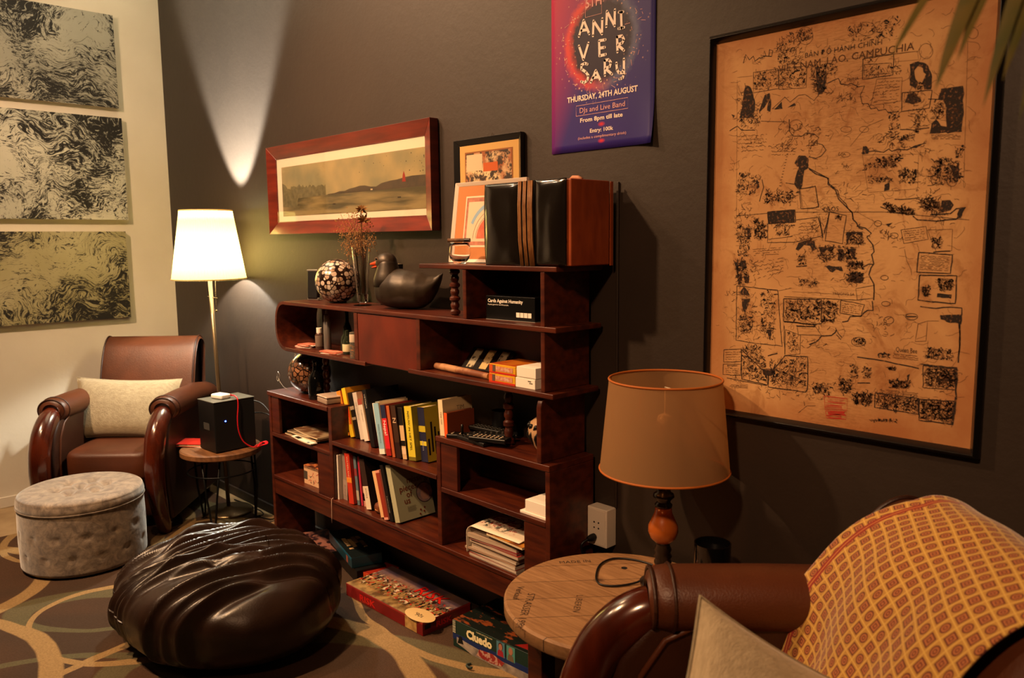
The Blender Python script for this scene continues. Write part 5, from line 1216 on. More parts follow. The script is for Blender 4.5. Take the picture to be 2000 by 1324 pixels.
mb = MB(); mb.lathe([(0, .0526), (.075, .0526), (.075, .0532), (0, .0532)], 48, (.195, -.085, 0), sx=1, sy=.55)
mb2 = [v_ for v_ in mb.v]; mb.obj('badge', col_m('#c9ac78'), t)
text("'90s", .03, INK, t, FZ(.17, -.1, .0536, .1), 'badge_lettering')
MB().box(-.2502, .2502, -.1178, .1178, .045, .0515).obj('lid_rim', mat('risk_rim', '#8f2a22', .35), t)
# Cluedo
g = mat('mansion_print', '#14201c', .4); G = NG(g); v = G.co('Object'); base = G.mix(G.step(G.noise(G.co('Object', (1, 2.2, 1)), 14, 4, .6).outputs[0], .56, .62), '#101613', '#7a3c1c')
G.put(G.b.inputs['Base Color'], base)
t = gb('dark green Cluedo board game box standing forward under the right end of the bookcase', 3.165, -.100, CZ, .44, .225, .100, .055, g, mat('cluedo_green', '#142e28', .4))
F0 = -.1131
MB().box(-.22, .22, F0 - .0004, F0 + .0006, .030, .050).obj('blue_band', col_m('#16285c'), t)
MB().prism([(-.12, .0), (.22, 0), (.22, .030), (-.07, .030), (-.20, .040), (-.20, .018)], F0 - .0008, F0, 'y').obj('pale_band', mat('bone_print', '#a89c90', .5, col2='#6e6660', nscale=25), t)
text('Cluedo', .042, mat('cluedo_letters', '#e8dcae', .4), t, FY(-.150, F0 - .0004, .056), 'title', off=.0022)
text('CLASSIC DETECTIVE GAME', .0065, mat('cluedo_letters', '#e8dcae', .4), t, FY(-.10, F0 - .0004, .090), 'subtitle')
SKN = mat('print_skin', '#a87058', .6)
for (x_, hc, bc, bg) in ((-.002, '#3c2018', '#9a2030', '#4c7a8c'), (.045, '#8a7060', '#6a5c48', '#4c8c84')):
    MB().box(x_, x_ + .038, F0 - .0006, F0, .045, .097).obj('portrait_ground', col_m(bg), t)
    MB().prism([(x_ + .004, .046), (x_ + .034, .046), (x_ + .030, .064), (x_ + .022, .069), (x_ + .012, .069), (x_ + .006, .062)], F0 - .0009, F0 - .0005, 'y').obj('portrait_dress', col_m(bc), t)
    hd = [(x_ + .019 + .0085 * math.cos(a), .079 + .0115 * math.sin(a)) for a in [2 * PI * i / 16 for i in range(16)]]
    MB().prism([(p[0] * 1 + (p[0] - x_ - .019) * .25, p[1] + (p[1] - .079) * .2 + .002) for p in hd], F0 - .0009, F0 - .0005, 'y').obj('portrait_hair', col_m(hc), t); MB().prism(hd, F0 - .0013, F0 - .0009, 'y').obj('portrait_face', SKN, t)
MB().prism([(-.10, .008), (-.04, .004), (.02, .010), (.035, .028), (-.02, .040), (-.085, .034)], F0 - .0014, F0 - .0009, 'y').obj('red_badge', mat('badge_print', '#8c2a28', .5, col2='#b88c7c', nscale=60, thr=(.5, .56)), t)
MB().prism([(-.195, .020), (-.165, .024), (-.175, .050), (-.185, .048)], F0 - .0014, F0 - .0009, 'y').obj('dagger_print', BLACK, t)
MB().prism([(-.22, .052), (-.205, .052), (-.205, .098), (-.22, .098)], F0 - .001, F0, 'y').obj('corner_mark', mat('stripe_mark', '#c9c0a8', .5, col2='#1c3c38', nscale=5, nstretch=(.1, .1, 90)), t)
MB().prism([(.07, -.10), (.20, -.09), (.20, .02), (.13, -.03)], .1004, .1010, 'z').obj('red_lid_print', col_m('#7a1814'), t)
# teal word game
g = mat('tile_print', '#b08a5c', .5, col2='#1c2420', nscale=9, thr=(.48, .50))
t = gb('dark teal word game box with letter tiles on the lid beside the bean bag', 2.075, -.070, CZ + .058, .36, .135, .046, -.28, mat('word_lid', '#10181a', .4), mat('word_teal', '#123440', .4))
mb = MB(); rr = random.Random(6)
for i in range(7):
    for j in range(4):
        if rr.random() < .8: mb.box(-.06 + i * .021, -.042 + i * .021, -.045 + j * .021, -.027 + j * .021, .0466, .0474)
mb.obj('letter_tiles', mat('tile_cream', '#ab8a60', .6), t)
MB().box(-.18, .18, -.0682, -.0676, .036, .046).obj('teal_edge', col_m('#14506a'), t)
MB().box(.10, .125, -.0682, -.0674, .006, .034).obj('side_print', col_m('#8c4a3c'), t)
gb('black board game box lying under the teal word game', 2.10, -.075, CZ, .37, .130, .056, -.24, BLACK, mat('black_card', '#0a0a0b', .3))
gb('flat red board game box between the RISK box and the black box', 2.300, .0 - .085, CZ, .085, .13, .046, .16, mat('red_lid2', '#9a2a18', .4, col2='#6e1c14', nscale=12), mat('orange_side', '#b8401c', .4))
gb('colourful flat game box at the far left under the bookcase', 1.835, -.115, CZ, .30, .15, .05, -.35, pm('comic_print', '#8a5c50', '#2a1a20', 26), BLACK)
gb('black flat game box far back under the right half of the bookcase', 2.905, -.075, CZ, .13, .10, .035, 0.0, BLACK, mat('black_card', '#0a0a0b', .3)) if False else None
t = gb('narrow dark game box standing behind the leg of the spool table', 3.720, -.215, CZ, .12, .04, .25, .5, BLACK, mat('night_print', '#101414', .4, col2='#1c3c3a', nscale=20, thr=(.5, .6)))
MB().box(-.048, -.005, -.0206, -.02, .02, .075).obj('white_panel', col_m('#b8a48c'), t); MB().box(-.042, -.011, -.0210, -.0206, .026, .069).obj('inner_print', col_m('#6b4434'), t)
o = MB().tube([(3.115 + .022 * math.cos(a), -.275 + .018 * math.sin(a), .012 + .001 * k) for k, a in enumerate([2.6 + .35 * i for i in range(9)])], .004, 8).obj('hair_tie', mat('dark_green_band', '#20302a', .7), None, smooth=True)
tag(o, 'small dark green curl of elastic lying on the carpet before the Cluedo box', 'hair tie')
MAP_L=[(0.003,[(0.0643,0.7702),(0.0867,0.781),(0.0995,0.7687),(0.1389,0.7647)]),(0.002,[(0.155,0.7857),(0.2252,0.7763)]),(0.002,[(0.1848,0.8127),(0.2186,0.8377),(0.2326,0.8234),(0.2545,0.837),(0.2721,0.8367),(0.2945,0.8197),(0.3069,0.8321)]),(0.002,[(0.1296,0.911),(0.1979,0.9089),(0.2009,0.8608),(0.1311,0.8598),(0.1296,0.911)]),(0.002,[(0.2002,0.9064),(0.2739,0.9051),(0.2737,0.8527),(0.2018,0.8586),(0.2002,0.9064)]),(0.003,[(0.3271,0.8552),(0.3538,0.8632),(0.3605,0.8485),(0.377,0.8442),(0.3849,0.847),(0.4014,0.8369),(0.4172,0.8366),(0.4082,0.8167),(0.413,0.7968),(0.4268,0.795),(0.4333,0.7827),(0.4468,0.783),(0.4509,0.7768),(0.4661,0.7787),(0.4722,0.7704),(0.4966,0.7694)]),(0.003,[(0.4097,0.899),(0.4793,0.8977),(0.4796,0.8522),(0.4105,0.853),(0.4097,0.899)]),(0.002,[(0.4131,0.8851),(0.4746,0.8791),(0.4768,0.8564),(0.4141,0.862),(0.4131,0.8851)]),(0.0015,[(0.4438,0.8481),(0.5004,0.8435),(0.4992,0.7916),(0.4329,0.7904),(0.4438,0.8481)]),(0.001,[(0.4793,0.8969),(0.5304,0.8957),(0.5331,0.8771),(0.4801,0.8801),(0.4793,0.8969)]),(0.003,[(0.502,0.8099),(0.565,0.8068),(0.5616,0.769),(0.5022,0.7688),(0.502,0.8099)]),(0.003,[(0.5571,0.7897),(0.5852,0.7842)]),(0.003,[(0.5003,0.7295),(0.5318,0.7244),(0.5638,0.7267)]),(0.0035,[(0.416,0.6836),(0.4434,0.6871),(0.4668,0.6813),(0.4779,0.688),(0.4858,0.6816),(0.4932,0.6848),(0.5192,0.6826),(0.5371,0.6904),(0.5584,0.694)]),(0.001,[(0.4182,0.6795),(0.5434,0.6712),(0.5455,0.5942),(0.4359,0.5919),(0.4182,0.6795)]),(0.0015,[(0.595,0.6119),(0.5943,0.6071),(0.5917,0.6033),(0.5878,0.6011),(0.5832,0.6008),(0.5786,0.6026),(0.5749,0.6062),(0.5728,0.6109),(0.5726,0.6158),(0.5743,0.6202),(0.5777,0.6233),(0.5821,0.6245),(0.5868,0.6236),(0.591,0.6208),(0.5938,0.6166),(0.595,0.6117)]),(0.0015,[(0.6255,0.6064),(0.6248,0.602),(0.6225,0.5985),(0.6189,0.5964),(0.6147,0.5962),(0.6105,0.5978),(0.6072,0.6011),(0.6052,0.6054),(0.605,0.61),(0.6066,0.6141),(0.6097,0.6169),(0.6137,0.6181),(0.618,0.6173),(0.6218,0.6147),(0.6244,0.6108),(0.6255,0.6063)]),(0.003,[(0.2318,0.7822),(0.2329,0.753),(0.2446,0.7394),(0.267,0.7372),(0.2756,0.7446),(0.2975,0.7403),(0.3109,0.7289),(0.3027,0.7174),(0.3201,0.7118),(0.3291,0.6989),(0.319,0.6855),(0.3041,0.6806),(0.2865,0.6861)]),(0.0015,[(0.2674,0.7639),(0.2661,0.7586),(0.2621,0.7546),(0.2561,0.7525),(0.249,0.7527),(0.2422,0.7551),(0.2368,0.7594),(0.2337,0.7648),(0.2336,0.7703),(0.2364,0.7751),(0.2416,0.7781),(0.2484,0.779),(0.2554,0.7776),(0.2616,0.7741),(0.2658,0.7692),(0.2674,0.7636)]),(0.003,[(0.2282,0.6254),(0.2579,0.6195)]),(0.002,[(0.228,0.697),(0.2325,0.6975)]),(0.002,[(0.2264,0.69),(0.231,0.6905)]),(0.002,[(0.2248,0.683),(0.2294,0.6835)]),(0.002,[(0.2232,0.6759),(0.2278,0.6765)]),(0.002,[(0.2216,0.6689),(0.2262,0.6694)]),(0.002,[(0.22,0.6618),(0.2246,0.6624)]),(0.002,[(0.2184,0.6547),(0.223,0.6553)]),(0.002,[(0.2168,0.6476),(0.2214,0.6482)]),(0.002,[(0.2152,0.6405),(0.2198,0.6411)]),(0.002,[(0.2136,0.6334),(0.2182,0.634)]),(0.002,[(0.212,0.6263),(0.2166,0.6269)]),(0.002,[(0.2104,0.6191),(0.215,0.6197)]),(0.0035,[(0.2853,0.6594),(0.3054,0.6477),(0.3361,0.6314),(0.3409,0.6169),(0.3626,0.5996),(0.3674,0.5832),(0.3847,0.5663),(0.3892,0.5561),(0.3998,0.5477),(0.4048,0.5255)]),(0.003,[(0.1621,0.6378),(0.1675,0.618),(0.161,0.5966),(0.1566,0.5815)]),(0.0018,[(0.2673,0.6085),(0.3068,0.6114),(0.3173,0.5627),(0.2758,0.5587),(0.2673,0.6085)]),(0.001,[(0.0834,0.8986),(0.0914,0.5237)]),(0.001,[(0.0832,0.9051),(0.1274,0.9028)]),(0.001,[(0.6314,0.896),(0.6397,0.5929)]),(0.0014,[(0.3903,0.7409),(0.3897,0.7387),(0.3877,0.7368),(0.3846,0.7355),(0.3807,0.735),(0.3764,0.7353),(0.3722,0.7363),(0.3685,0.7379),(0.3658,0.7401),(0.3643,0.7425),(0.3642,0.7448),(0.3656,0.7469),(0.3682,0.7485),(0.3718,0.7494),(0.376,0.7495),(0.3803,0.7488),(0.3843,0.7474),(0.3875,0.7455),(0.3896,0.7432),(0.3903,0.7408)]),(0.0014,[(0.4306,0.7367),(0.4301,0.7345),(0.4285,0.7327),(0.4259,0.7314),(0.4226,0.7308),(0.4189,0.731),(0.4153,0.7319),(0.4122,0.7335),(0.4099,0.7356),(0.4086,0.7379),(0.4085,0.7402),(0.4097,0.7423),(0.4119,0.7439),(0.4149,0.7448),(0.4185,0.745),(0.4221,0.7444),(0.4255,0.7431),(0.4282,0.7412),(0.43,0.739),(0.4306,0.7366)]),(0.0014,[(0.3891,0.6826),(0.3886,0.6809),(0.3869,0.6794),(0.3841,0.6784),(0.3807,0.6779),(0.3769,0.6781),(0.3732,0.6788),(0.37,0.6801),(0.3676,0.6818),(0.3663,0.6836),(0.3663,0.6855),(0.3675,0.6871),(0.3698,0.6884),(0.373,0.6891),(0.3766,0.6892),(0.3804,0.6887),(0.3839,0.6877),(0.3867,0.6862),(0.3885,0.6844),(0.3891,0.6825)]),(0.0014,[(0.2865,0.9729),(0.2857,0.9663),(0.2828,0.9608),(0.2783,0.957),(0.2724,0.9553),(0.266,0.9559),(0.2596,0.9588),(0.254,0.9636),(0.2498,0.9698),(0.2475,0.9767),(0.2473,0.9837),(0.2492,0.9898),(0.2531,0.9945),(0.2585,0.9972),(0.2648,0.9976),(0.2713,0.9957),(0.2772,0.9917),(0.2821,0.9861),(0.2853,0.9795),(0.2865,0.9726)]),(0.0014,[(0.6507,0.9116),(0.6503,0.908),(0.6489,0.9051),(0.6465,0.9031),(0.6434,0.9022),(0.6399,0.9025),(0.6365,0.904),(0.6335,0.9066),(0.6312,0.9099),(0.6299,0.9137),(0.6297,0.9174),(0.6307,0.9206),(0.6327,0.9231),(0.6355,0.9246),(0.6389,0.9248),(0.6423,0.9238),(0.6456,0.9217),(0.6482,0.9187),(0.65,0.9151),(0.6507,0.9114)]),(0.0014,[(0.4368,0.9605),(0.4358,0.9557),(0.4327,0.952),(0.4277,0.9495),(0.4213,0.9487),(0.4142,0.9496),(0.4072,0.9522),(0.4011,0.9561),(0.3965,0.9609),(0.394,0.9661),(0.3939,0.9712),(0.3961,0.9755),(0.4004,0.9786),(0.4063,0.9801),(0.4132,0.98),(0.4203,0.9781),(0.4268,0.9748),(0.4321,0.9704),(0.4355,0.9653),(0.4368,0.9602)]),(0.0014,[(0.5624,0.8903),(0.5619,0.8851),(0.5599,0.8807),(0.5567,0.8776),(0.5525,0.8762),(0.5479,0.8765),(0.5433,0.8786),(0.5392,0.8823),(0.5361,0.8871),(0.5343,0.8925),(0.5341,0.8979),(0.5354,0.9028),(0.5381,0.9065),(0.5419,0.9087),(0.5464,0.9092),(0.5511,0.9078),(0.5555,0.9049),(0.5591,0.9006),(0.5614,0.8954),(0.5624,0.89)]),(0.0012,[(0.3891,0.7016),(0.4101,0.7271),(0.4291,0.7446),(0.4634,0.7563)]),(0.001,[(0.1976,0.9151),(0.5304,0.8957)]),(0.0035,[(0.0996,0.939),(0.1063,0.9592),(0.1165,0.9448),(0.1284,0.9513),(0.1336,0.9378),(0.1453,0.9443),(0.1549,0.9407),(0.1498,0.952),(0.1478,0.9418),(0.1642,0.9454),(0.159,0.9588),(0.1547,0.947),(0.1782,0.9431),(0.1825,0.9548),(0.173,0.9605),(0.1712,0.9442)]),(0.004,[(0.1807,0.5542),(0.2549,0.5572),(0.2579,0.5268),(0.1836,0.5248),(0.1807,0.5542)]),(0.0025,[(0.1816,0.5248),(0.3209,0.5376),(0.3281,0.4921),(0.2559,0.4766),(0.1832,0.4751),(0.1816,0.5248)]),(0.002,[(0.1849,0.4843),(0.2516,0.491)]),(0.002,[(0.0897,0.5464),(0.1707,0.5508),(0.2646,0.5515),(0.4751,0.545),(0.5418,0.5365),(0.6544,0.5225)]),(0.0045,[(0.2888,0.6558),(0.3059,0.6425),(0.3388,0.6301),(0.3376,0.6165),(0.3578,0.6),(0.3657,0.5792),(0.3857,0.5597),(0.4001,0.5456),(0.4024,0.5303),(0.4114,0.5217),(0.4151,0.5131),(0.4339,0.5078),(0.4478,0.4958),(0.4365,0.4876),(0.4524,0.469),(0.4564,0.4523),(0.45,0.4472),(0.456,0.4254),(0.4498,0.4152),(0.4455,0.3999),(0.4581,0.3783),(0.4606,0.3614),(0.4599,0.3393)]),(0.0045,[(0.4117,0.5132),(0.42,0.5181),(0.417,0.5097),(0.4273,0.5062)]),(0.004,[(0.4296,0.4148),(0.4444,0.4236),(0.4561,0.4237)]),(0.003,[(0.2645,0.6082),(0.307,0.613),(0.3163,0.5621),(0.2719,0.5584),(0.2645,0.6082)]),(0.003,[(0.3439,0.5491),(0.3865,0.5392),(0.3789,0.4726),(0.3358,0.4798),(0.3439,0.5491)]),(0.0045,[(0.3173,0.5359),(0.3278,0.5008),(0.3301,0.4868)]),(0.0045,[(0.344,0.5456),(0.3333,0.4972)]),(0.0045,[(0.2638,0.4154),(0.2922,0.4177)]),(0.003,[(0.097,0.3607),(0.2153,0.3537),(0.2321,0.2095),(0.1524,0.21),(0.0989,0.2132),(0.097,0.3607)]),(0.0015,[(0.1501,0.3568),(0.2173,0.3519),(0.2543,0.3606)]),(0.002,[(0.2336,0.3378),(0.4176,0.3373),(0.4597,0.3444),(0.46,0.3749),(0.4164,0.3649),(0.4211,0.3375),(0.2336,0.3378)]),(0.001,[(0.2546,0.3515),(0.4171,0.3494)]),(0.004,[(0.2326,0.3322),(0.3324,0.3351),(0.3347,0.2762),(0.3201,0.2716),(0.2338,0.2749),(0.2326,0.3322)]),(0.003,[(0.381,0.3356),(0.4385,0.328),(0.4313,0.2984),(0.3806,0.304),(0.381,0.3356)]),(0.0045,[(0.4566,0.3375),(0.4593,0.3155),(0.4459,0.3147),(0.4378,0.3074),(0.433,0.3002),(0.4055,0.2968),(0.4007,0.286),(0.3868,0.2823)]),(0.0045,[(0.2358,0.2732),(0.2976,0.2719),(0.3202,0.2698)]),(0.004,[(0.2693,0.2644),(0.3203,0.2662)]),(0.002,[(0.2713,0.2627),(0.3203,0.2662),(0.3359,0.2458),(0.2758,0.2428),(0.2713,0.2627)]),(0.0045,[(0.3053,0.2197),(0.3218,0.2284),(0.3308,0.2364),(0.336,0.244),(0.3614,0.2478),(0.3719,0.2557),(0.3734,0.263)]),(0.003,[(0.3714,0.2664),(0.3791,0.2528),(0.3884,0.2447),(0.3851,0.2391),(0.3739,0.2506)]),(0.002,[(0.2405,0.2531),(0.2816,0.2415),(0.2815,0.1936),(0.2408,0.1859),(0.2405,0.2531)]),(0.003,[(0.4962,0.5736),(0.5246,0.5717),(0.5491,0.5745)]),(0.0045,[(0.5389,0.5334),(0.5485,0.5251),(0.5879,0.5219),(0.6287,0.5247),(0.6382,0.5337),(0.6445,0.5474),(0.6274,0.548),(0.6164,0.5375),(0.5753,0.5355)]),(0.0035,[(0.4648,0.5578),(0.4912,0.5461),(0.5388,0.5366)]),(0.002,[(0.5139,0.5032),(0.5676,0.5103),(0.5735,0.4816),(0.5217,0.4722),(0.5139,0.5032)]),(0.0015,[(0.571,0.5023),(0.6226,0.5031),(0.6237,0.4562),(0.5914,0.4545),(0.571,0.5023)]),(0.004,[(0.5855,0.4529),(0.6208,0.4555)]),(0.004,[(0.5552,0.4527),(0.6256,0.4468),(0.6234,0.4064),(0.5529,0.408),(0.5552,0.4527)]),(0.0045,[(0.5594,0.4011),(0.6368,0.4014),(0.6372,0.3399),(0.5592,0.3441),(0.5594,0.4011)]),(0.004,[(0.5645,0.3296),(0.5981,0.3266),(0.6274,0.333),(0.6507,0.3311),(0.6515,0.3153)]),(0.004,[(0.645,0.3022),(0.6517,0.2582),(0.6504,0.2293)]),(0.0018,[(0.5619,0.2901),(0.5814,0.298),(0.5807,0.2522),(0.5577,0.2486),(0.5619,0.2901)]),(0.0015,[(0.5814,0.298),(0.6055,0.2996)]),(0.002,[(0.4698,0.5187),(0.4695,0.5166),(0.4683,0.5147),(0.4664,0.5133),(0.4639,0.5124),(0.4612,0.5123),(0.4586,0.5129),(0.4563,0.5142),(0.4545,0.5159),(0.4536,0.518),(0.4535,0.5202),(0.4543,0.5223),(0.4559,0.524),(0.4581,0.5251),(0.4608,0.5256),(0.4635,0.5253),(0.466,0.5243),(0.468,0.5228),(0.4693,0.5208),(0.4698,0.5186)]),(0.002,[(0.5085,0.4902),(0.5081,0.4881),(0.5068,0.4862),(0.5047,0.4848),(0.502,0.4839),(0.4991,0.4838),(0.4962,0.4843),(0.4937,0.4855),(0.4918,0.4873),(0.4907,0.4894),(0.4907,0.4915),(0.4916,0.4936),(0.4933,0.4952),(0.4958,0.4964),(0.4986,0.4968),(0.5016,0.4966),(0.5043,0.4957),(0.5065,0.4942),(0.5079,0.4922),(0.5085,0.4901)]),(0.002,[(0.4906,0.3933),(0.4903,0.3916),(0.489,0.39),(0.487,0.3888),(0.4845,0.388),(0.4817,0.3878),(0.479,0.3881),(0.4766,0.389),(0.4748,0.3904),(0.4738,0.392),(0.4738,0.3938),(0.4746,0.3955),(0.4763,0.3969),(0.4786,0.3979),(0.4813,0.3984),(0.4841,0.3983),(0.4867,0.3977),(0.4888,0.3965),(0.4901,0.395),(0.4906,0.3932)]),(0.002,[(0.5076,0.2948),(0.5071,0.2919),(0.5055,0.2893),(0.5029,0.2871),(0.4997,0.2858),(0.496,0.2853),(0.4925,0.2858),(0.4893,0.2871),(0.487,0.2893),(0.4857,0.292),(0.4856,0.2949),(0.4867,0.2977),(0.4889,0.3001),(0.4919,0.3018),(0.4954,0.3027),(0.499,0.3027),(0.5024,0.3017),(0.5051,0.2999),(0.5069,0.2974),(0.5076,0.2946)]),(0.002,[(0.5601,0.3065),(0.5595,0.3041),(0.5576,0.3018),(0.5545,0.3),(0.5506,0.2988),(0.5463,0.2984),(0.5421,0.2987),(0.5384,0.2998),(0.5356,0.3015),(0.5341,0.3037),(0.5341,0.3061),(0.5354,0.3084),(0.538,0.3105),(0.5416,0.312),(0.5458,0.3128),(0.5501,0.3128),(0.5541,0.3121),(0.5573,0.3106),(0.5594,0.3086),(0.5601,0.3063)]),(0.002,[(0.4459,0.239),(0.4451,0.2353),(0.4426,0.2319),(0.4386,0.2291),(0.4335,0.2271),(0.4278,0.2263),(0.4223,0.2268),(0.4175,0.2284),(0.4138,0.231),(0.4119,0.2343),(0.4118,0.238),(0.4135,0.2417),(0.417,0.2448),(0.4217,0.2472),(0.4272,0.2485),(0.4328,0.2486),(0.438,0.2475),(0.4422,0.2454),(0.4449,0.2423),(0.4459,0.2388)]),(0.002,[(0.498,0.3328),(0.4976,0.331),(0.4961,0.3294),(0.4938,0.3281),(0.4909,0.3272),(0.4877,0.3269),(0.4845,0.3272),(0.4818,0.328),(0.4797,0.3293),(0.4786,0.331),(0.4786,0.3327),(0.4796,0.3345),(0.4815,0.336),(0.4842,0.337),(0.4873,0.3376),(0.4906,0.3376),(0.4935,0.337),(0.4959,0.3359),(0.4975,0.3344),(0.498,0.3327)]),(0.0045,[(0.5362,0.3043),(0.5579,0.3063)]),(0.0015,[(0.5239,0.4591),(0.5299,0.433),(0.5402,0.4136),(0.5424,0.4006)]),(0.0012,[(0.412,0.5469),(0.4362,0.5328),(0.4599,0.5206),(0.4765,0.5153)]),(0.003,[(0.0623,0.1838),(0.1147,0.1918),(0.1178,0.1569),(0.0623,0.1499),(0.0623,0.1838)]),(0.0025,[(0.0611,0.1438),(0.1159,0.1496),(0.1146,0.1181),(0.0605,0.1157),(0.0611,0.1438)]),(0.003,[(0.0745,0.1413),(0.1052,0.1446)]),(0.004,[(0.1147,0.1906),(0.1192,0.1088),(0.1952,0.1025),(0.1965,0.1276),(0.1147,0.1906)]),(0.0045,[(0.1927,0.1807),(0.2208,0.1891)]),(0.004,[(0.1965,0.1276),(0.1974,0.0971),(0.3004,0.0972),(0.3058,0.1035),(0.3027,0.1878),(0.2408,0.1854),(0.1965,0.1276)]),(0.003,[(0.0732,0.1072),(0.1258,0.1037),(0.1932,0.1004)]),(0.003,[(0.2362,0.2634),(0.2407,0.1891)]),(0.004,[(0.4298,0.1373),(0.4605,0.1404)]),(0.0045,[(0.4773,0.2138),(0.5003,0.2143)]),(0.004,[(0.4733,0.1183),(0.572,0.1181),(0.5723,0.0811),(0.4732,0.0835),(0.4733,0.1183)]),(0.0045,[(0.5737,0.1166),(0.6504,0.1224),(0.6459,0.0695),(0.5746,0.068),(0.5737,0.1166)]),(0.003,[(0.5774,0.1954),(0.6479,0.1949),(0.649,0.1482),(0.58,0.1442),(0.5774,0.1954)]),(0.0045,[(0.5685,0.1877),(0.478,0.1984),(0.427,0.2002)]),(0.0045,[(0.6479,0.302),(0.651,0.2449),(0.65,0.2096)]),(0.0015,[(0.2832,0.0406),(0.3055,0.0626),(0.328,0.0659)])]
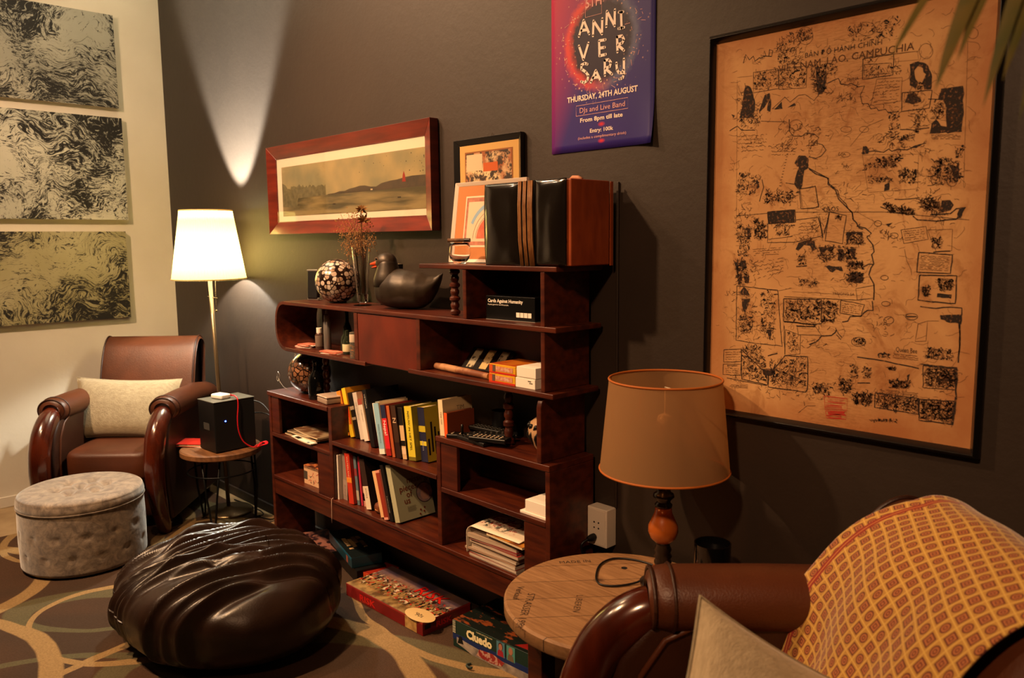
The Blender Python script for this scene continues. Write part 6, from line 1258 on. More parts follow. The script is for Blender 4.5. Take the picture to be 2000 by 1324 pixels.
MAP_F=[[(0.1086,0.8821),(0.1235,0.8715),(0.1339,0.8487),(0.1372,0.8185),(0.1306,0.7978),(0.0912,0.8001),(0.098,0.8232),(0.1019,0.8572)],[(0.1472,0.8066),(0.1625,0.8492),(0.1765,0.8537),(0.182,0.8299),(0.1804,0.8069),(0.1709,0.8102),(0.1748,0.835),(0.1635,0.8195)],[(0.1896,0.81),(0.2098,0.8272),(0.2127,0.8093)],[(0.2263,0.811),(0.244,0.82),(0.2487,0.814)],[(0.0682,0.8137),(0.0784,0.8081),(0.0736,0.8012)],[(0.2958,0.8977),(0.3042,0.9004),(0.3061,0.8742),(0.3162,0.8647),(0.3223,0.8916),(0.3247,0.8635),(0.3194,0.8364),(0.3047,0.8324),(0.2993,0.8632)],[(0.5155,0.8707),(0.5315,0.8737),(0.5496,0.8671),(0.5611,0.8472),(0.5642,0.8215),(0.5614,0.8073),(0.5488,0.8127),(0.5445,0.8279),(0.5491,0.8418),(0.543,0.8573),(0.5321,0.8626),(0.527,0.8561),(0.5259,0.8416),(0.5337,0.8295),(0.5308,0.8152),(0.5177,0.8244)],[(0.5086,0.7885),(0.5133,0.8046),(0.5259,0.8067),(0.5427,0.7934),(0.5431,0.7841),(0.5253,0.782)],[(0.584,0.8078),(0.6279,0.8088),(0.6316,0.741),(0.6299,0.7108),(0.5645,0.7137),(0.5686,0.7372),(0.577,0.7435),(0.5881,0.7296),(0.5987,0.7248),(0.5959,0.745),(0.5963,0.7702),(0.5888,0.782),(0.5783,0.7851)],[(0.4185,0.699),(0.4272,0.7002),(0.4335,0.6899),(0.4319,0.6811),(0.4193,0.6821)],[(0.5228,0.6841),(0.537,0.6923),(0.5514,0.6917),(0.5374,0.684)],[(0.4722,0.6076),(0.4816,0.611),(0.4842,0.5954),(0.4728,0.594)],[(0.6065,0.6423),(0.6271,0.639),(0.6301,0.6153),(0.6218,0.6121),(0.614,0.6309)],[(0.2493,0.6723),(0.2598,0.6903),(0.2776,0.6888),(0.2868,0.6778),(0.2854,0.6573),(0.2767,0.6538),(0.2732,0.629),(0.2695,0.6084),(0.2583,0.609),(0.2511,0.622),(0.2568,0.6509),(0.2609,0.6611)],[(0.1452,0.6366),(0.151,0.6384),(0.1554,0.6186),(0.1498,0.6146)],[(0.1807,0.5531),(0.255,0.5565),(0.2549,0.5261),(0.2115,0.5256),(0.1836,0.5248)],[(0.2604,0.4586),(0.2674,0.4748),(0.2898,0.4818),(0.3084,0.4799),(0.3148,0.4587),(0.3057,0.4552),(0.2978,0.4676),(0.2827,0.4694),(0.2681,0.4551)],[(0.3365,0.4166),(0.3473,0.4186),(0.3794,0.4174),(0.3834,0.4053),(0.3656,0.4084),(0.3587,0.403),(0.3477,0.4098)],[(0.401,0.4023),(0.4312,0.4013),(0.4322,0.3791),(0.402,0.3799)],[(0.3948,0.4262),(0.4308,0.4268),(0.4276,0.4216),(0.4003,0.4195)],[(0.3201,0.464),(0.358,0.464),(0.3564,0.4588),(0.3495,0.4536),(0.3421,0.4588),(0.328,0.4482)],[(0.3882,0.5),(0.4276,0.4995),(0.4263,0.4894),(0.4177,0.4928),(0.4107,0.4963),(0.3973,0.4896),(0.3928,0.4726),(0.3893,0.4726)],[(0.3689,0.4588),(0.3812,0.4589),(0.3853,0.4451),(0.3788,0.4312),(0.37,0.4311)],[(0.3951,0.4589),(0.4124,0.4589),(0.4098,0.4384),(0.4009,0.4452)],[(0.1055,0.5151),(0.1308,0.5128),(0.1356,0.4922),(0.1253,0.4847),(0.1247,0.5073)],[(0.0888,0.4239),(0.0974,0.424),(0.1022,0.4049),(0.0936,0.4048)],[(0.108,0.4279),(0.1207,0.4281),(0.1255,0.4092),(0.1129,0.4052),(0.104,0.4164)],[(0.0983,0.3895),(0.1111,0.3937),(0.1097,0.3669),(0.1012,0.3647)],[(0.1177,0.3862),(0.1324,0.3866),(0.1329,0.3695),(0.1203,0.3691)],[(0.1061,0.3437),(0.1184,0.3595),(0.1316,0.3447),(0.136,0.3373),(0.1106,0.3362)],[(0.113,0.3267),(0.1384,0.3278),(0.1306,0.3064),(0.1247,0.2888),(0.1161,0.2941)],[(0.1885,0.2492),(0.2026,0.2502),(0.1995,0.2217),(0.1955,0.2214)],[(0.3198,0.3273),(0.3308,0.3296),(0.3313,0.3172),(0.3221,0.3167)],[(0.5974,0.5662),(0.6149,0.567),(0.6227,0.5559),(0.6161,0.5437),(0.6017,0.541),(0.593,0.5382)],[(0.6345,0.5493),(0.6459,0.5489),(0.6372,0.526),(0.6286,0.5253)],[(0.5978,0.3604),(0.6302,0.3611),(0.6298,0.3522),(0.5982,0.3524)],[(0.6063,0.3126),(0.6514,0.3169),(0.6525,0.2964),(0.6293,0.2964),(0.6083,0.303)],[(0.4765,0.516),(0.4956,0.5208),(0.4848,0.5102)],[(0.1774,0.1446),(0.2162,0.147),(0.2146,0.1335),(0.1965,0.1257),(0.182,0.1298)],[(0.2565,0.1309),(0.2661,0.1358),(0.2666,0.1227),(0.2588,0.1218)],[(0.5428,0.1681),(0.549,0.1722),(0.5487,0.1587),(0.545,0.1566)],[(0.6469,0.1317),(0.6514,0.1306),(0.6473,0.0697),(0.6428,0.0706)],[(0.6063,0.1689),(0.6463,0.1705),(0.6465,0.1666),(0.6065,0.164)],[(0.568,0.1993),(0.6462,0.1989),(0.6488,0.194),(0.5929,0.1931)],[(0.6436,0.1944),(0.6488,0.194),(0.6513,0.1323),(0.6484,0.1319)]]
MAP_T=[(7,[(0.4459,0.844),(0.4969,0.8403),(0.4954,0.7939),(0.4385,0.7955)]),(4,[(0.5681,0.7115),(0.6301,0.7072),(0.6291,0.6947),(0.5687,0.7004)]),(5,[(0.0873,0.7591),(0.175,0.7546),(0.1718,0.7081),(0.0887,0.7106)]),(4,[(0.1853,0.7282),(0.2587,0.7215),(0.2509,0.6889),(0.1864,0.694)]),(4,[(0.2655,0.5266),(0.3139,0.529),(0.3188,0.4974),(0.2667,0.4945)]),(5,[(0.1375,0.4283),(0.2301,0.4404),(0.2314,0.4002),(0.1475,0.3719)]),(4,[(0.1407,0.4603),(0.2213,0.4659),(0.2221,0.444),(0.1455,0.4397)]),(5,[(0.3848,0.3305),(0.4335,0.3261),(0.4295,0.3017),(0.3858,0.3061)]),(5,[(0.5187,0.5015),(0.5648,0.5056),(0.5689,0.4832),(0.5246,0.477)]),(9,[(0.5602,0.4463),(0.6215,0.4436),(0.6203,0.4105),(0.5588,0.4124)]),(4,[(0.0668,0.1802),(0.1127,0.1865),(0.1135,0.1592),(0.0675,0.1545)]),(3,[(0.068,0.1346),(0.1097,0.1391),(0.1102,0.1215),(0.0684,0.1206)]),(3,[(0.0825,0.0904),(0.1389,0.0974),(0.1392,0.0857),(0.0828,0.0804)]),(3,[(0.4977,0.1302),(0.5714,0.1314),(0.5719,0.1214),(0.4982,0.1199)]),(3,[(0.5099,0.2186),(0.5671,0.2175),(0.5677,0.2043),(0.5105,0.2051)])]
MAP_H=[(20,[(0.0912,0.8001),(0.1547,0.7951),(0.1506,0.7742),(0.097,0.769)]),(40,[(0.1321,0.9085),(0.197,0.9069),(0.1985,0.8632),(0.1335,0.8616)]),(46,[(0.2017,0.9041),(0.2719,0.9027),(0.2714,0.8551),(0.2032,0.8605)]),(70,[(0.2783,0.9045),(0.3232,0.9013),(0.3238,0.8338),(0.2983,0.8312)]),(18,[(0.3254,0.899),(0.3482,0.8993),(0.3492,0.8737),(0.3263,0.8752)]),(24,[(0.4136,0.8736),(0.4953,0.8721),(0.4964,0.8497),(0.4144,0.8543)]),(16,[(0.5302,0.8281),(0.5446,0.8261),(0.5489,0.8109),(0.5309,0.8133)]),(26,[(0.5641,0.7888),(0.5957,0.7811),(0.5909,0.742),(0.5717,0.7441)]),(24,[(0.4741,0.7702),(0.4966,0.7694),(0.4992,0.7146),(0.478,0.6861)]),(30,[(0.5302,0.7562),(0.5445,0.7582),(0.5429,0.7177),(0.5359,0.7147)]),(20,[(0.5067,0.7138),(0.5359,0.7147),(0.533,0.7001),(0.5015,0.7049)]),(60,[(0.452,0.669),(0.5088,0.6702),(0.4951,0.6447),(0.4531,0.6457)]),(16,[(0.4232,0.6556),(0.4485,0.6615),(0.4493,0.644),(0.4237,0.6438)]),(30,[(0.4303,0.6296),(0.4924,0.6219),(0.4891,0.6125),(0.435,0.6136)]),(50,[(0.501,0.6385),(0.5434,0.6356),(0.5413,0.6057),(0.5043,0.6078)]),(70,[(0.5778,0.6592),(0.6266,0.6481),(0.6326,0.6006),(0.5738,0.602)]),(16,[(0.6146,0.6816),(0.635,0.6798),(0.633,0.6548),(0.6194,0.6559)]),(40,[(0.0905,0.6443),(0.1595,0.6444),(0.1414,0.6019),(0.0918,0.5998)]),(60,[(0.1702,0.6092),(0.2631,0.6003),(0.2459,0.5758),(0.1713,0.5744)]),(16,[(0.0951,0.6595),(0.1348,0.6568),(0.1204,0.6468),(0.0955,0.6462)]),(30,[(0.2489,0.9918),(0.2837,0.9893),(0.2848,0.9613),(0.2543,0.9627)]),(60,[(0.1911,0.9739),(0.2489,0.9918),(0.2607,0.9092),(0.1975,0.9193)]),(40,[(0.3673,0.9774),(0.4903,0.976),(0.4852,0.9292),(0.3767,0.9449)]),(26,[(0.1876,0.5247),(0.2503,0.5252),(0.2361,0.4912),(0.2126,0.4914)]),(12,[(0.3602,0.5417),(0.3744,0.5379),(0.3713,0.5277),(0.3588,0.5314)]),(60,[(0.3881,0.5017),(0.4276,0.4995),(0.4289,0.4691),(0.3894,0.4709)]),(60,[(0.393,0.4279),(0.4324,0.4285),(0.4315,0.4115),(0.3937,0.4107)]),(60,[(0.3957,0.4039),(0.4318,0.403),(0.4329,0.3781),(0.3968,0.378)]),(60,[(0.32,0.4658),(0.3597,0.4658),(0.3611,0.431),(0.3214,0.4305)]),(60,[(0.3669,0.464),(0.4122,0.4623),(0.4134,0.4351),(0.3701,0.4294)]),(26,[(0.2647,0.4442),(0.2912,0.4444),(0.2884,0.4194),(0.2694,0.4191)]),(30,[(0.2707,0.3848),(0.3194,0.3862),(0.3202,0.3666),(0.2714,0.3649)]),(50,[(0.0904,0.5192),(0.1348,0.5183),(0.1317,0.4809),(0.0937,0.4774)]),(60,[(0.1423,0.5442),(0.1758,0.5176),(0.1748,0.4844),(0.1441,0.4846)]),(26,[(0.0937,0.4774),(0.1318,0.4772),(0.1288,0.4395),(0.0991,0.4393)]),(70,[(0.0866,0.4258),(0.1206,0.43),(0.1351,0.3677),(0.0991,0.3627)]),(40,[(0.1078,0.282),(0.1503,0.2808),(0.1433,0.2343),(0.1135,0.232)]),(60,[(0.1649,0.3461),(0.2055,0.3477),(0.2136,0.2248),(0.1729,0.2214)]),(120,[(0.2359,0.3268),(0.3289,0.3313),(0.3309,0.2813),(0.2376,0.2788)]),(60,[(0.3326,0.3315),(0.3724,0.3299),(0.374,0.2913),(0.3343,0.2887)]),(30,[(0.3344,0.2852),(0.367,0.2873),(0.3673,0.2802),(0.3347,0.278)]),(26,[(0.2466,0.2461),(0.276,0.2373),(0.2774,0.2006),(0.2483,0.1979)]),(70,[(0.5465,0.5651),(0.5733,0.5735),(0.5981,0.5537),(0.5874,0.532),(0.5448,0.5396)]),(60,[(0.4677,0.565),(0.5319,0.5496),(0.5418,0.5365),(0.4882,0.5413)]),(30,[(0.5794,0.4847),(0.6017,0.4845),(0.603,0.4608),(0.5836,0.4608)]),(60,[(0.5975,0.3956),(0.63,0.3934),(0.6284,0.368),(0.599,0.3668)]),(40,[(0.5653,0.3753),(0.5835,0.3759),(0.5816,0.3532),(0.5695,0.3527)]),(26,[(0.4147,0.2451),(0.4439,0.2457),(0.4429,0.2301),(0.4171,0.2295)]),(120,[(0.1186,0.2046),(0.1735,0.2018),(0.1949,0.1121),(0.1213,0.111)]),(120,[(0.1993,0.1661),(0.2971,0.1836),(0.2999,0.1101),(0.2013,0.1052)]),(50,[(0.3183,0.1235),(0.3627,0.1254),(0.3639,0.0965),(0.3193,0.0979)]),(60,[(0.3839,0.1388),(0.4156,0.1426),(0.4169,0.1108),(0.3887,0.1071)]),(90,[(0.4204,0.1113),(0.4667,0.114),(0.4663,0.086),(0.4251,0.0835)]),(24,[(0.4106,0.1774),(0.4297,0.1795),(0.431,0.148),(0.4137,0.1459)]),(24,[(0.4418,0.1773),(0.4587,0.1791),(0.46,0.1515),(0.443,0.1494)]),(16,[(0.4773,0.2138),(0.5019,0.2152),(0.5024,0.2043),(0.4778,0.2035)]),(70,[(0.5032,0.1532),(0.5513,0.1557),(0.5459,0.1381),(0.5106,0.1353)]),(20,[(0.4985,0.1834),(0.518,0.1839),(0.5184,0.1771),(0.4988,0.1766)]),(110,[(0.4751,0.1151),(0.5706,0.1162),(0.5706,0.0842),(0.4765,0.0857)]),(150,[(0.5754,0.1135),(0.6476,0.1187),(0.6442,0.0725),(0.5775,0.0718)]),(120,[(0.5808,0.1907),(0.6452,0.1914),(0.6459,0.151),(0.5829,0.1479)]),(60,[(0.5846,0.2356),(0.6323,0.24),(0.6426,0.212),(0.5827,0.2124)]),(24,[(0.461,0.0535),(0.5272,0.0605),(0.5242,0.0549),(0.468,0.0476)])]
MAP_R=[[(0.3493,0.0946),(0.407,0.0953),(0.4082,0.0668),(0.3525,0.0603)],[(0.3544,0.0569),(0.4066,0.063),(0.4057,0.043),(0.357,0.039)]]
PST=[[(-0.0863,0.0615),(-0.0671,0.1056),(-0.0445,0.0612)],[(-0.0761,0.0769),(-0.052,0.0753)],[(-0.0296,0.053),(-0.0273,0.096),(0.006,0.0519),(0.0067,0.0958)],[(0.0226,0.0702),(0.0248,0.1135),(0.0544,0.066),(0.0549,0.1116)],[(0.0704,0.1015),(0.0856,0.0998)],[(0.0782,0.1006),(0.0805,0.0547)],[(0.0694,0.0554),(0.0892,0.0551)],[(-0.0862,0.0331),(-0.0679,-0.0106),(-0.0479,0.0352)],[(0.019,0.0327),(-0.0051,0.0341),(-0.0034,-0.0103),(0.0207,-0.01)],[(-0.0045,0.0123),(0.0168,0.0112)],[(0.064,0.0324),(0.0657,-0.0104)],[(0.064,0.0324),(0.0825,0.0325),(0.0895,0.0207),(0.0827,0.0114),(0.0651,0.011),(0.0898,-0.0102)],[(-0.0518,-0.0272),(-0.0618,-0.0227),(-0.076,-0.0253),(-0.076,-0.0382),(-0.0593,-0.0482),(-0.0477,-0.061),(-0.0517,-0.0752),(-0.0643,-0.0801),(-0.077,-0.0753)],[(-0.0376,-0.0828),(-0.0179,-0.0509),(0.0018,-0.0848)],[(-0.0292,-0.0711),(-0.007,-0.0715)],[(0.017,-0.0273),(0.0182,-0.0709)],[(0.017,-0.0273),(0.0314,-0.0268),(0.041,-0.0366),(0.0363,-0.0484),(0.0186,-0.05),(0.045,-0.0713)],[(0.0622,-0.0418),(0.0638,-0.0598),(0.0718,-0.0717),(0.0835,-0.0728),(0.0903,-0.0639)],[(0.0901,-0.0349),(0.0905,-0.0781),(0.0859,-0.0881),(0.0743,-0.0892)]]

# ------------------------------------------------------------------ things on the corner table
TT = .4195
t = on('loudspeaker', 'black box speaker with a blue power light on the corner table', 'speaker', 1.205, -.243, TT, .06)
MB().box(-.085, .080, -.108, .108, .004, .252).obj('body', BLACK, t, bevel=.003)
MB().box(-.085, .082, -.110, .110, .252, .256).obj('top_panel', mat('satin_grey', '#5c5a50', .35), t, bevel=.001)
MB().box(.080, .0815, -.104, .104, .008, .248).obj('front_grille', mat('grille_black', '#060607', .7), t)
MB().lathe([(0, 0), (.0035, 0), (.0035, .001), (0, .001)], 12, M=Matrix.Translation((.0816, -.052, .155)) @ Matrix.Rotation(PI / 2, 4, 'Y')).obj('power_light', mat('blue_led', '#4060ff', .5, emit='#3355ff', estr=30), t, label='glowing blue power light')
MB().box(-.030, .03, -.1105, -.1098, .11, .145).obj('side_mark', mat('dim_grey', '#3c3a38', .5), t)
t = on('power_adapter', 'white power adapter with rounded edges lying on top of the black speaker', 'adapter', 1.205, -.270, TT + .2562, .25)
MB().box(-.042, .042, -.030, .030, 0, .024).obj('body', mat('white_plastic', '#e8e2d8', .25), t, bevel=.009, seg=4)
MB().box(.020, .030, .030, .040, .006, .018).obj('plug', col_m('#a01c14'), t)
RC = mat('red_cable', '#b8141c', .4)
o = MB().tube([(1.233, -.228, .688), (1.262, -.226, .690), (1.292, -.224, .678), (1.300, -.226, .64), (1.303, -.234, .58), (1.305, -.232, .52), (1.308, -.214, .465), (1.318, -.18, .432), (1.325, -.15, .424), (1.30, -.10, .4235)], .0033, 8, smooth=6).obj('red_cable', RC, None, smooth=True)
tag(o, 'red cable hanging from the white adapter down the front of the speaker', 'cable')
mb = MB()
for k in range(6):
    a = .15 * k; mb.tube([(1.300 + .004 * k, -.150 + .003 * k, .424 + .003 * (k % 3)), (1.282 - .003 * k, -.105, .4245 + .002 * (k % 2)), (1.258, -.088 + .004 * k, .425 + .003 * (k % 2)), (1.282, -.080 + .002 * k, .426), (1.308, -.105 + .003 * k, .4245), (1.312, -.14, .424)], .0022, 6, smooth=4)
tag(mb.obj('cable_bundle', mat('bright_red_cable', '#d8121a', .4), None, smooth=True), 'bundle of bright red cable on the right edge of the corner table', 'cable')
def softbook(label, x, y, z, w_, d_, h_, rz, colr, group=None):
    t = on('book', label, 'book', x, y, z, rz, group)
    MB().box(-w_ / 2, w_ / 2, -d_ / 2, d_ / 2, 0, .002).box(-w_ / 2, w_ / 2, -d_ / 2, d_ / 2, h_ - .002, h_).box(-w_ / 2, -w_ / 2 + .002, -d_ / 2, d_ / 2, 0, h_).obj('cover', colr, t)
    MB().box(-w_ / 2 + .002, w_ / 2 - .003, -d_ / 2 + .003, d_ / 2 - .003, .002, h_ - .002).obj('pages', PAPER, t); return t
t = on('paper_sheet', 'white paper sheets sticking out under the red book on the corner table', 'paper', 1.052, -.335, TT, .6); MB().box(-.075, .075, -.05, .05, 0, .003).obj('sheets', WHITE, t)
softbook('red book lying open-edged on the corner table beside the speaker', 1.025, -.345, TT + .003, .17, .125, .014, .72, col_m('#b8281c'))
t = on('envelope', 'mustard yellow envelope lying behind the red book on the corner table', 'envelope', 1.045, -.245, TT, .5); MB().box(-.07, .06, -.05, .05, 0, .0162).obj('body', col_m('#c99634'), t); MB().box(-.05, .05, -.05, -.01, .0162, .0172).obj('pink_slip', col_m('#c08a74'), t)
# black cables behind speaker and on the floor
o = MB().tube([(1.13, -.18, .62), (1.20, -.09, .635), (1.30, -.07, .60), (1.38, -.055, .50), (1.40, -.045, .30), (1.36, -.045, .1), (1.28, -.06, .013), (1.15, -.10, .013)], .0035, 8, smooth=6).obj('power_cable', BLACK, None, smooth=True); tag(o, 'black cable arching from the back of the speaker down to the floor', 'cable')
o = MB().tube([(1.14, -.15, .56), (1.24, -.07, .575), (1.34, -.055, .53), (1.375, -.035, .3), (1.40, -.035, .05), (1.46, -.035, .007)], .003, 8, smooth=6).obj('power_cable', BLACK, None, smooth=True); tag(o, 'lower black cable leaving the back of the speaker towards the wall', 'cable')
o = MB().tube([(.80, -.05, .004), (.95, -.045, .012), (1.05, -.06, .02), (1.12, -.05, .016), (1.18, -.065, .014), (1.17, -.10, .012), (1.22, -.125, .012), (1.30, -.11, .012), (1.34, -.05, .03)], .0032, 8, smooth=6).obj('floor_cable', BLACK, None, smooth=True); tag(o, 'thin black cable looping over the floor behind the corner table', 'cable')

# ------------------------------------------------------------------ wall socket, plug and lead
t = on('wall_socket', 'white surface-mounted wall socket box above the spool table', 'socket', 3.470, 0, .475)
MB().box(-.040, .040, -.048, 0, 0, .125).obj('box', mat('socket_white', '#d8cdbd', .4), t, bevel=.003)
MB().box(-.034, .034, -.0495, -.048, .006, .119).obj('face_plate', mat('socket_white', '#d8cdbd', .4), t, bevel=.001)
for (x_, z_) in ((-.010, .078), (.008, .078), (-.010, .060), (.008, .060)):
    MB().lathe([(0, 0), (.003, 0), (.003, .0006), (0, .0006)], 10, M=Matrix.Translation((x_, -.0494, z_)) @ Matrix.Rotation(PI / 2, 4, 'X')).obj('slot', BLACK, t)
t = on('power_plug', 'black plug pushed into the lower outlet of the white socket', 'plug', 3.460, -.0500, .503)
MB().tube([(0, 0, 0), (0, -.012, 0), (-.004, -.026, -.002)], [.012, .012, .008], 14).obj('body', BLACK, t, smooth=False, auto=40)
o = MB().tube([(3.456, -.072, .501), (3.448, -.092, .49), (3.447, -.095, .47), (3.46, -.08, .40), (3.475, -.05, .30), (3.47, -.035, .1), (3.48, -.04, .02)], .004, 8, smooth=6).obj('power_lead', BLACK, None, smooth=True); tag(o, 'black lead hanging from the plug behind the spool table', 'cable')
o = MB().tube([(3.790, -.197, .5245), (3.77, -.235, .506), (3.74, -.29, .504), (3.70, -.31, .504), (3.655, -.27, .504), (3.615, -.20, .504), (3.62, -.14, .504), (3.68, -.105, .504), (3.76, -.105, .504), (3.83, -.12, .504), (3.84, -.132, .504)], .0028, 8, smooth=6).obj('lamp_cord', BLACK, None, smooth=True); tag(o, 'black cord curling over the spool table behind the table lamp', 'cable')
t = on('black_tumbler', 'dark glass cylinder candle holder behind the table lamp', 'candle holder', 3.955, -.150, .5)
MB().lathe([(0, 0), (.046, 0), (.048, .004), (.048, .148), (.0445, .148), (.0445, .01), (0, .01)], 40).obj('glass', mat('dark_glass', '#0b0b0c', .12, coat=.3), t, smooth=False, auto=40)
MB().lathe([(0, .01), (.040, .01), (.040, .11), (0, .11)], 30).obj('candle', mat('dark_wax', '#1a1614', .5), t, smooth=False, auto=40)
# thin conduit on the wall right of the bookcase
struct(MB().box(3.508, 3.516, -.008, 0, .6, 1.62).obj('trim_1', DM, bevel=.002))

# ------------------------------------------------------------------ poster
g = mat('poster_print', '#22203e', .5, spec=.3); G = NG(g); v = G.co('Object'); X, Y, Z = G.sep(v)
lr = G.math('ADD', G.math('MULTIPLY', X, -2.6), G.math('MULTIPLY', Z, 1.2)); mag = G.step(lr, .08, .72)
base = G.mix(mag, '#2a1c70', '#a80f48'); base = G.mix(G.math('MULTIPLY', G.step(X, .02, .2), .5), base, '#20206a')
dx = X; dz = G.math('SUBTRACT', Z, .035)
rr_ = G.math('SQRT', G.math('ADD', G.math('MULTIPLY', dx, dx), G.math('MULTIPLY', dz, dz)))
ng = G.noise(v, 24, 6, .7); rd = G.math('ADD', rr_, G.math('MULTIPLY', G.math('SUBTRACT', ng.outputs[0], .5), .05))
inside = G.math('SUBTRACT', 1.0, G.step(rr_, .118, .132)); base = G.mix(inside, base, '#1a1434')
glow = G.math('SUBTRACT', 1.0, G.step(G.math('ABSOLUTE', G.math('SUBTRACT', rd, .132)), .002, .024))
lf = G.step(X, .05, -.06); glc = G.mix(lf, '#5c6484', '#d8402c')
base = G.mix(G.math('MULTIPLY', glow, .75), base, glc)
spk = G.n('TexVoronoi'); G.L.new(v, spk.inputs[0]); spk.inputs['Scale'].default_value = 70; near = G.math('SUBTRACT', 1.0, G.step(G.math('ABSOLUTE', G.math('SUBTRACT', rr_, .145)), .01, .05))
base = G.mix(G.math('MULTIPLY', near, G.math('SUBTRACT', 1.0, G.step(spk.outputs[0], .12, .22))), base, '#d8a890')
for zc in (-.212, -.262):
    e1 = G.math('MULTIPLY', G.math('SUBTRACT', X, .004), .5); e2 = G.math('SUBTRACT', Z, zc); q_ = G.math('SQRT', G.math('ADD', G.math('MULTIPLY', e1, e1), G.math('MULTIPLY', e2, e2))); base = G.mix(G.math('SUBTRACT', 1.0, G.step(q_, .001, .008)), base, '#c8202c')
G.put(G.b.inputs['Base Color'], base)
t = thing('event_poster', 'purple and magenta 5th Anniversary event poster taped high on the dark wall', 'poster', (3.441, -.002, 2.01), 0)
def pg(u, v):
    cur = .018 * max(0, (u - .75) / .25) ** 2 * max(0, (.3 - v) / .3) ** 2
    return (-.204 + .406 * u, -.0012 - cur, -.287 + .58 * v)
MB().grid(pg, 20, 24).obj('sheet', g, t, smooth=True, solid=.0006)
PW = mat('poster_white', '#e8d8d0', .6); PPK = mat('poster_pink', '#d8a0a0', .6)
O, Xv, Zv, Nv = Vector((0, -.0022, 0)), Vector((1, 0, 0)), Vector((0, 0, 1)), Vector((0, -1, 0))
mb = MB()
for s_ in PST:
    for i in range(len(s_) - 1): mb.ribbon(s_[i:i + 2], .0084, O, Xv, Zv, Nv, off=.0004 + .00002 * i, capn=1)
mb.obj('headline_letters', PW, t)
def ptxt(s_, sz, x, z, m_, w_=None, nm='lettering', off=0):
    o = text(s_, sz, m_, t, FY(x, -.0026, z), nm, align='CENTER', off=off)
    if w_:
        xs_ = [v_.co.x for v_ in o.data.vertices]; k = w_ / (max(xs_) - min(xs_)); c = (max(xs_) + min(xs_)) / 2
        for v_ in o.data.vertices: v_.co.x = x + (v_.co.x - c) * k
    return o
ptxt('5TH', .038, -.028, .139, PPK, .062, off=.0005); ptxt('THURSDAY, 24TH AUGUST', .0235, .003, -.133, PW, .277, off=.0006)
ptxt('DJs and Live Band', .022, .006, -.170, PPK, .178); ptxt('From 8pm till late', .018, .003, -.199, PW, .168, off=.0004)
ptxt('Entry: 100k', .0165, .005, -.234, PW, .092, off=.0003); ptxt('(includes a complimentary drink)', .0115, .005, -.251, PPK, .190)
mb = MB()
for (x0, x1, z0, z1) in ((-.098, .106, -.178, -.147), (-.060, .004, .112, .178)): mb.ribbon([(x0, z0), (x1, z0), (x1, z1), (x0, z1), (x0, z0)], .0012, O, Xv, Zv, Nv, capn=0)
mb.obj('outline_boxes', PPK, t)
mb = MB(); rr = random.Random(12)
for k in range(46):
    a = rr.uniform(0, 2 * PI); r = .145 + rr.gauss(0, .014); c = (r * math.cos(a), .035 + r * math.sin(a)); L_ = rr.uniform(.006, .02); b = rr.uniform(0, 2 * PI)
    mb.ribbon([c, (c[0] + L_ * math.cos(b), c[1] + L_ * math.sin(b))], .0011, O, Xv, Zv, Nv, off=.0002, capn=0)
mb.obj('spark_lines', PPK, t)

# ------------------------------------------------------------------ framed map
t = thing('framed_map', 'large black-framed old paper map covered with ink drawings of places', 'map', (3.83, 0, .96), 0)
MW, MH = .703, 1.022
mb = MB()
def frail(a, b, ai, bi):
    vs = [(a[0], 0, a[1]), (b[0], 0, b[1]), (bi[0], 0, bi[1]), (ai[0], 0, ai[1]), (a[0], -.018, a[1]), (b[0], -.018, b[1])]
    m1 = [a[i] * .55 + ai[i] * .45 for i in (0, 1)]; m2 = [b[i] * .55 + bi[i] * .45 for i in (0, 1)]
    vs += [(m1[0], -.032, m1[1]), (m2[0], -.032, m2[1]), (ai[0], -.016, ai[1]), (bi[0], -.016, bi[1])]
    mb.add(vs, [(0, 1, 2, 3), (0, 4, 5, 1), (4, 6, 7, 5), (6, 8, 9, 7), (8, 3, 2, 9)])
o4 = [(0, 0), (MW, 0), (MW, MH), (0, MH)]; i4 = [(.020, .020), (MW - .018, .020), (MW - .018, MH - .022), (.020, MH - .022)]
for k in range(4): frail(o4[k], o4[(k + 1) % 4], i4[k], i4[(k + 1) % 4])
mb.obj('frame', BF, t, bevel=.002)
g = mat('aged_map_paper', '#b58448', .6, spec=.25); G = NG(g); v = G.co('Object'); X, Y, Z = G.sep(v)
n1 = G.noise(v, 3.2, 8, .62, .5); base = G.mix(G.step(n1.outputs[0], .38, .68), '#c29866', '#a3744a')
n2 = G.noise(v, 9, 8, .7, 1.0); base = G.mix(G.math('MULTIPLY', G.step(n2.outputs[0], .54, .64), .45), base, '#7a4218')
ex_ = G.math('MINIMUM', G.math('MINIMUM', X, G.math('SUBTRACT', MW, X)), G.math('MINIMUM', Z, G.math('SUBTRACT', MH, Z)))
ed = G.math('SUBTRACT', 1.0, G.step(G.math('ADD', ex_, G.math('MULTIPLY', G.math('SUBTRACT', n2.outputs[0], .5), .12)), .03, .085)); base = G.mix(G.math('MULTIPLY', ed, .45), base, '#8a4418')
n3 = G.noise(G.co('Object', (2, 1, 22)), 26, 4, .7); core = G.math('MULTIPLY', G.step(X, .24, .30), G.math('SUBTRACT', 1.0, G.step(X, .42, .50)))
base = G.mix(G.math('MULTIPLY', G.math('MULTIPLY', G.step(n3.outputs[0], .5, .58), core), .32), base, '#5c3418')
G.put(G.b.inputs['Base Color'], base)
pp = MB().box(.016, MW - .014, -.013, -.011, .016, MH - .018).obj('map_paper', g, t)
O = Vector((0, -.0132, 0)); mi = mat('faded_ink', '#1c0f08', .8, col2='#6b4526', nscale=150, thr=(.56, .62)); mt_ = mat('thin_ink', '#46280f', .8)
mb = MB(); mth = MB()
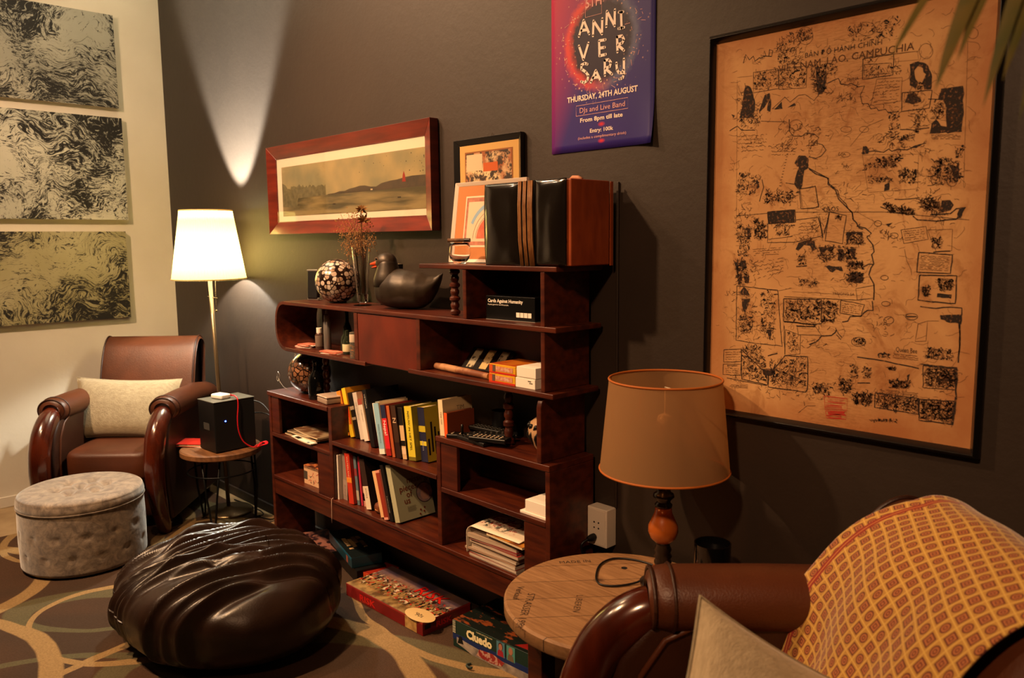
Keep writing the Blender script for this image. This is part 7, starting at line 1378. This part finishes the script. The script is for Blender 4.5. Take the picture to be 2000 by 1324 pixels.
for w_, pts in MAP_L:
    P_ = [Vector(p) for p in pts]; out = []
    for i in range(len(P_) - 1):
        n_ = max(1, int((P_[i + 1] - P_[i]).length / .012))
        for k in range(n_):
            q = P_[i].lerp(P_[i + 1], k / n_); j = mnoise.noise(Vector((q.x * 60, q.y * 60, 1))) * (.0016 if w_ > .002 else .0006); out.append((q.x + j, q.y - j))
    out.append(tuple(P_[-1])); (mb if w_ > .0018 else mth).ribbon(out, w_ * .62, O, Xv, Zv, Nv, off=.0004, capn=0)
mb.obj('ink_outlines', mi, pp); mth.obj('fine_ink_lines', mt_, pp)
mb = MB()
for pts in MAP_F:
    n_ = len(pts)
    me_pts = []
    for i in range(n_):
        a, b = Vector(pts[i]), Vector(pts[(i + 1) % n_]); m_ = max(1, int((b - a).length / .006))
        for k in range(m_):
            q = a.lerp(b, k / m_); j = mnoise.noise(Vector((q.x * 90, q.y * 90, 4))) * .003; me_pts.append((q.x + j, q.y + j))
    mb.add([O + Xv * p[0] + Zv * p[1] + Nv * .0002 for p in me_pts], [tuple(range(len(me_pts)))])
mb.obj('dark_ink_shapes', mi, pp)
rr = random.Random(21)
def bil(q, a, b):
    p0, p1, p2, p3 = [Vector(p) for p in q[:4]]; return (p0 * (1 - a) + p1 * a) * (1 - b) + (p3 * (1 - a) + p2 * a) * b
mb = MB(); m2 = MB()
for n_, q in MAP_H:
    area_ = max(.0006, (Vector(q[1]) - Vector(q[0])).length * (Vector(q[3]) - Vector(q[0])).length)
    sc_ = min(.016, math.sqrt(area_) * .32)
    for k in range(int(n_ * 3.2)):
        c = bil(q, rr.random(), rr.random()); an = rr.choice([.1, .4, 1.4, 1.7, 2.6]) + rr.gauss(0, .35); L_ = sc_ * rr.uniform(.15, .8)
        pts = []
        for i in range(4): pts.append((c.x, c.y)); an += rr.gauss(0, .7); c = c + Vector((math.cos(an), math.sin(an))) * L_ / 3
        (mb if k % 3 == 0 else m2).ribbon(pts, rr.choice([.0008, .0012, .0018, .0030]) if k % 3 == 0 else .0009, O, Xv, Zv, Nv, off=.0005, capn=0)
for n_, q in MAP_T:
    for k in range(n_):
        b = (k + .5) / n_; a = 0; pts = []
        while a < 1:
            if rr.random() < .12: 
                if len(pts) > 1: m2.ribbon(pts, .0010, O, Xv, Zv, Nv, off=.0005, capn=0)
                pts = []
            else:
                p = bil(q, a, b + rr.uniform(-.22, .22) / n_); pts.append((p.x, p.y))
            a += .035
        if len(pts) > 1: m2.ribbon(pts, .0010, O, Xv, Zv, Nv, off=.0005, capn=0)
for k in range(58):
    cx0, cz0 = rr.uniform(.07, MW - .09), rr.uniform(.09, MH - .12); w0, h0 = rr.uniform(.02, .06), rr.uniform(.012, .04); dn = rr.randint(8, 26)
    for q_ in range(dn):
        c = Vector((cx0 + rr.gauss(0, w0 * .4), cz0 + rr.gauss(0, h0 * .4))); an = rr.choice([0, .3, 1.5, 2.8]) + rr.gauss(0, .3); pts = []
        for i in range(5): pts.append((c.x, c.y)); an += rr.gauss(0, .6); c = c + Vector((math.cos(an), math.sin(an))) * .0028
        m2.ribbon(pts, rr.choice([.0006, .0009, .0013]), O, Xv, Zv, Nv, off=.0004, capn=0)
# faint contour scribble over the whole sheet
for k in range(620):
    c = Vector((rr.uniform(.06, MW - .06), rr.uniform(.08, MH - .05))); an = rr.uniform(-.5, .5); pts = []
    for i in range(rr.randint(3, 9)): pts.append((c.x, c.y)); an += rr.gauss(0, .6); c = c + Vector((math.cos(an), math.sin(an))) * .005
    mth2 = m2.ribbon(pts, .0006, O, Xv, Zv, Nv, off=.0003, capn=0)
mb.obj('sketches', mi, pp); m2.obj('handwriting', mt_, pp)
red = mat('red_stamp', '#a8281a', .8); mb = MB()
for q in MAP_R:
    for k in range(9):
        a = bil(q, rr.random() * .2, (k + .5) / 9); b = bil(q, .7 + rr.random() * .3, (k + .5) / 9); mb.ribbon([tuple(a), tuple((a + b) / 2 + Vector((0, rr.uniform(-.002, .002)))), tuple(b)], rr.choice([.0008, .0016]), O, Xv, Zv, Nv, off=.0006, capn=0)
    mb.ribbon([tuple(p) for p in q] + [tuple(q[0])], .0012, O, Xv, Zv, Nv, off=.0006, capn=0)
for k in range(6): mb.ribbon([(.620 + .002 * k, .93), (.622 + .002 * k, .955)], .001, O, Xv, Zv, Nv, off=.0006, capn=0)
mb.obj('red_stamps', red, pp)
def mtx(s_, sz, x0, x1, z, m_, nm='lettering'):
    o = text(s_, sz, m_, pp, FY(0, -.0138, z), nm); xs_ = [v_.co.x for v_ in o.data.vertices]; k = (x1 - x0) / (max(xs_) - min(xs_)); mn = min(xs_)
    for v_ in o.data.vertices: v_.co.x = x0 + (v_.co.x - mn) * k
mtx('BẢN ĐỒ HÀNH CHÍNH', .017, .268, .452, .924, mi); mtx('VIỆT NAM, LÀO, CAMPUCHIA', .024, .198, .523, .900, mt_)
mtx('LAOS', .016, .330, .367, .551, mi); mtx('CHINA', .010, .374, .402, .853, mt_); mtx('TRUONG SA', .009, .36, .414, .348, mt_)
mtx('Queen Bee', .016, .516, .563, .222, mi)

# ------------------------------------------------------------------ potted palm reaching in from the right
t = thing('potted_palm', 'tall potted palm whose long narrow leaves hang into the upper right', 'plant', (5.48, -1.02, .008))
MB().lathe([(0, 0), (.13, 0), (.17, .30), (.18, .32), (.165, .32), (.155, .28), (0, .28)], 40).obj('pot', mat('clay_pot', '#5c2f1c', .7), t, smooth=False, auto=40)
MB().lathe([(0, .285), (.155, .285)], 30).obj('soil', mat('soil', '#20140c', .95), t)
MB().tube([(0, 0, .28), (-.02, .0, .9), (-.05, .01, 1.5), (-.08, .02, 1.75)], [.022, .018, .015, .012], 12).obj('stem', mat('palm_stem', '#5c4a24', .8), t, smooth=True)
LEAFM = mat('palm_leaf', '#2a3008', .5, col2='#4a3c10', nscale=14)
def leaflet(mb, p0, p1, droop, wd):
    p0, p1 = Vector(p0), Vector(p1); d = p1 - p0; s_ = d.cross(Vector((0, 0, 1))); s_ = s_.normalized() if s_.length > 1e-5 else Vector((1, 0, 0)); n = 8; vs = []
    for i in range(n + 1):
        q = i / n; c = p0.lerp(p1, q) + Vector((0, 0, droop * 4 * q * (1 - q))); w_ = wd * math.sin(PI * min(.08 + q * .92, 1)) ** .7
        vs += [c - s_ * w_ + Vector((0, 0, .25 * w_)), c, c + s_ * w_ + Vector((0, 0, .25 * w_))]
    mb.add(vs, [(3 * i + j, 3 * i + j + 1, 3 * i + j + 4, 3 * i + j + 3) for i in range(n) for j in (0, 1)])
base_ = Vector((5.48, -1.02, .008))
def frond(tip_pts, name='frond'):
    pts, leaf = tip_pts; mb = MB(); mb.tube([tuple(Vector(p) - base_) for p in pts], [.006, .005, .004, .002][:len(pts)], 7)
    for (a, b, w_) in leaf: leaflet(mb, Vector(a) - base_, Vector(b) - base_, .012, w_)
    mb.obj(name, LEAFM, t, smooth=True)
frond(([(5.40, -1.0, 1.75), (5.15, -.95, 1.92), (4.90, -.93, 1.90), (4.78, -.95, 1.80)],
  [((4.78, -.95, 1.80), (4.725, -1.088, 1.625), .009), ((4.80, -.94, 1.83), (4.760, -1.062, 1.592), .013), ((4.83, -.93, 1.84), (4.795, -1.03, 1.575), .010), ((4.86, -.93, 1.86), (4.822, -1.01, 1.560), .009), ((4.79, -.95, 1.82), (4.742, -1.075, 1.66), .010), ((4.82, -.935, 1.84), (4.775, -1.05, 1.62), .011), ((4.85, -.93, 1.85), (4.808, -1.02, 1.60), .012), ((4.77, -.96, 1.80), (4.690, -1.10, 1.69), .008)]))
frond(([(5.40, -1.0, 1.70), (5.15, -.90, 1.80), (4.97, -.86, 1.78), (4.90, -.86, 1.72)],
  [((4.90, -.86, 1.72), (4.845, -.93, 1.58), .008), ((4.93, -.86, 1.76), (4.86, -.94, 1.52), .009), ((4.95, -.86, 1.76), (4.90, -.93, 1.55), .010), ((4.97, -.86, 1.78), (4.80, -.90, 1.66), .005)]))
rr = random.Random(30)
for k in range(9):
    a = -1.2 + k * .42; R1 = .35
    pts = [(5.40, -1.0, 1.75), (5.40 + R1 * .5 * math.cos(a), -1.0 + R1 * .5 * math.sin(a), 1.98), (5.40 + R1 * math.cos(a), -1.0 + R1 * math.sin(a), 1.98), (5.40 + R1 * 1.4 * math.cos(a), -1.0 + R1 * 1.4 * math.sin(a), 1.82)]
    lf = []
    for j in range(12):
        q = j / 12; c = Vector(pts[1]).lerp(Vector(pts[3]), q); sd = Vector((-math.sin(a), math.cos(a), 0)) * (1 if j % 2 else -1)
        lf.append((tuple(c), tuple(c + sd * .16 + Vector((math.cos(a), math.sin(a), -.9)) * .12), .008))
    if math.cos(a) > -.35: frond((pts, lf))
bpy.context.view_layer.update()
